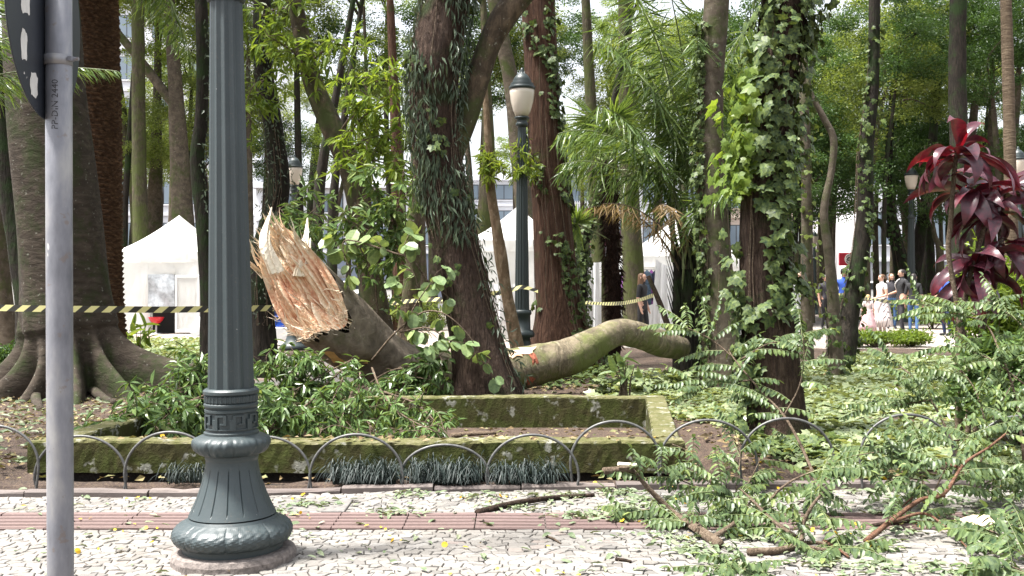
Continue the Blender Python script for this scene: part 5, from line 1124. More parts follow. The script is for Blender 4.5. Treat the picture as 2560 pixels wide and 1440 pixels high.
# yaw 180 = to the left in the picture, -90 = towards the camera
for i, (yw, kd, z, sc) in enumerate([(182, 4, 1.5, .92), (176, 3, 1.5, 1.0), (200, 0, 1.6, 1.0), (160, 1, 1.6, 1.0), (230, 1, 1.6, 1.05), (265, 0, 1.6, .95), (300, 2, 1.5, .9), (330, 1, 1.6, 1.0), (10, 2, 1.5, .85), (40, 1, 1.6, 1.0), (90, 0, 1.7, 1.1), (120, 1, 1.7, 1.1), (145, 4, 1.5, .95), (285, 3, 1.3, .8), (215, 2, 1.5, 1.0), (250, 1, 1.7, 1.1)]):
    o = link("frond", AF[kd], pal); o.matrix_local = Matrix.Translation((.06 + rs.uniform(-.08, .08), rs.uniform(-.08, .08), z)) @ Matrix.Rotation(math.radians(yw), 4, 'Z') @ Matrix.Scale(sc, 4)
for i, (yw, z, sc) in enumerate([(186, 1.3, .9), (205, 1.5, .95), (240, 1.4, .8)]):
    o = link("dry_frond", AD[i % 2], pal); o.matrix_local = Matrix.Translation((.03, -.05, z)) @ Matrix.Rotation(math.radians(yw), 4, 'Z') @ Matrix.Scale(sc, 4)
# leaning dead frond stalk
stick("dark bare stalk leaning against the palm clump above the log", [(1676, 835, 14.2), (1650, 760, 14.25), (1620, 690, 14.3)], .05, 'deadwood', 7, "leaning_stalk")
# windmill palm with hairy stem
wd_ = 19.5; wb = np.array([X(1530, wd_), wd_, 0]); wp = thing("windmill_palm", "slim palm with a dark hairy brown stem and fan leaves", "palm", wb)
M['hairy'] = barkmat("hairy palm fibre", (.035, .016, .010), (.12, .06, .035), None, 0, (14, 14, 5), 4, 1.4)
mb = MB(); P = catmull([(.02, 0, -.1), (.05, 0, .7), (.02, 0, 1.6), (-.04, 0, 2.6), (-.06, 0, 3.7)], 10); tube(mb, P, np.array([.11, .11, .10, .11, .10])[np.minimum((np.arange(len(P)) // 10), 4)], 18, lambda th, s: 1 + .22 * np.abs(np.sin(s * 3.0 + np.sin(th) * .6)) + .1 * np.sin(5 * th + s * 7)); mb.build("hairy_stem", M['hairy'], wp, True)
mb = MB(); n = 1600; p, rad = on_trunk(np.c_[P, np.full(len(P), .12)], np.zeros(3), n, (.2, 3.7), (-180, 180), rs, 0); d = rad * .5 + rs.normal(size=(n, 3)) * .35; d[:, 2] -= .7; leaves(mb, T_RH, p, d, rad, .16, .014, rs.rand(n) * .5); stuff(mb.build("fibres", M['hairy'], wp))
def fan_mesh(seed, R=.62):
    rs = np.random.RandomState(seed); mb = MB(); tube(mb, [(0, 0, 0), (.35, 0, .03), (.7, 0, 0)], .010, 6, mi=1); n = 34; a = np.linspace(-2.35, 2.35, n)
    d = np.stack([np.cos(a), np.sin(a), -.10 - .18 * np.abs(a) / 2.3 + rs.normal(size=n) * .05], -1); nr = np.stack([rs.normal(size=n) * .1, np.sin(np.arange(n) * 2.6) * .35, np.ones(n)], -1); leaves(mb, T_STRAP, np.tile([.7, 0, 0], (n, 1)), d, nr, R * rs.uniform(.8, 1.1, n), .042, rs.rand(n)); return mb.mesh("fan_leaf", [M['palm'], M['twig_green']])
FN = [fan_mesh(1), fan_mesh(2, .7)]
for i, (yw, pt, z) in enumerate([(180, 25, 3.6), (150, 45, 3.7), (0, 25, 3.6), (260, 40, 3.7), (290, 65, 3.8), (60, 40, 3.7), (110, 20, 3.6), (200, 65, 3.8), (330, -5, 3.5)]):
    o = link("fan_leaf", FN[i % 2], wp); o.matrix_local = Matrix.Translation((-.06, 0, z)) @ Matrix.Rotation(math.radians(yw), 4, 'Z') @ Matrix.Rotation(-math.radians(pt), 4, 'Y')
o = link("fan_leaf", FN[0], wp); o.matrix_local = Matrix.Translation((-.05, -.1, 2.2)) @ Matrix.Rotation(math.radians(195), 4, 'Z') @ Matrix.Rotation(-math.radians(25), 4, 'Y') @ Matrix.Rotation(1.0, 4, 'X')
# date palm trunk at the left, with its leaf scars as real ledges
dd_ = 17.2; dpx = [(240, -60, 96), (248, 150, 94), (256, 350, 88), (262, 520, 80), (268, 700, 74), (270, 830, 84)]
P = catmull(trunk_path(dpx, dd_, 7.6, 1.2), 8); dbase = np.array([P[0, 0], P[0, 1], 0]); dp = thing("date_palm", "date palm trunk ringed with brown leaf scars right behind the fig", "palm", dbase)
zz = np.arange(-.1, 7.5, .012); o = np.argsort(P[:, 2]); PP = np.stack([np.interp(zz, P[o, 2], P[o, 0]), np.interp(zz, P[o, 2], P[o, 1]), zz], -1) - dbase; RR = np.interp(zz, P[o, 2], P[o, 3])
def scar(th, s):
    k = 9; v = s / .085 + th * k / (2 * math.pi) * 1.0 + .25 * np.sin(th * 5 + s) ; f = v % 1.0
    return .90 + .20 * f ** 1.6 + .035 * np.sin(th * 14 + np.floor(v) * 2.1) 
mb = MB(); tube(mb, PP, RR, 72, scar); mb.build("trunk", M['bark_palm'], dp, False)
for i in range(26):
    a = i * 2.399; pt = 70 - i * 4.2; o = link("frond", FR[i % 3], dp); top = PP[-1]
    o.matrix_local = Matrix.Translation(Vector(top) + Vector((0, 0, -.2 + .02 * i))) @ Matrix.Rotation(a, 4, 'Z') @ Matrix.Rotation(-math.radians(pt), 4, 'Y') @ Matrix.Rotation(rs.uniform(-.4, .4), 4, 'X') @ Matrix.Scale(1.2, 4)
# palm frond tips that hang in at the top left come from a small palm behind the sign
sd2 = 8.2; sb2 = np.array([X(-330, sd2), sd2, 0]); sp2 = thing("small_palm", "small palm whose thin frond tips hang in at the upper left edge", "palm", sb2)
mb = MB(); tube(mb, catmull([(0, 0, -.1), (.03, 0, 1.2), (0, 0, 2.7)], 6), .11, 14, wob(3, .1)); mb.build("trunk", M['bark_palm'], sp2, True)
for i, (yw, pt, sc) in enumerate([(0, 48, .62), (8, 35, .62), (-12, 58, .66), (60, 40, .7), (120, 50, .8), (200, 45, .8), (270, 40, .6), (-30, 62, .6), (15, 66, .72)]):
    o = link("frond", FR[i % 3], sp2); o.matrix_local = Matrix.Translation((0, 0, 2.6)) @ Matrix.Rotation(math.radians(yw), 4, 'Z') @ Matrix.Rotation(-math.radians(pt), 4, 'Y') @ Matrix.Scale(sc, 4)
# slim ringed palm at the right edge
tree("ringed_palm", "slim ringed palm trunk at the upper right picture edge", [(2514, -20, 26), (2520, 180, 28), (2524, 360, 28), (2528, 560, 32)], 19.0, barkmat("ringed palm bark", (.15, .11, .075), (.26, .20, .14), None, 0, (2, 2, 12), 3, .6), 9.0, None, 1, 16, lambda th, s: 1 + .05 * (np.sin(s * 40) > .6), 71, cat="palm")
o = [x for x in bpy.data.objects if x.name == "ringed_palm"][0]
for i in range(12):
    f = link("frond", FR[i % 3], o); f.matrix_local = Matrix.Translation((-.2, 0, 8.9)) @ Matrix.Rotation(i * 2.4, 4, 'Z') @ Matrix.Rotation(-math.radians(60 - i * 8), 4, 'Y')

# ------------------------------------------------------------------ burgundy cordyline
cd = 9.3; cbase = np.array([X(2392, cd), cd, 0]); cor = thing("cordyline", "burgundy leaved cordyline shrub standing in the ivy bed at the right", "shrub", cbase)
stems = [[(2400, 830), (2372, 640), (2376, 560), (2386, 430), (2392, 380)], [(2395, 830), (2410, 760), (2432, 660), (2455, 590), (2466, 520)], [(2420, 900), (2400, 800), (2398, 740), (2412, 690)], [(2440, 900), (2490, 700), (2500, 600), (2510, 470)]]
mb = MB(); tops = []
for k, s in enumerate(stems):
    Q = [W(px, py, cd + .12 * (k - 1)) - cbase for px, py in s]; Q.insert(0, np.array([Q[0][0], Q[0][1], -.05])); P = catmull(Q, 6); tube(mb, P, np.linspace(.024, .019, len(P)), 10, lambda th, q: 1 + .08 * (np.sin(q * 110) > .4)); tops.append(P[-1])
mb.build("stems", M['twig'], cor, True)
def cord_leaf(seed, L, w, bend):
    rs = np.random.RandomState(seed); mb = MB(); n, m = 13, 5; t = np.linspace(0, 1, n); wv = w * (np.sin(np.clip(t * 1.02, 0, 1) * math.pi) ** .75 * (1 - .15 * t)); wv[0] = .008; wv[:2] = [.010, .012]
    ang = np.cumsum(np.full(n, bend / n) * (t * 1.6)); x = np.concatenate([[0], np.cumsum(np.cos(ang)[:-1] * L / (n - 1))]); z = -np.concatenate([[0], np.cumsum(np.sin(ang)[:-1] * L / (n - 1))])
    V = []; wave = rs.uniform(0, 6.28)
    for i in range(n):
        for j in range(m):
            s = (j / (m - 1) - .5) * 2; V.append((x[i] + .0, s * wv[i], z[i] + abs(s) * wv[i] * .38 + .010 * math.sin(t[i] * 11 + wave) * s * (t[i] > .15)))
    mb.add(V, [(i * m + j, (i + 1) * m + j, (i + 1) * m + j + 1, i * m + j + 1) for i in range(n - 1) for j in range(m - 1)], np.repeat(np.clip(rs.uniform(.2, .9) + .2 * np.sin(t * 9), 0, 1), m)); return mb
CL = [cord_leaf(i, rs.uniform(.46, .64), rs.uniform(.058, .085), rs.uniform(1.8, 3.6)).mesh("leaf", M['cord'], True) for i in range(8)]
CR = [cord_leaf(20 + i, rs.uniform(.30, .42), rs.uniform(.035, .05), rs.uniform(.3, 1.2)).mesh("leaf", M['cord_red'], True) for i in range(3)]
def rosette(p, n, red, seed, lo=-35, hi=65):
    rs = np.random.RandomState(seed)
    for i in range(n + red):
        me = CR[i % 3] if i >= n else CL[rs.randint(8)]; pit = rs.uniform(lo, hi) if i < n else rs.uniform(15, 60)
        o = link("leaf", me, cor); o.matrix_local = Matrix.Translation(Vector(p) + Vector((0, 0, rs.uniform(-.10, .03)))) @ Matrix.Rotation(i * 2.399 + rs.uniform(-.3, .3), 4, 'Z') @ Matrix.Rotation(-math.radians(pit), 4, 'Y') @ Matrix.Rotation(rs.uniform(-.95, .95), 4, 'X') @ Matrix.Scale(rs.uniform(.7, 1.15), 4)
rosette(tops[0], 22, 3, 1, -30, 62); rosette(tops[1], 24, 1, 2, -45, 50); rosette(tops[2], 18, 0, 3, -65, 35); rosette(tops[3], 24, 2, 4, -35, 55); rosette(W(2420, 470, cd) - cbase, 14, 1, 6, -45, 30); rosette(W(2500, 600, cd) - cbase, 14, 0, 7, -50, 35)
rosette(W(2440, 640, cd) - cbase, 16, 1, 5, -55, 30)

# ------------------------------------------------------------------ street lamps further back
def far_lamp(label, px, d, ytop, s=1.0, base_z=0.0, flat_glass=False):
    H = Z(ytop, d); o = thing("street_lamp", label, "street lamp", (X(px, d), d, 0), group="lamp posts further back in the park")
    k = H / 4.6
    mb = MB(); lathe(mb, np.array([(.30, -.05), (.30, .06), (.27, .10), (.20, .16), (.16, .28), (.135, .46), (.13, .52), (.19, .54), (.20, .58), (.18, .63), (.135, .65), (.13, .86), (.15, .88), (.15, .93), (.115, .95)]) * np.array([s, k]), 28); mb.build("pedestal", M['lamp_far'], o, True)
    mb = MB(); zs = np.linspace(.95, 3.0, 10); lathe(mb, np.array([(.115 - .03 * (z - .95) / 2.05, z) for z in zs] + [(.10, 3.02), (.11, 3.05), (.075, 3.12), (.065, 3.70)]) * np.array([s, k]), 84, disp=flute(14, .09, 2.5)); mb.build("shaft", M['lamp_far'], o, False)
    lantern(o, 3.70 * k, k * 1.12, M['lamp_far'], M['globe'])
    if flat_glass: pass
    return o
l1 = far_lamp("dark lamp post with a cream lantern left of the red brown trunk", 1305, 16.3, 168)
mb = MB(); tube(mb, catmull([(0, 0, 3.35), (.09, -.02, 3.45), (.10, 0, 3.62), (.06, 0, 3.74)], 5), .012, 6); mb.build("scroll_bracket", M['lamp_far'], l1, True)
far_lamp("lamp post whose lantern shows beside the curved trunk, base on the paved path", 736, 22.0, 384)
far_lamp("lamp post with its lantern half hidden behind the leaning patched trunk", 905, 34.0, 440)
far_lamp("grey green lamp post behind the burgundy plant in front of the white building", 2278, 36.0, 410, 1.2)
far_lamp("small far street lamp behind the twisted thin trunk", 2036, 44.0, 575, .9)
far_lamp("lamp post whose cap peeks out beside the ringed palm trunk", 2545, 26.0, 365, .9)

# ------------------------------------------------------------------ tents and cloth
def clothmat(name, c, trans=.35, tc=None):
    m, t, p, o = nmat(name); v = coords(t); f = noise(t, v, 1.6, 5, .6)
    cc = ramp(t, f, [(.3, tuple(x * .86 for x in c)), (.7, c)]); t.links.new(cc, p.inputs['Base Color']); p.inputs['Roughness'].default_value = .7
    tr = t.nodes.new("ShaderNodeBsdfTranslucent"); t.links.new(cc, tr.inputs[0]); ms = t.nodes.new("ShaderNodeMixShader"); ms.inputs[0].default_value = trans
    t.links.new(p.outputs[0], ms.inputs[1]); t.links.new(tr.outputs[0], ms.inputs[2]); t.links.new(ms.outputs[0], o.inputs[0])
    h = noise(t, coords(t, (2, 2, .6)), 3, 4, .5); bump(t, p, h, .5, .06); return m
M['canvas'] = clothmat("white tent canvas", (.83, .83, .81), .42)
M['sheetcloth'] = clothmat("white plastic sheet", (.82, .83, .84), .42)
M['clearfilm'] = plain("dull clear film", (.42, .45, .48), .18, vary=.35, scale=9, bmp=.6)
M['black_shade'] = plain("black and tent shade", (.012, .012, .013), .9)  # black for small parts and for the painted shade in the tent
M['pole'] = plain("white tube frame", (.62, .62, .62), .4)
M['red_plastic'] = plain("red plastic", (.55, .02, .03), .3)
M['blue_plastic'] = plain("blue plastic", (.012, .07, .42), .35)
def panel(mb, x0, x1, z0, z1, y, amp=.03, n=18, m=18, seed=0, gather=0.0, a=0.0):
    rs = np.random.RandomState(seed); ph = rs.uniform(0, 6.28, 6); u, v = np.meshgrid(np.linspace(0, 1, n), np.linspace(0, 1, m)); L = x1 - x0
    dy = amp * (np.sin(u * L * 5 + ph[0] + v * 2) * .5 + np.sin(u * L * 9 + ph[1] - v * 3) * .3 + np.sin(v * 7 + u * 4 + ph[2]) * .4 + np.sin((u + v) * 11 + ph[3]) * .25)
    V = np.stack([x0 + L * u, y + dy, z0 + (z1 - z0) * v], -1).reshape(-1, 3); i = np.arange(m - 1)[:, None] * n + np.arange(n - 1)[None]
    mb.add(V, np.stack([i, i + 1, i + n + 1, i + n], -1).reshape(-1, 4), a)
def tent(label, xl, xr, ye, pk, d, walls=True, door=None, name="market_tent", back=True, valz=.28):
    x0, x1 = X(xl, d), X(xr, d); w = x1 - x0; cx = (x0 + x1) / 2; ze = Z(ye, d); zp = CH - (pk - HY) / F * (d + w / 2)
    o = thing(name, label, "tent", (cx, d + w / 2, 0), group="white market tents"); h = w / 2
    mb = MB(); n = 14                                            # roof: four sagging gores
    for q in range(4):
        V = []
        for i in range(n + 1):
            t = i / n
            for j in range(n + 1):
                s = (j / n - .5) * 2; e = h * 1.02 * (1 - t); sag = -.10 * math.sin(math.pi * t) * (1 - abs(s) * .4) - .02 * math.sin(s * 9) * (1 - t) * t * 3
                p = np.array([s * e, -e, ze + (zp - ze) * t ** 1.12 + sag]); c, sn = math.cos(q * math.pi / 2), math.sin(q * math.pi / 2); V.append((p[0] * c - p[1] * sn, p[0] * sn + p[1] * c, p[2]))
        mb.add(V, [(i * (n + 1) + j, i * (n + 1) + j + 1, (i + 1) * (n + 1) + j + 1, (i + 1) * (n + 1) + j) for i in range(n) for j in range(n)])
    mb.build("roof", M['canvas'], o, True)
    mb = MB()
    for q in range(4):
        sub = MB(); panel(sub, -h * 1.02, h * 1.02, ze - valz, ze, -h * 1.025, .012, 24, 4, q); V = sub.V[0]; c, sn = math.cos(q * math.pi / 2), math.sin(q * math.pi / 2)
        mb.add(np.stack([V[:, 0] * c - V[:, 1] * sn, V[:, 0] * sn + V[:, 1] * c, V[:, 2]], -1), sub.Fc[0][0])
    mb.build("valance", M['canvas'], o, True)
    for sx in (-1, 1):
        for sy in (-1, 1):
            mb = MB(); box(mb, sx * h * .97 - .025, sx * h * .97 + .025, sy * h * .97 - .025, sy * h * .97 + .025, -.02, ze); mb.build("pole", M['pole'], o)
    zt = ze - valz * .6
    if walls:
        for nm, args in (("side_wall", (-1,)), ("side_wall", (1,))):
            mb = MB(); sub = MB(); panel(sub, -h, h, .02, zt, 0, .03, 20, 16, 5); V = sub.V[0]; mb.add(np.stack([args[0] * h + V[:, 1], V[:, 0], V[:, 2]], -1), sub.Fc[0][0]); mb.build(nm, M['canvas'], o, True)
        if back: mb = MB(); panel(mb, -h, h, .02, zt, h, .03, 20, 16, 6); mb.build("back_wall", M['canvas'], o, True)
        if door is None: mb = MB(); panel(mb, -h, h, .02, zt, -h * .985, .035, 26, 20, 7); mb.build("front_wall", M['canvas'], o, True)
        elif door != "open":
            a, b, yt = X(door[0], d) - cx, X(door[1], d) - cx, Z(door[2], d)
            mb = MB(); panel(mb, -h, a, .02, zt, -h * .985, .03, 14, 20, 7); mb.build("front_wall", M['canvas'], o, True)
            mb = MB(); panel(mb, a + .002, b - .002, yt, zt, -h * .985, .03, 14, 8, 8); mb.build("front_wall", M['canvas'], o, True)
            mb = MB(); panel(mb, b, h, .02, zt, -h * .985, .03, 14, 20, 9); mb.build("front_wall", M['canvas'], o, True)
    return o, cx, d, h, ze
TA, acx, ad, ah, aze = tent("closed square white tent with a half open door, behind the fig's roots", 285, 532, 630, 538, 28.0, True, (370, 437, 686))
y = -ah * .985; xa, xb, xc = X(370, ad) - acx, X(437, ad) - acx, X(501, ad) - acx; zt = Z(686, ad)
mb = MB(); panel(mb, xa, xb, Z(768, ad), zt, y - .03, .03, 14, 14, 21); mb.build("clear_flap", M['clearfilm'], TA, True)
mb = MB(); box(mb, xa, xb + .3, y + .35, y + .37, .0, zt); mb.build("inside_shade", M['black_shade'], TA)  # thin black sheet added to stand for the shade inside the doorway
dr = MB(); box(dr, xb + .03, xc, y - .085, y - .055, .03, zt - .02, .006); dpn = dr.build("door_panel", M['canvas'], TA)
mb = MB()
for (a, b, c, e) in ((xb + .03, xb + .09, .04, zt - .03), (xc - .06, xc, .04, zt - .03), (xb + .09, xc - .06, zt - .10, zt - .03), (xb + .09, xc - .06, .04, .12)): box(mb, a, b, y - .10, y - .086, c, e, .003)
mb.build("door_frame", M['pole'], dpn)
rb = thing("red_bowl_chair", "red bowl shaped seat in the tent's dark doorway", "chair", (X(393, ad + .1), ad + .02, 0))
mb = MB(); lathe(mb, [(.02, .27), (.10, .29), (.17, .36), (.205, .44), (.21, .45), (.20, .45), (.16, .37), (.09, .31), (0, .295)], 24); mb.build("seat", M['red_plastic'], rb, True)
mb = MB(); lathe(mb, [(.14, -.01), (.14, .01), (.02, .03), (.02, .28)], 16); mb.build("pedestal", M['pole'], rb, True)
wb_ = thing("white_bag", "white cloth covered bundle at the tent's right corner", "bundle", (X(512, 27.2), 27.2, 0))
mb = MB(); lathe(mb, [(.30, -.02), (.36, .12), (.33, .30), (.22, .44), (.10, .50), (0, .51)], 24, disp=lambda th, z: 1 + .10 * np.sin(4 * th + z * 9) + .05 * np.sin(9 * th)); mb.build("cloth_cover", M['sheetcloth'], wb_, True)
tent("white tent with rumpled plastic walls at the left picture edge", -190, 46, 640, 545, 24.5, True, None)
tent("tall white tent behind the dark lamp post and slender trunk", 1168, 1420, 600, 516, 25.5, True, None)
tent("white tent behind the two trunks right of the palm, its front open", 1572, 1862, 640, 540, 26.5, True, "open")
tent("far small white tent roof left of the front lamp post's shaft right side", 560, 650, 640, 585, 40.0, True, None)
def drape(label, poly_top, ybot, d, seed, name="white_sheet", folds=5, amp=.10, flare=0.0):
    (xa, ya), (xb, yb) = poly_top; n, m = 30, 26; rs = np.random.RandomState(seed); ph = rs.uniform(0, 6.28, 4); V = []
    base = np.array([X((xa + xb) / 2, d), d, 0.0]); o = thing(name, label, "sheet", base)
    for j in range(m):
        t = j / (m - 1)
        for i in range(n):
            u = i / (n - 1); px = xa + (xb - xa) * u + flare * (u - .5) * t * 2; yt = ya + (yb - ya) * u + 10 * math.sin(math.pi * u); py = yt + (ybot - yt) * t
            p = W(px, py, d) - base; p[1] += amp * (.3 + .7 * t) * (math.sin(u * folds * 6.28 + ph[0] + .8 * math.sin(t * 3 + ph[1])) + .4 * math.sin(u * folds * 13 + ph[2])); p[2] = max(p[2], .01 + .002 * i % .01); V.append(p)
    mb = MB(); mb.add(V, [(j * n + i, j * n + i + 1, (j + 1) * n + i + 1, (j + 1) * n + i) for j in range(m - 1) for i in range(n - 1)]); mb.build("cloth", M['sheetcloth'], o, True); return o
drape("white sheet hung like a curtain right of the red brown trunk", [(1432, 634), (1504, 655)], 834, 22.5, 1, folds=3)
drape("white curtain gathered at the open tent's right post behind the leaning stalk", [(1640, 648), (1700, 660)], 836, 25.0, 2, folds=4, flare=14)
drape("white cloth bunched over the open tent's left corner", [(1548, 640), (1604, 650)], 690, 25.4, 3, folds=3, amp=.15)
drape("white plastic draped to the ground behind the ivy covered trunk", [(1972, 690), (1996, 700)], 830, 21.0, 4, folds=3, amp=.18, flare=34)
drape("pale sheet hanging low inside the open tent", [(1586, 752), (1640, 756)], 836, 26.8, 5, folds=3, amp=.06)
drape("white sheet along the tall tent's foot beside the lamp post", [(1205, 700), (1300, 706)], 812, 24.6, 6, folds=4, amp=.12)
# clothes on a rail inside the open tent
gar = [((.20, .06, .24), "purple plaid"), ((.02, .022, .05), "navy"), ((.03, .03, .03), "black"), ((.10, .13, .17), "grey blue"), ((.16, .05, .14), "plum"), ((.05, .08, .12), "dark teal")]
rl = thing("clothes_rail", "clothes rail inside the open tent", "clothes rail", (X(1608, 27.5), 27.5, 0))
mb = MB(); tube(mb, [(-.55, 0, -.02), (-.55, 0, 1.75)], .015, 8); tube(mb, [(.75, 0, -.02), (.75, 0, 1.75)], .015, 8); tube(mb, [(-.55, 0, 1.74), (.75, 0, 1.74)], .014, 8); mb.build("rail_frame", M['pole'], rl)
for i in range(11):
    c, nm = gar[i % 6]; g_ = thing("garment", f"{nm} garment on the clothes rail, " + ("left one" if i < 6 else "right one") + " of that colour", "garment", (X(1608, 27.5) - .48 + .115 * i, 27.47, 0), group="garments on the clothes rail")
    mb = MB(); w = .20 + .04 * math.sin(i * 3); lathe(mb, [(.02, 1.72), (.05, 1.69), (w * .9, 1.62), (w, 1.5), (w * .85, 1.2), (w * 1.0, .85 + .1 * math.sin(i)), (w * .9, .84 + .1 * math.sin(i))][::-1], 14, disp=lambda th, z: (.35 + .65 * np.abs(np.sin(th))) * (1 + .08 * np.sin(6 * th + z * 5))); mb.build("cloth", plain("garment " + nm, c, .9, vary=.5, scale=22), g_, True)

# ------------------------------------------------------------------ things around the path
cr = thing("blue_crate", "blue plastic crate on a low white cart beside the curved trunk", "crate", (X(712, 23.0), 23.0, .42))
mb = MB(); box(mb, -.21, .21, -.15, .15, 0, .40, .02); mb.build("crate_box", M['blue_plastic'], cr)
for z in (.10, .22): mb = MB(); box(mb, -.235, .235, -.17, -.15, z + .1, z + .14, .006); mb.build("rim", M['blue_plastic'], cr)
ct2 = thing("cart", "low white cart carrying the blue crate", "cart", (X(712, 23.0), 23.0, 0))
mb = MB(); box(mb, -.35, .35, -.25, .25, .14, .415, .02); mb.build("cart_body", M['pole'], ct2)
for sx in (-1, 1):
    for sy in (-1, 1): mb = MB(); tube(mb, [(sx * .27, sy * .2 - .02, .07), (sx * .27, sy * .2 + .02, .07)], .07, 16); mb.build("wheel", M['black_shade'], ct2)
pr_ = thing("parasol", "white scalloped parasol behind the snapped log end", "parasol", (X(795, 36), 36, 0))
mb = MB(); lathe(mb, [(1.0, 1.52), (1.02, 1.58), (.99, 1.66), (.75, 1.82), (.4, 1.98), (.05, 2.10), (0, 2.11)], 40, disp=lambda th, z: 1 + .03 * np.cos(th * 10)); mb.build("canopy", M['sheetcloth'], pr_, True)
mb = MB(); tube(mb, [(0, 0, -.02), (0, 0, 2.1)], .022, 10); mb.build("parasol_pole", M['pole'], pr_)

# ------------------------------------------------------------------ barrier tape
def tapemat():
    m, t, p, o = nmat("yellow black barrier tape"); at = N(t, "ShaderNodeAttribute", attribute_name="b"); 
    mt = t.nodes.new("ShaderNodeMath"); mt.operation = 'FRACT'; t.links.new(at.outputs['Fac'], mt.inputs[0])
    c = ramp(t, mt.outputs[0], [(.49, (.62, .58, .26)), (.51, (.022, .020, .014))]); 
    t.links.new(c, p.inputs['Base Color']); p.inputs['Roughness'].default_value = .45; return m
M['tape'] = tapemat()
def tape(label, pts, h=.07, pitch=.17, twist=0.0, sag=0.0):
    S = np.array([W(*q) for q in pts]); base = np.array([S[0][0], S[0][1], 0.0]); P = catmull(S - base, 40); n = len(P); L = np.concatenate([[0], np.cumsum(np.linalg.norm(np.diff(P, axis=0), axis=1))])
    o = thing("barrier_tape", label, "barrier tape", base); mb = MB(); T = norm(np.gradient(P, axis=0)); ang = twist * np.sin(L * 1.1) + .08 * np.sin(L * 2.3)
    up_ = np.stack([np.zeros(n), np.sin(ang), np.cos(ang)], -1); V = np.stack([P + up_ * h / 2, P, P - up_ * h / 2], 1).reshape(-1, 3); b = (L[:, None] / pitch + np.array([-.22, 0, .22])[None]).ravel()
    i = np.arange(n - 1)[:, None] * 3 + np.arange(2)[None]; mb.add(V, np.stack([i, i + 1, i + 4, i + 3], -1).reshape(-1, 4), 0, b); mb.build("tape_band", M['tape'], o); return o
tape("striped barrier tape stretched across from the left edge past the fig to the log", [(-160, 764, 11.6), (60, 771, 11.6), (250, 773, 11.7), (420, 774, 11.9), (560, 772, 12.2), (700, 770, 12.8)], .072, .185)
tape("striped barrier tape between trunks left of the fern covered trunk", [(960, 762, 19.0), (1010, 754, 18.6), (1062, 750, 18.2), (1110, 748, 18)], .075, .19, .4)
tape("striped barrier tape tied round the dark lamp post", [(1225, 734, 16.0), (1262, 730, 15.98), (1305, 718, 15.97), (1345, 728, 16.1)], .07, .19, .9)
tape("twisted barrier tape sagging across the hanging sheet to the leaning stalk", [(1432, 752, 20.0), (1480, 758, 19.0), (1540, 759, 17.5), (1590, 752, 16.0), (1634, 738, 14.4)], .06, .17, .5)
tape("thin yellow barrier tape in front of the group of people", [(2075, 733, 15.4), (2100, 736, 17), (2180, 748, 22), (2260, 759, 24), (2380, 768, 24), (2440, 772, 23)], .075, .5, 1.1)

# ------------------------------------------------------------------ people
SK = plain("skin", (.50, .30, .22), .55); SK2 = plain("tanned skin", (.36, .20, .14), .55)
HB = plain("dark hair", (.015, .011, .009), .5); HR = plain("brown hair", (.09, .045, .02), .5); HL = plain("blond hair", (.42, .30, .14), .5)
MC = {n: plain(n + " cloth", c, .85, vary=.25, scale=14, bmp=.25) for n, c in dict(blue=(.018, .06, .30), black=(.014, .014, .016), white=(.62, .60, .58), jeans=(.05, .11, .24), navy=(.012, .022, .07), dark=(.03, .028, .034), pink=(.55, .35, .36), red=(.35, .03, .04), pale=(.5, .42, .40), grey=(.14, .14, .15)).items()}
def stripes():
    m, t, p, o = nmat("striped dress"); wv = N(t, "ShaderNodeTexWave", Scale=9.0); t.links.new(coords(t), wv.inputs[0]); wv.bands_direction = 'X'
    t.links.new(ramp(t, wv.outputs[0], [(.78, (.62, .55, .52)), (.84, (.12, .10, .11))]), p.inputs['Base Color']); p.inputs['Roughness'].default_value = .9; return m
MC['stripe'] = stripes()
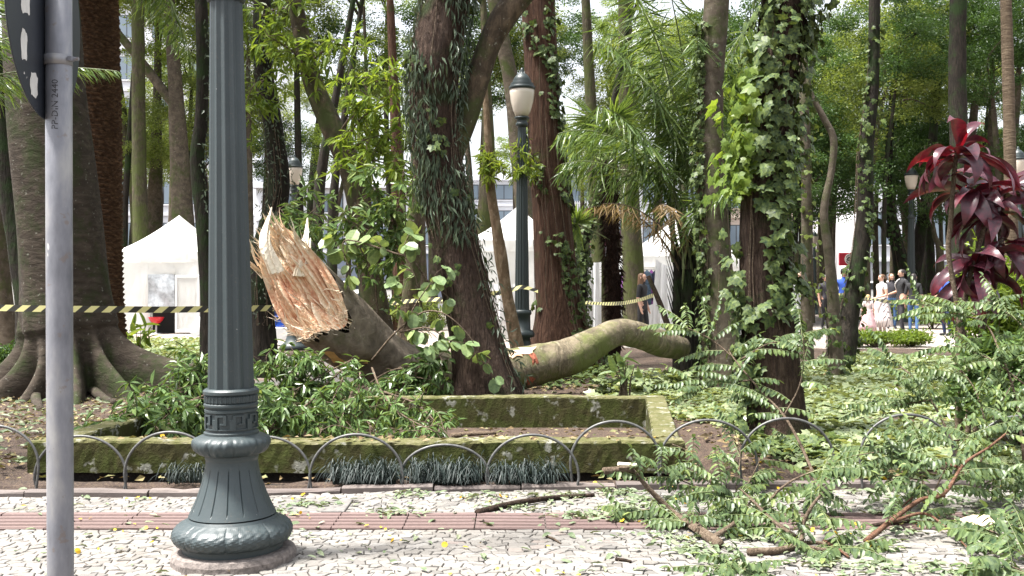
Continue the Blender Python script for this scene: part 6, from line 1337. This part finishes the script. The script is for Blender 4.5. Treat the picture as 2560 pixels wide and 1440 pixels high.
def person(label, px, d, h, face, shirt, pants, hair, hstyle="short", skin=SK, arms=("down", "down"), dress=None, sleeve=.45, shoes='black', lean=0.0, step=.0, cap=None, extra=None, female=False):
    o = thing("person", label, "person", (X(px, d), d, 0), rz=math.radians(face), group="people beyond the trees")
    k = h / 1.75; sw = .165 if female else .195
    J = {}                                                    # joints, person looks along -y
    J['pel'] = (0, 0, .93); J['sp1'] = (0, -.01, 1.08); J['sp2'] = (0, -.01, 1.24); J['chest'] = (0, .0, 1.38); J['neck0'] = (0, .01, 1.47); J['neck'] = (0, .0, 1.52); J['head'] = (0, -.015, 1.585); J['brow'] = (0, -.02, 1.66); J['top'] = (0, -.005, 1.715)
    for s, sg in (('L', 1), ('R', -1)):
        J['hip' + s] = (sg * .09, 0, .88); st = step * sg
        J['kn' + s] = (sg * .10, -.02 - st * .10 - .02 * abs(st), .50); J['an' + s] = (sg * .10, .03 - st * .20, .10); J['heel' + s] = (sg * .10, .03 - st * .2, .045); J['toe' + s] = (sg * .12, -.13 - st * .2, .035)
        J['sh' + s] = (sg * sw, .01, 1.41); ar = arms[0 if sg > 0 else 1]
        if ar == "down": e, w = (sg * (sw + .06), .03, 1.13), (sg * (sw + .07), -.05, .88)
        elif ar == "fwd": e, w = (sg * (sw + .05), .02, 1.13), (sg * (sw - .02), -.24, 1.06)
        elif ar == "hip": e, w = (sg * (sw + .14), .05, 1.16), (sg * (sw + .01), -.06, .97)
        elif ar == "up": e, w = (sg * (sw + .08), -.05, 1.17), (sg * (sw - .05), -.17, 1.38)
        J['el' + s] = e; J['wr' + s] = w; v = norm(np.array(w) - np.array(e)); J['ha' + s] = tuple(np.array(w) + v * .09); J['fi' + s] = tuple(np.array(w) + v * .17 + np.array([0, -.015, 0])); J['tb' + s] = tuple(np.array(w) + v * .07 + np.array([-sg * .03, -.04, 0]))
    R = dict(pel=(.155, .115), sp1=(.135 if female else .15, .105), sp2=(.14 if female else .165, .11), chest=(.15 if female else .175, .115), neck0=(.075, .07), neck=(.053, .055), head=(.068, .082), brow=(.074, .092), top=(.045, .06))
    for s in 'LR':
        R.update({'hip' + s: (.098, .10), 'kn' + s: (.062, .062), 'an' + s: (.042, .044), 'heel' + s: (.04, .045), 'toe' + s: (.035, .03), 'sh' + s: (.062, .062), 'el' + s: (.043, .043), 'wr' + s: (.029, .027), 'ha' + s: (.036, .024), 'fi' + s: (.02, .016), 'tb' + s: (.013, .013)})
    E = [('pel', 'sp1'), ('sp1', 'sp2'), ('sp2', 'chest'), ('chest', 'neck0'), ('neck0', 'neck'), ('neck', 'head'), ('head', 'brow'), ('brow', 'top')]
    for s in 'LR': E += [('pel', 'hip' + s), ('hip' + s, 'kn' + s), ('kn' + s, 'an' + s), ('an' + s, 'heel' + s), ('heel' + s, 'toe' + s), ('chest', 'sh' + s), ('sh' + s, 'el' + s), ('el' + s, 'wr' + s), ('wr' + s, 'ha' + s), ('ha' + s, 'fi' + s), ('wr' + s, 'tb' + s)]
    nm = list(J); me = bpy.data.meshes.new("body"); me.from_pydata([tuple(np.array(J[n]) * k) for n in nm], [(nm.index(a), nm.index(b)) for a, b in E], [])
    ob = bpy.data.objects.new("body", me); col.objects.link(ob); mod = ob.modifiers.new("skin", 'SKIN'); mod.use_smooth_shade = True
    for i, n in enumerate(nm): me.skin_vertices[0].data[i].radius = (R[n][0] * k, R[n][1] * k); me.skin_vertices[0].data[i].use_root = (n == 'pel')
    s2 = ob.modifiers.new("sub", 'SUBSURF'); s2.levels = 2; s2.render_levels = 2
    bpy.context.view_layer.update(); m2 = bpy.data.meshes.new_from_object(ob.evaluated_get(bpy.context.evaluated_depsgraph_get())); bpy.data.objects.remove(ob)
    segs = []
    for a, b in E:
        if a in ('neck0', 'neck', 'head', 'brow') or b in ('neck',): z = 0
        elif a[:2] in ('wr', 'ha') or (a[:2] == 'el'): z = 0
        elif a[:2] == 'sh': z = 3
        elif a[:2] in ('an', 'he'): z = 4
        elif a[:3] in ('hip', 'kn') or a[:2] == 'kn' or b[:3] == 'hip': z = 2
        else: z = 1
        segs.append((np.array(J[a]) * k, np.array(J[b]) * k, z))
    C = np.array([p.center[:] for p in m2.polygons]); best = np.full(len(C), 1e9); lab = np.zeros(len(C), int); par = np.zeros(len(C))
    for a, b, z in segs:
        ab = b - a; t = np.clip(((C - a) @ ab) / (ab @ ab), 0, 1); dist = np.linalg.norm(C - (a + t[:, None] * ab), axis=1) - .03 * (z == 1); q = dist < best; best[q] = dist[q]; lab[q] = z; par[q] = t[q]
    mi = np.where(lab == 3, np.where(par < sleeve * 2, 1, 0), lab); mi = np.where((lab == 1) & (C[:, 2] < .97 * k), 2, mi)
    if sleeve > 1: mi = np.where((lab == 0) & (C[:, 2] < 1.3 * k) & (np.abs(C[:, 0]) > .12), 1, mi)
    for m in (skin, MC[shirt], MC[pants], MC[shoes], MC[shoes]): m2.materials.append(m)
    m2.polygons.foreach_set("material_index", mi.astype(np.int32)); bd = link("body", m2, o)
    hm = MB()                                                 # hair cap, with a longer fall at the back
    n, m = 20, 12; hc = np.array([0, .005, 1.655]) * k; V = []
    drop = dict(short=.02, bob=.12, long=.30, tail=.03)[hstyle]
    for j in range(m):
        v = j / (m - 1)
        for i in range(n):
            a = 2 * math.pi * i / n; fr = max(0, -math.sin(a)); phi = v * (1.15 + .75 * (1 - fr) - .30 * fr); r = (.090 * math.sin(min(phi, 1.57)), .112 * math.sin(min(phi, 1.57)))
            z = .085 * math.cos(phi) - (drop * max(0, v - .55) / .45 * (1 - fr) ** .5 if v > .55 else 0); V.append(hc + k * np.array([r[0] * math.cos(a), r[1] * math.sin(a) + .008, z]))
    hm.add(V, [(j * n + i, j * n + (i + 1) % n, (j + 1) * n + (i + 1) % n, (j + 1) * n + i) for j in range(m - 1) for i in range(n)])
    if hstyle == "tail": tube(hm, catmull([(0, .10 * k, 1.66 * k), (0, .15 * k, 1.60 * k), (0, .14 * k, 1.42 * k)], 5), np.linspace(.035, .012, 11) * k, 8)
    ho = hm.build("hair", hair, o, True)
    fm = MB(); lathe(fm, [(.012, -.018), (.016, -.01), (.010, .012), (0, .02)], 8, c=(0, -.098 * k, 1.60 * k)); fm.build("nose", skin, o, True)
    em = MB()
    for sg in (-1, 1): box(em, (sg * .032 - .012) * k, (sg * .032 + .012) * k, -.094 * k, -.088 * k, 1.632 * k, 1.642 * k)
    box(em, -.022 * k, .022 * k, -.087 * k, -.080 * k, 1.560 * k, 1.566 * k)
    em.build("eyes_and_mouth", HB, o)
    for sg in (-1, 1): am = MB(); lathe(am, [(.0, -.03), (.012, -.02), (.014, .015), (.0, .03)], 8, c=(sg * .078 * k, .01 * k, 1.62 * k)); am.build("ear", skin, o, True)
    if cap: cm = MB(); lathe(cm, [(.098, 1.675), (.10, 1.70), (.085, 1.75), (.04, 1.775), (0, 1.78)], 20, c=(0, 0, 0)); box(cm, -.07, .07, -.17, -.07, 1.678, 1.690, .004); co = cm.build("cap", MC[cap], o, True); co.scale = (k, k * 1.1, k)
    if dress: dm = MB(); lathe(dm, np.array([(.36, .22), (.33, .45), (.26, .75), (.20, .95), (.165, 1.06), (.16, 1.10)]) * k, 28, disp=lambda th, z: (1 - .18 * np.abs(np.sin(th))) * (1 + .05 * np.sin(9 * th))); dm.build("skirt", MC[dress], o, True)
    return o
MC['shoe'] = MC['black']
person("man in a blue t-shirt and black cap between the thin trunks", 2110, 29.5, 1.76, 0, 'blue', 'black', HB, "short", SK2, ("down", "down"), cap='black')
person("woman with a ponytail in a white striped dress looking left", 2204, 28.0, 1.62, -75, 'white', 'pale', HR, "tail", SK, ("fwd", "down"), 'stripe', .2, female=True)
person("small blond child in a pink dress beside the striped dress", 2170, 27.0, 1.08, 160, 'pale', 'pink', HL, "bob", SK, ("down", "down"), 'pink', .4, female=True)
person("woman with sunglasses in a dark top behind the black t-shirt man", 2229, 31.0, 1.66, -10, 'dark', 'jeans', HR, "long", SK, ("down", "down"), None, .4, female=True)
man = person("man in a black t-shirt with a pale shoulder bag facing left", 2254, 28.6, 1.76, -80, 'black', 'dark', HB, "short", SK, ("hip", "fwd"), step=.4)
bm = MB(); lathe(bm, [(.02, -.14), (.11, -.11), (.13, 0), (.10, .12), (.02, .15)], 16, disp=lambda th, z: .55 + .45 * np.abs(np.cos(th))); bo = bm.build("shoulder_bag", MC['white'], man, True); bo.location = (.02, .20, 1.18)
bm = MB(); tube(bm, catmull([(-.17, -.05, 1.15), (-.10, -.13, 1.35), (.02, -.02, 1.50), (.10, .12, 1.40), (.05, .2, 1.25)], 5), .014, 6); bm.build("bag_strap", MC['white'], man, True)
person("dark haired woman in blue jeans at the back of the group", 2284, 28.2, 1.64, 150, 'black', 'jeans', HB, "long", SK, ("down", "down"), None, .5, female=True, step=.3)
person("man in a blue shirt with his hands held out beside the burgundy plant", 2366, 27.0, 1.66, -70, 'blue', 'navy', HB, "short", SK2, ("fwd", "fwd"))
person("man in a dark t-shirt glimpsed right of the ivy covered trunk", 2002, 30.0, 1.70, -60, 'black', 'black', HR, "short", SK, ("down", "down"))
person("person in dark clothes half hidden behind the twisted trunk", 2064, 30.5, 1.62, 20, 'dark', 'black', HB, "short", SK2, ("up", "down"))
person("long haired woman in black walking past the open tent", 1606, 24.0, 1.62, 60, 'black', 'black', HR, "long", SK, ("down", "down"), None, .5, female=True, step=.5)

# ------------------------------------------------------------------ hedges and shrubs
def shrub(label, px, py, d, rx, ry, rz, n, ls, mat, seed, T=T_RH, name="shrub", cz=None, wr=.5):
    z = Z(py, d) if cz is None else cz; base = np.array([X(px, d), d, 0.0]); o = thing(name, label, "shrub", base); rs = np.random.RandomState(seed)
    ncl = 26; cen = norm(rs.normal(size=(ncl, 3))) * (rs.rand(ncl, 1) ** .4) * np.array([rx, ry, rz]) * .8 + np.array([0, 0, z]); cen[:, 2] = np.maximum(cen[:, 2], .1)
    mb = MB()
    for c in cen[:10]: tube(mb, catmull([(rs.normal() * .05, rs.normal() * .05, -.03), c * np.array([.5, .5, .55]), c], 4), np.linspace(.018, .004, 9), 5)
    mb.build("stems", M['twig'], o)
    mb = MB(); k = rs.randint(ncl, size=n); p = cen[k] + rdir(n, 0, rs) * (rs.rand(n, 1) ** .5) * np.array([rx, ry, rz]) * .42; p[:, 2] = np.maximum(p[:, 2], .03)
    leaves(mb, T, p, rdir(n, -.2, rs), rdir(n, 1.0, rs), ls * rs.uniform(.6, 1.3, n), ls * wr, np.clip(rs.rand(ncl)[k] * .6 + rs.rand(n) * .4, 0, 1)); stuff(mb.build("foliage", M[mat], o)); return o
shrub("low bright hedge in front of the striped dress and child", 2190, 815, 22.5, .75, .5, .17, 3000, .075, 'leaf_bright', 1, cz=.20, name="hedge")
shrub("low bright hedge in front of the jeans wearing woman", 2275, 812, 22.8, .55, .5, .17, 2200, .075, 'leaf_bright', 2, cz=.20, name="hedge")
shrub("dense dark shrub at the left edge beside the fig roots", 18, 880, 14.5, .6, .5, .35, 3400, .07, 'leaf_dark', 3, cz=.35)
shrub("young plant with long upright leaves in the ivy before the tent", 350, 815, 19.0, .25, .2, .22, 30, .30, 'leaf_bright', 4, T_OV, cz=.45, name="young_plant", wr=.3)
shrub("young plant with broad leaves in the ivy in front of the log", 1565, 880, 12.2, .18, .14, .16, 18, .20, 'leaf_round', 5, T_OV, cz=.42, name="young_plant", wr=.42)
shrub("yellow green shrub behind the burgundy plant at the right edge", 2500, 700, 11.2, .7, .5, .9, 4200, .10, 'leaf_bright', 6, T_LN, cz=1.1, wr=.35)
shrub("leafy dark shrub low at the right edge below the burgundy plant", 2540, 980, 8.9, .6, .5, .5, 2600, .10, 'leaf_lance', 7, T_OV, cz=.5, wr=.45)
shrub("bushy shrub in front of the far parked cars left of the fern covered trunk", 1010, 790, 30.0, 1.6, .8, .5, 3600, .10, 'leaf_bg', 8, cz=.5)
shrub("small clipped shrub by the planted tub behind the people", 2330, 775, 31.0, 1.4, .7, .4, 3000, .10, 'leaf_bg', 9, cz=.6)

# ------------------------------------------------------------------ wood behind: trees one can tell apart only as a mass of trunks and crowns
rs = np.random.RandomState(88); spots = []
BGD = []
for i, d in enumerate([33.5, 34, 34.2, 34.8, 35, 35.5, 36, 37, 38, 39, 40, 41.5, 43, 44.5, 46, 47, 48, 49.5] * 4):
    BGD.append(d)
rs.shuffle(BGD); lanes = np.linspace(-140, 2700, len(BGD)); rs.shuffle(lanes)
BGD = BGD + list(np.linspace(32.5, 50, 14)) + list(np.linspace(34, 48, 12)); lanes = np.concatenate([lanes, np.linspace(1930, 2600, 14), np.linspace(2610, 1900, 12)]); NB0 = len(lanes) - 26
words_d = {0: "nearer", 1: "middle", 2: "far"}
occupied = [(285, 532)]
near_of = [(120, "above the fig"), (300, "over the date palm"), (450, "over the square white tent"), (640, "by the front lamp post's shaft"), (830, "over the leaning patched trunk"), (1000, "above the upright leafy branch"), (1150, "behind the fern covered trunk"), (1330, "behind the red brown trunk"), (1500, "behind the windmill palm"), (1720, "behind the clumping palm"), (1920, "behind the ivy covered trunk"), (2120, "over the group of people"), (2300, "over the white building"), (2450, "above the burgundy plant"), (2620, "at the right picture edge")]
lanes = lanes + rs.uniform(-20, 20, len(lanes)); lanes = np.where((lanes > 2080) & (lanes < 2160), lanes - 95, lanes); whs = [min(near_of, key=lambda q: abs(q[0] - p))[1] for p in lanes]
ORD = ["first", "second", "third", "fourth", "fifth", "sixth", "seventh", "eighth", "ninth", "tenth", "eleventh", "twelfth", "thirteenth", "fourteenth", "fifteenth"]
for i, (d, px) in enumerate(zip(BGD, lanes)):
    zc = (rs.uniform(5.4, 10.4) if i % 4 else rs.uniform(4.3, 6.0)) + (d - 34) * .05
    if px < 760: zc += .6
    if i >= NB0: zc = (rs.uniform(4.2, 6.6) if i < NB0 + 14 else rs.uniform(7.5, 10.5)) + (d - 34) * .06
    if 620 < px < 1250 and rs.rand() < .45: zc += 3.0
    if 1350 < px < 1560 and rs.rand() < .3: zc += 2.0
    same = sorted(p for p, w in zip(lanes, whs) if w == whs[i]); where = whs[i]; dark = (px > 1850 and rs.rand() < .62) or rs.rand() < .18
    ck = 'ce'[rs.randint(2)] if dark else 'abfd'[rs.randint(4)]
    lab = ("dark" if dark else "light") + " green slim wood tree " + where + (", " + ORD[same.index(px)] + " from left" if len(same) > 1 else "")
    wpx = rs.uniform(12, 30); lean = rs.uniform(-30, 30); py0 = HY - (zc - 1.6 - CH) / d * F
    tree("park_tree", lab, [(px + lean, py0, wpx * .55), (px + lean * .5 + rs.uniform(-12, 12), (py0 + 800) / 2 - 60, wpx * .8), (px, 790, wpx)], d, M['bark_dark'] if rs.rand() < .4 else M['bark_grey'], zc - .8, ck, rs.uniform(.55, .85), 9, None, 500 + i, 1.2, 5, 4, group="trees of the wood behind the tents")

# ------------------------------------------------------------------ buildings across the street
def wallmat(name, c): return plain(name, c, .8, vary=.08, scale=.7)
M['wwhite'] = wallmat("white rendered wall", (.72, .73, .76)); M['wgrey'] = wallmat("grey rendered wall", (.30, .31, .33)); M['wcream'] = wallmat("cream wall", (.62, .50, .42)); M['wblue'] = wallmat("slate blue wall", (.16, .19, .25))
M['glass_blue'] = plain("blue window glass", (.20, .25, .30), .2); M['frame_dark'] = plain("dark window frame", (.05, .05, .055), .5); M['shop_red'] = plain("red shop sign", (.42, .015, .035), .5); M['sign_white'] = plain("white sign disc", (.75, .74, .70), .5); M['grille'] = plain("maroon grille", (.18, .03, .06), .6); M['lett_yellow'] = plain("yellow letters", (.65, .42, .05), .5); M['lett_grey'] = plain("grey letters", (.35, .36, .38), .5)
def building(label, x0, x1, y0, y1, zh, wall, storeys, cols, wmat='glass_blue', base=None, basez=3.2, skip=()):
    cx = (x0 + x1) / 2; o = thing("building", label, "building", (cx, y0, 0)); X0, X1 = x0 - cx, x1 - cx
    mb = MB(); box(mb, X0, X1, 0, y1 - y0, -.05, zh, 0); mb.build("wall", M[wall], o)
    if base: mb = MB(); box(mb, X0 + .02, X1 - .02, -.06, -.004, -.02, basez); mb.build("shopfront", M[base], o)
    mb = MB(); box(mb, X0 - .2, X1 + .2, -.35, y1 - y0 + .2, zh + .002, zh + .4, .03); mb.build("parapet", M[wall], o)
    ww = (X1 - X0) / cols; sh = (zh - basez) / storeys
    for s in range(storeys):
        for c in range(cols):
            if (s, c) in skip: continue
            a, b = X0 + ww * (c + .2), X0 + ww * (c + .8); z0, z1 = basez + sh * (s + .30), basez + sh * (s + .82)
            mb = MB(); box(mb, a - .06, b + .06, -.05, -.008, z0 - .06, z1 + .06, .01); w = mb.build("window", M['frame_dark'], o)
            mb = MB(); m_ = (a + b) / 2; box(mb, a, m_ - .03, -.066, -.052, z0, z1); mb.build("pane", M[wmat], w)
            mb = MB(); box(mb, m_ + .03, b, -.066, -.052, z0, z1); mb.build("pane", M[wmat], w)
            mb = MB(); box(mb, a - .12, b + .12, -.13, -.053, z0 - .14, z0 - .065, .01); mb.build("sill", M[wall], w)
        mb = MB(); box(mb, X0, X1, -.10, -.07 if False else -.004, basez + sh * s + .02, basez + sh * s + .22, .01); mb.build("band", M[wall], o)
    return o, cx
bR, bRx = building("white building with blue windows and grey ground floor behind the people", X(2140, 66), X(2760, 66), 66, 78, 10.2, 'wwhite', 2, 5, 'glass_blue', 'wgrey', 2.6)
text_wall("dra", .9, M['lett_grey'], bR, (X(2296, 66) - bRx, -.11, 3.0))
bC, bCx = building("pale grey building behind the hanging sheet and windmill palm", X(1400, 68), X(1780, 68), 68, 78, 8.6, 'wwhite', 2, 4, 'glass_blue', 'wgrey', 2.8)
mb = MB()
for i in range(46): box(mb, X(1402, 68) - bCx + i * .09, X(1402, 68) - bCx + i * .09 + .03, -.14, -.11, 1.9, 4.7)
gr = mb.build("maroon_grille", M['grille'], bC); stuff(gr)
text_wall("FEST", 1.0, M['lett_yellow'], bC, (X(1437, 68) - bCx, -.16, Z(622, 68)))
mb = MB()
for i in range(34): box(mb, X(1402, 68) - bCx + i * .13, X(1402, 68) - bCx + i * .13 + .05, -.30, -.25, 4.9, 6.6)
stuff(mb.build("balcony_bars", M['pole'], bC))
building("peach coloured building glimpsed between the two trunks right of the palm", X(1790, 69), X(1990, 69), 69, 80, 10.5, 'wcream', 3, 2, 'glass_blue', 'wgrey', 3.0)
building("tall white apartment block behind the tent and date palm", X(180, 72), X(640, 72), 72, 84, 26, 'wwhite', 8, 5, 'glass_blue', 'wgrey', 3.0)
building("slate grey and white building behind the splintered log end", X(640, 70), X(1120, 70), 70, 82, 7.6, 'wwhite', 2, 4, 'glass_blue', 'wblue', 3.2)
building("white block behind the fern covered trunk", X(1120, 74), X(1400, 74), 74, 84, 8.5, 'wwhite', 3, 3, 'glass_blue', 'wgrey', 3.0)
building("grey block behind the left edge of the park", X(-300, 73), X(170, 73), 73, 84, 16, 'wgrey', 5, 5)
sh, = (thing("shop_sign", "red shop sign with a white round emblem left of the leaning ivy trunk", "sign", (X(2119, 50), 50, Z(664, 50))),)
mb = MB(); box(mb, -.40, .40, 0, .12, 0, .62, .02); mb.build("sign_board", M['shop_red'], sh)
mb = MB(); lathe(mb, [(.27, 0), (.27, .012), (0, .012)], 40); q = mb.build("emblem_disc", M['sign_white'], sh); q.rotation_euler = (math.radians(90), 0, 0); q.location = (.12, -.004, .31)
mb = MB()
for r0, a0, a1 in ((.21, .5, 2.7), (.21, 3.6, 5.9)): tube(mb, [(r0 * math.cos(t), r0 * math.sin(t), .016) for t in np.linspace(a0, a1, 12)], .014, 6)
tube(mb, catmull([(-.17, -.04, .016), (-.05, .09, .016), (.03, .02, .016), (.17, .06, .016)], 5), .026, 6); tube(mb, catmull([(-.14, -.07, .016), (0, -.04, .016), (.15, -.06, .016)], 5), .02, 6)
q = mb.build("emblem", M['black_shade'], sh); q.rotation_euler = (math.radians(90), 0, 0); q.location = (.12, -.004, .31)
mb = MB(); tube(mb, [(0, .06, -Z(664, 50)), (0, .06, 0)], .05, 10); mb.build("sign_post", M['pole'], sh)

# ------------------------------------------------------------------ parked cars
M['car_white'] = plain("white car paint", (.70, .70, .70), .25); M['car_dark'] = plain("dark car paint", (.03, .033, .04), .25); M['car_glass'] = plain("car glass", (.015, .018, .02), .08); M['tyre'] = plain("tyre rubber", (.015, .015, .015), .85); M['rim'] = plain("alloy rim", (.4, .4, .42), .35, .8); M['lampglass'] = plain("headlight", (.7, .7, .68), .2)
def car(label, px, d, mat, rz=0):
    o = thing("parked_car", label, "car", (X(px, d), d, 0), rz, "cars parked along the street")
    prof = [(-2.1, .35), (-2.12, .62), (-1.95, .82), (-1.15, .92), (-.55, 1.36), (.75, 1.42), (1.45, .98), (2.0, .92), (2.1, .65), (2.08, .35)]
    def loft(pr, half, mb, taper):
        n = len(pr); rows = []
        for f in (-1, -.86, .86, 1): rows.append([(x * (1 if abs(f) < .9 else .985), f * half * (1 - taper * max(0, z - .85)), z if abs(f) < .9 else z - (.05 if z > .5 else -.03)) for x, z in pr])
        V = [p for r in rows for p in r]; Fs = [(r * n + i, r * n + i + 1, (r + 1) * n + i + 1, (r + 1) * n + i) for r in range(3) for i in range(n - 1)] + [tuple(range(n))[::-1], tuple(3 * n + i for i in range(n))]; mb.polys(V, Fs)
    mb = MB(); loft(prof, .86, mb, .30); mb.build("body", mat, o, False)
    for sy in (-1, 1):
        for seg in ([(-1.0, .96), (-.5, 1.31), (.08, 1.345), (.08, .96)], [(.14, .96), (.14, 1.345), (.72, 1.36), (1.25, .98)]):
            mb = MB(); V = [(x, sy * (.868 * (1 - .30 * max(0, z - .85)) + .004), z) for x, z in seg]; mb.polys(V, [tuple(range(len(V)))]); mb.build("window", M['car_glass'], o)
        for xw in (-1.3, 1.3):
            mb = MB(); tube(mb, [(xw, sy * .68, .31), (xw, sy * .885, .31)], .31, 24); w = mb.build("wheel", M['tyre'], o); mb = MB(); tube(mb, [(xw, sy * .88, .31), (xw, sy * .895, .31)], .19, 16); mb.build("rim", M['rim'], w)
    for xs, mt_ in ((-2.09, M['lampglass']), (2.07, M['red_plastic'])):
        for sy in (-1, 1): mb = MB(); box(mb, xs - .05, xs + .04, sy * .62 - .14, sy * .62 + .14, .62, .76, .01); mb.build("headlight" if xs < 0 else "tail_light", mt_, o)
    return o
car("white car parked beyond the leaning patched trunk", 985, 54, M['car_white'])
car("white car parked behind the striped dress", 2190, 54, M['car_white'])
car("dark car parked behind the people, right part", 2330, 54.5, M['car_dark'])
car("dark car parked left of the twisted thin trunk", 2010, 54.5, M['car_dark'])
car("white car parked behind the upright leafy branch", 860, 55, M['car_white'])
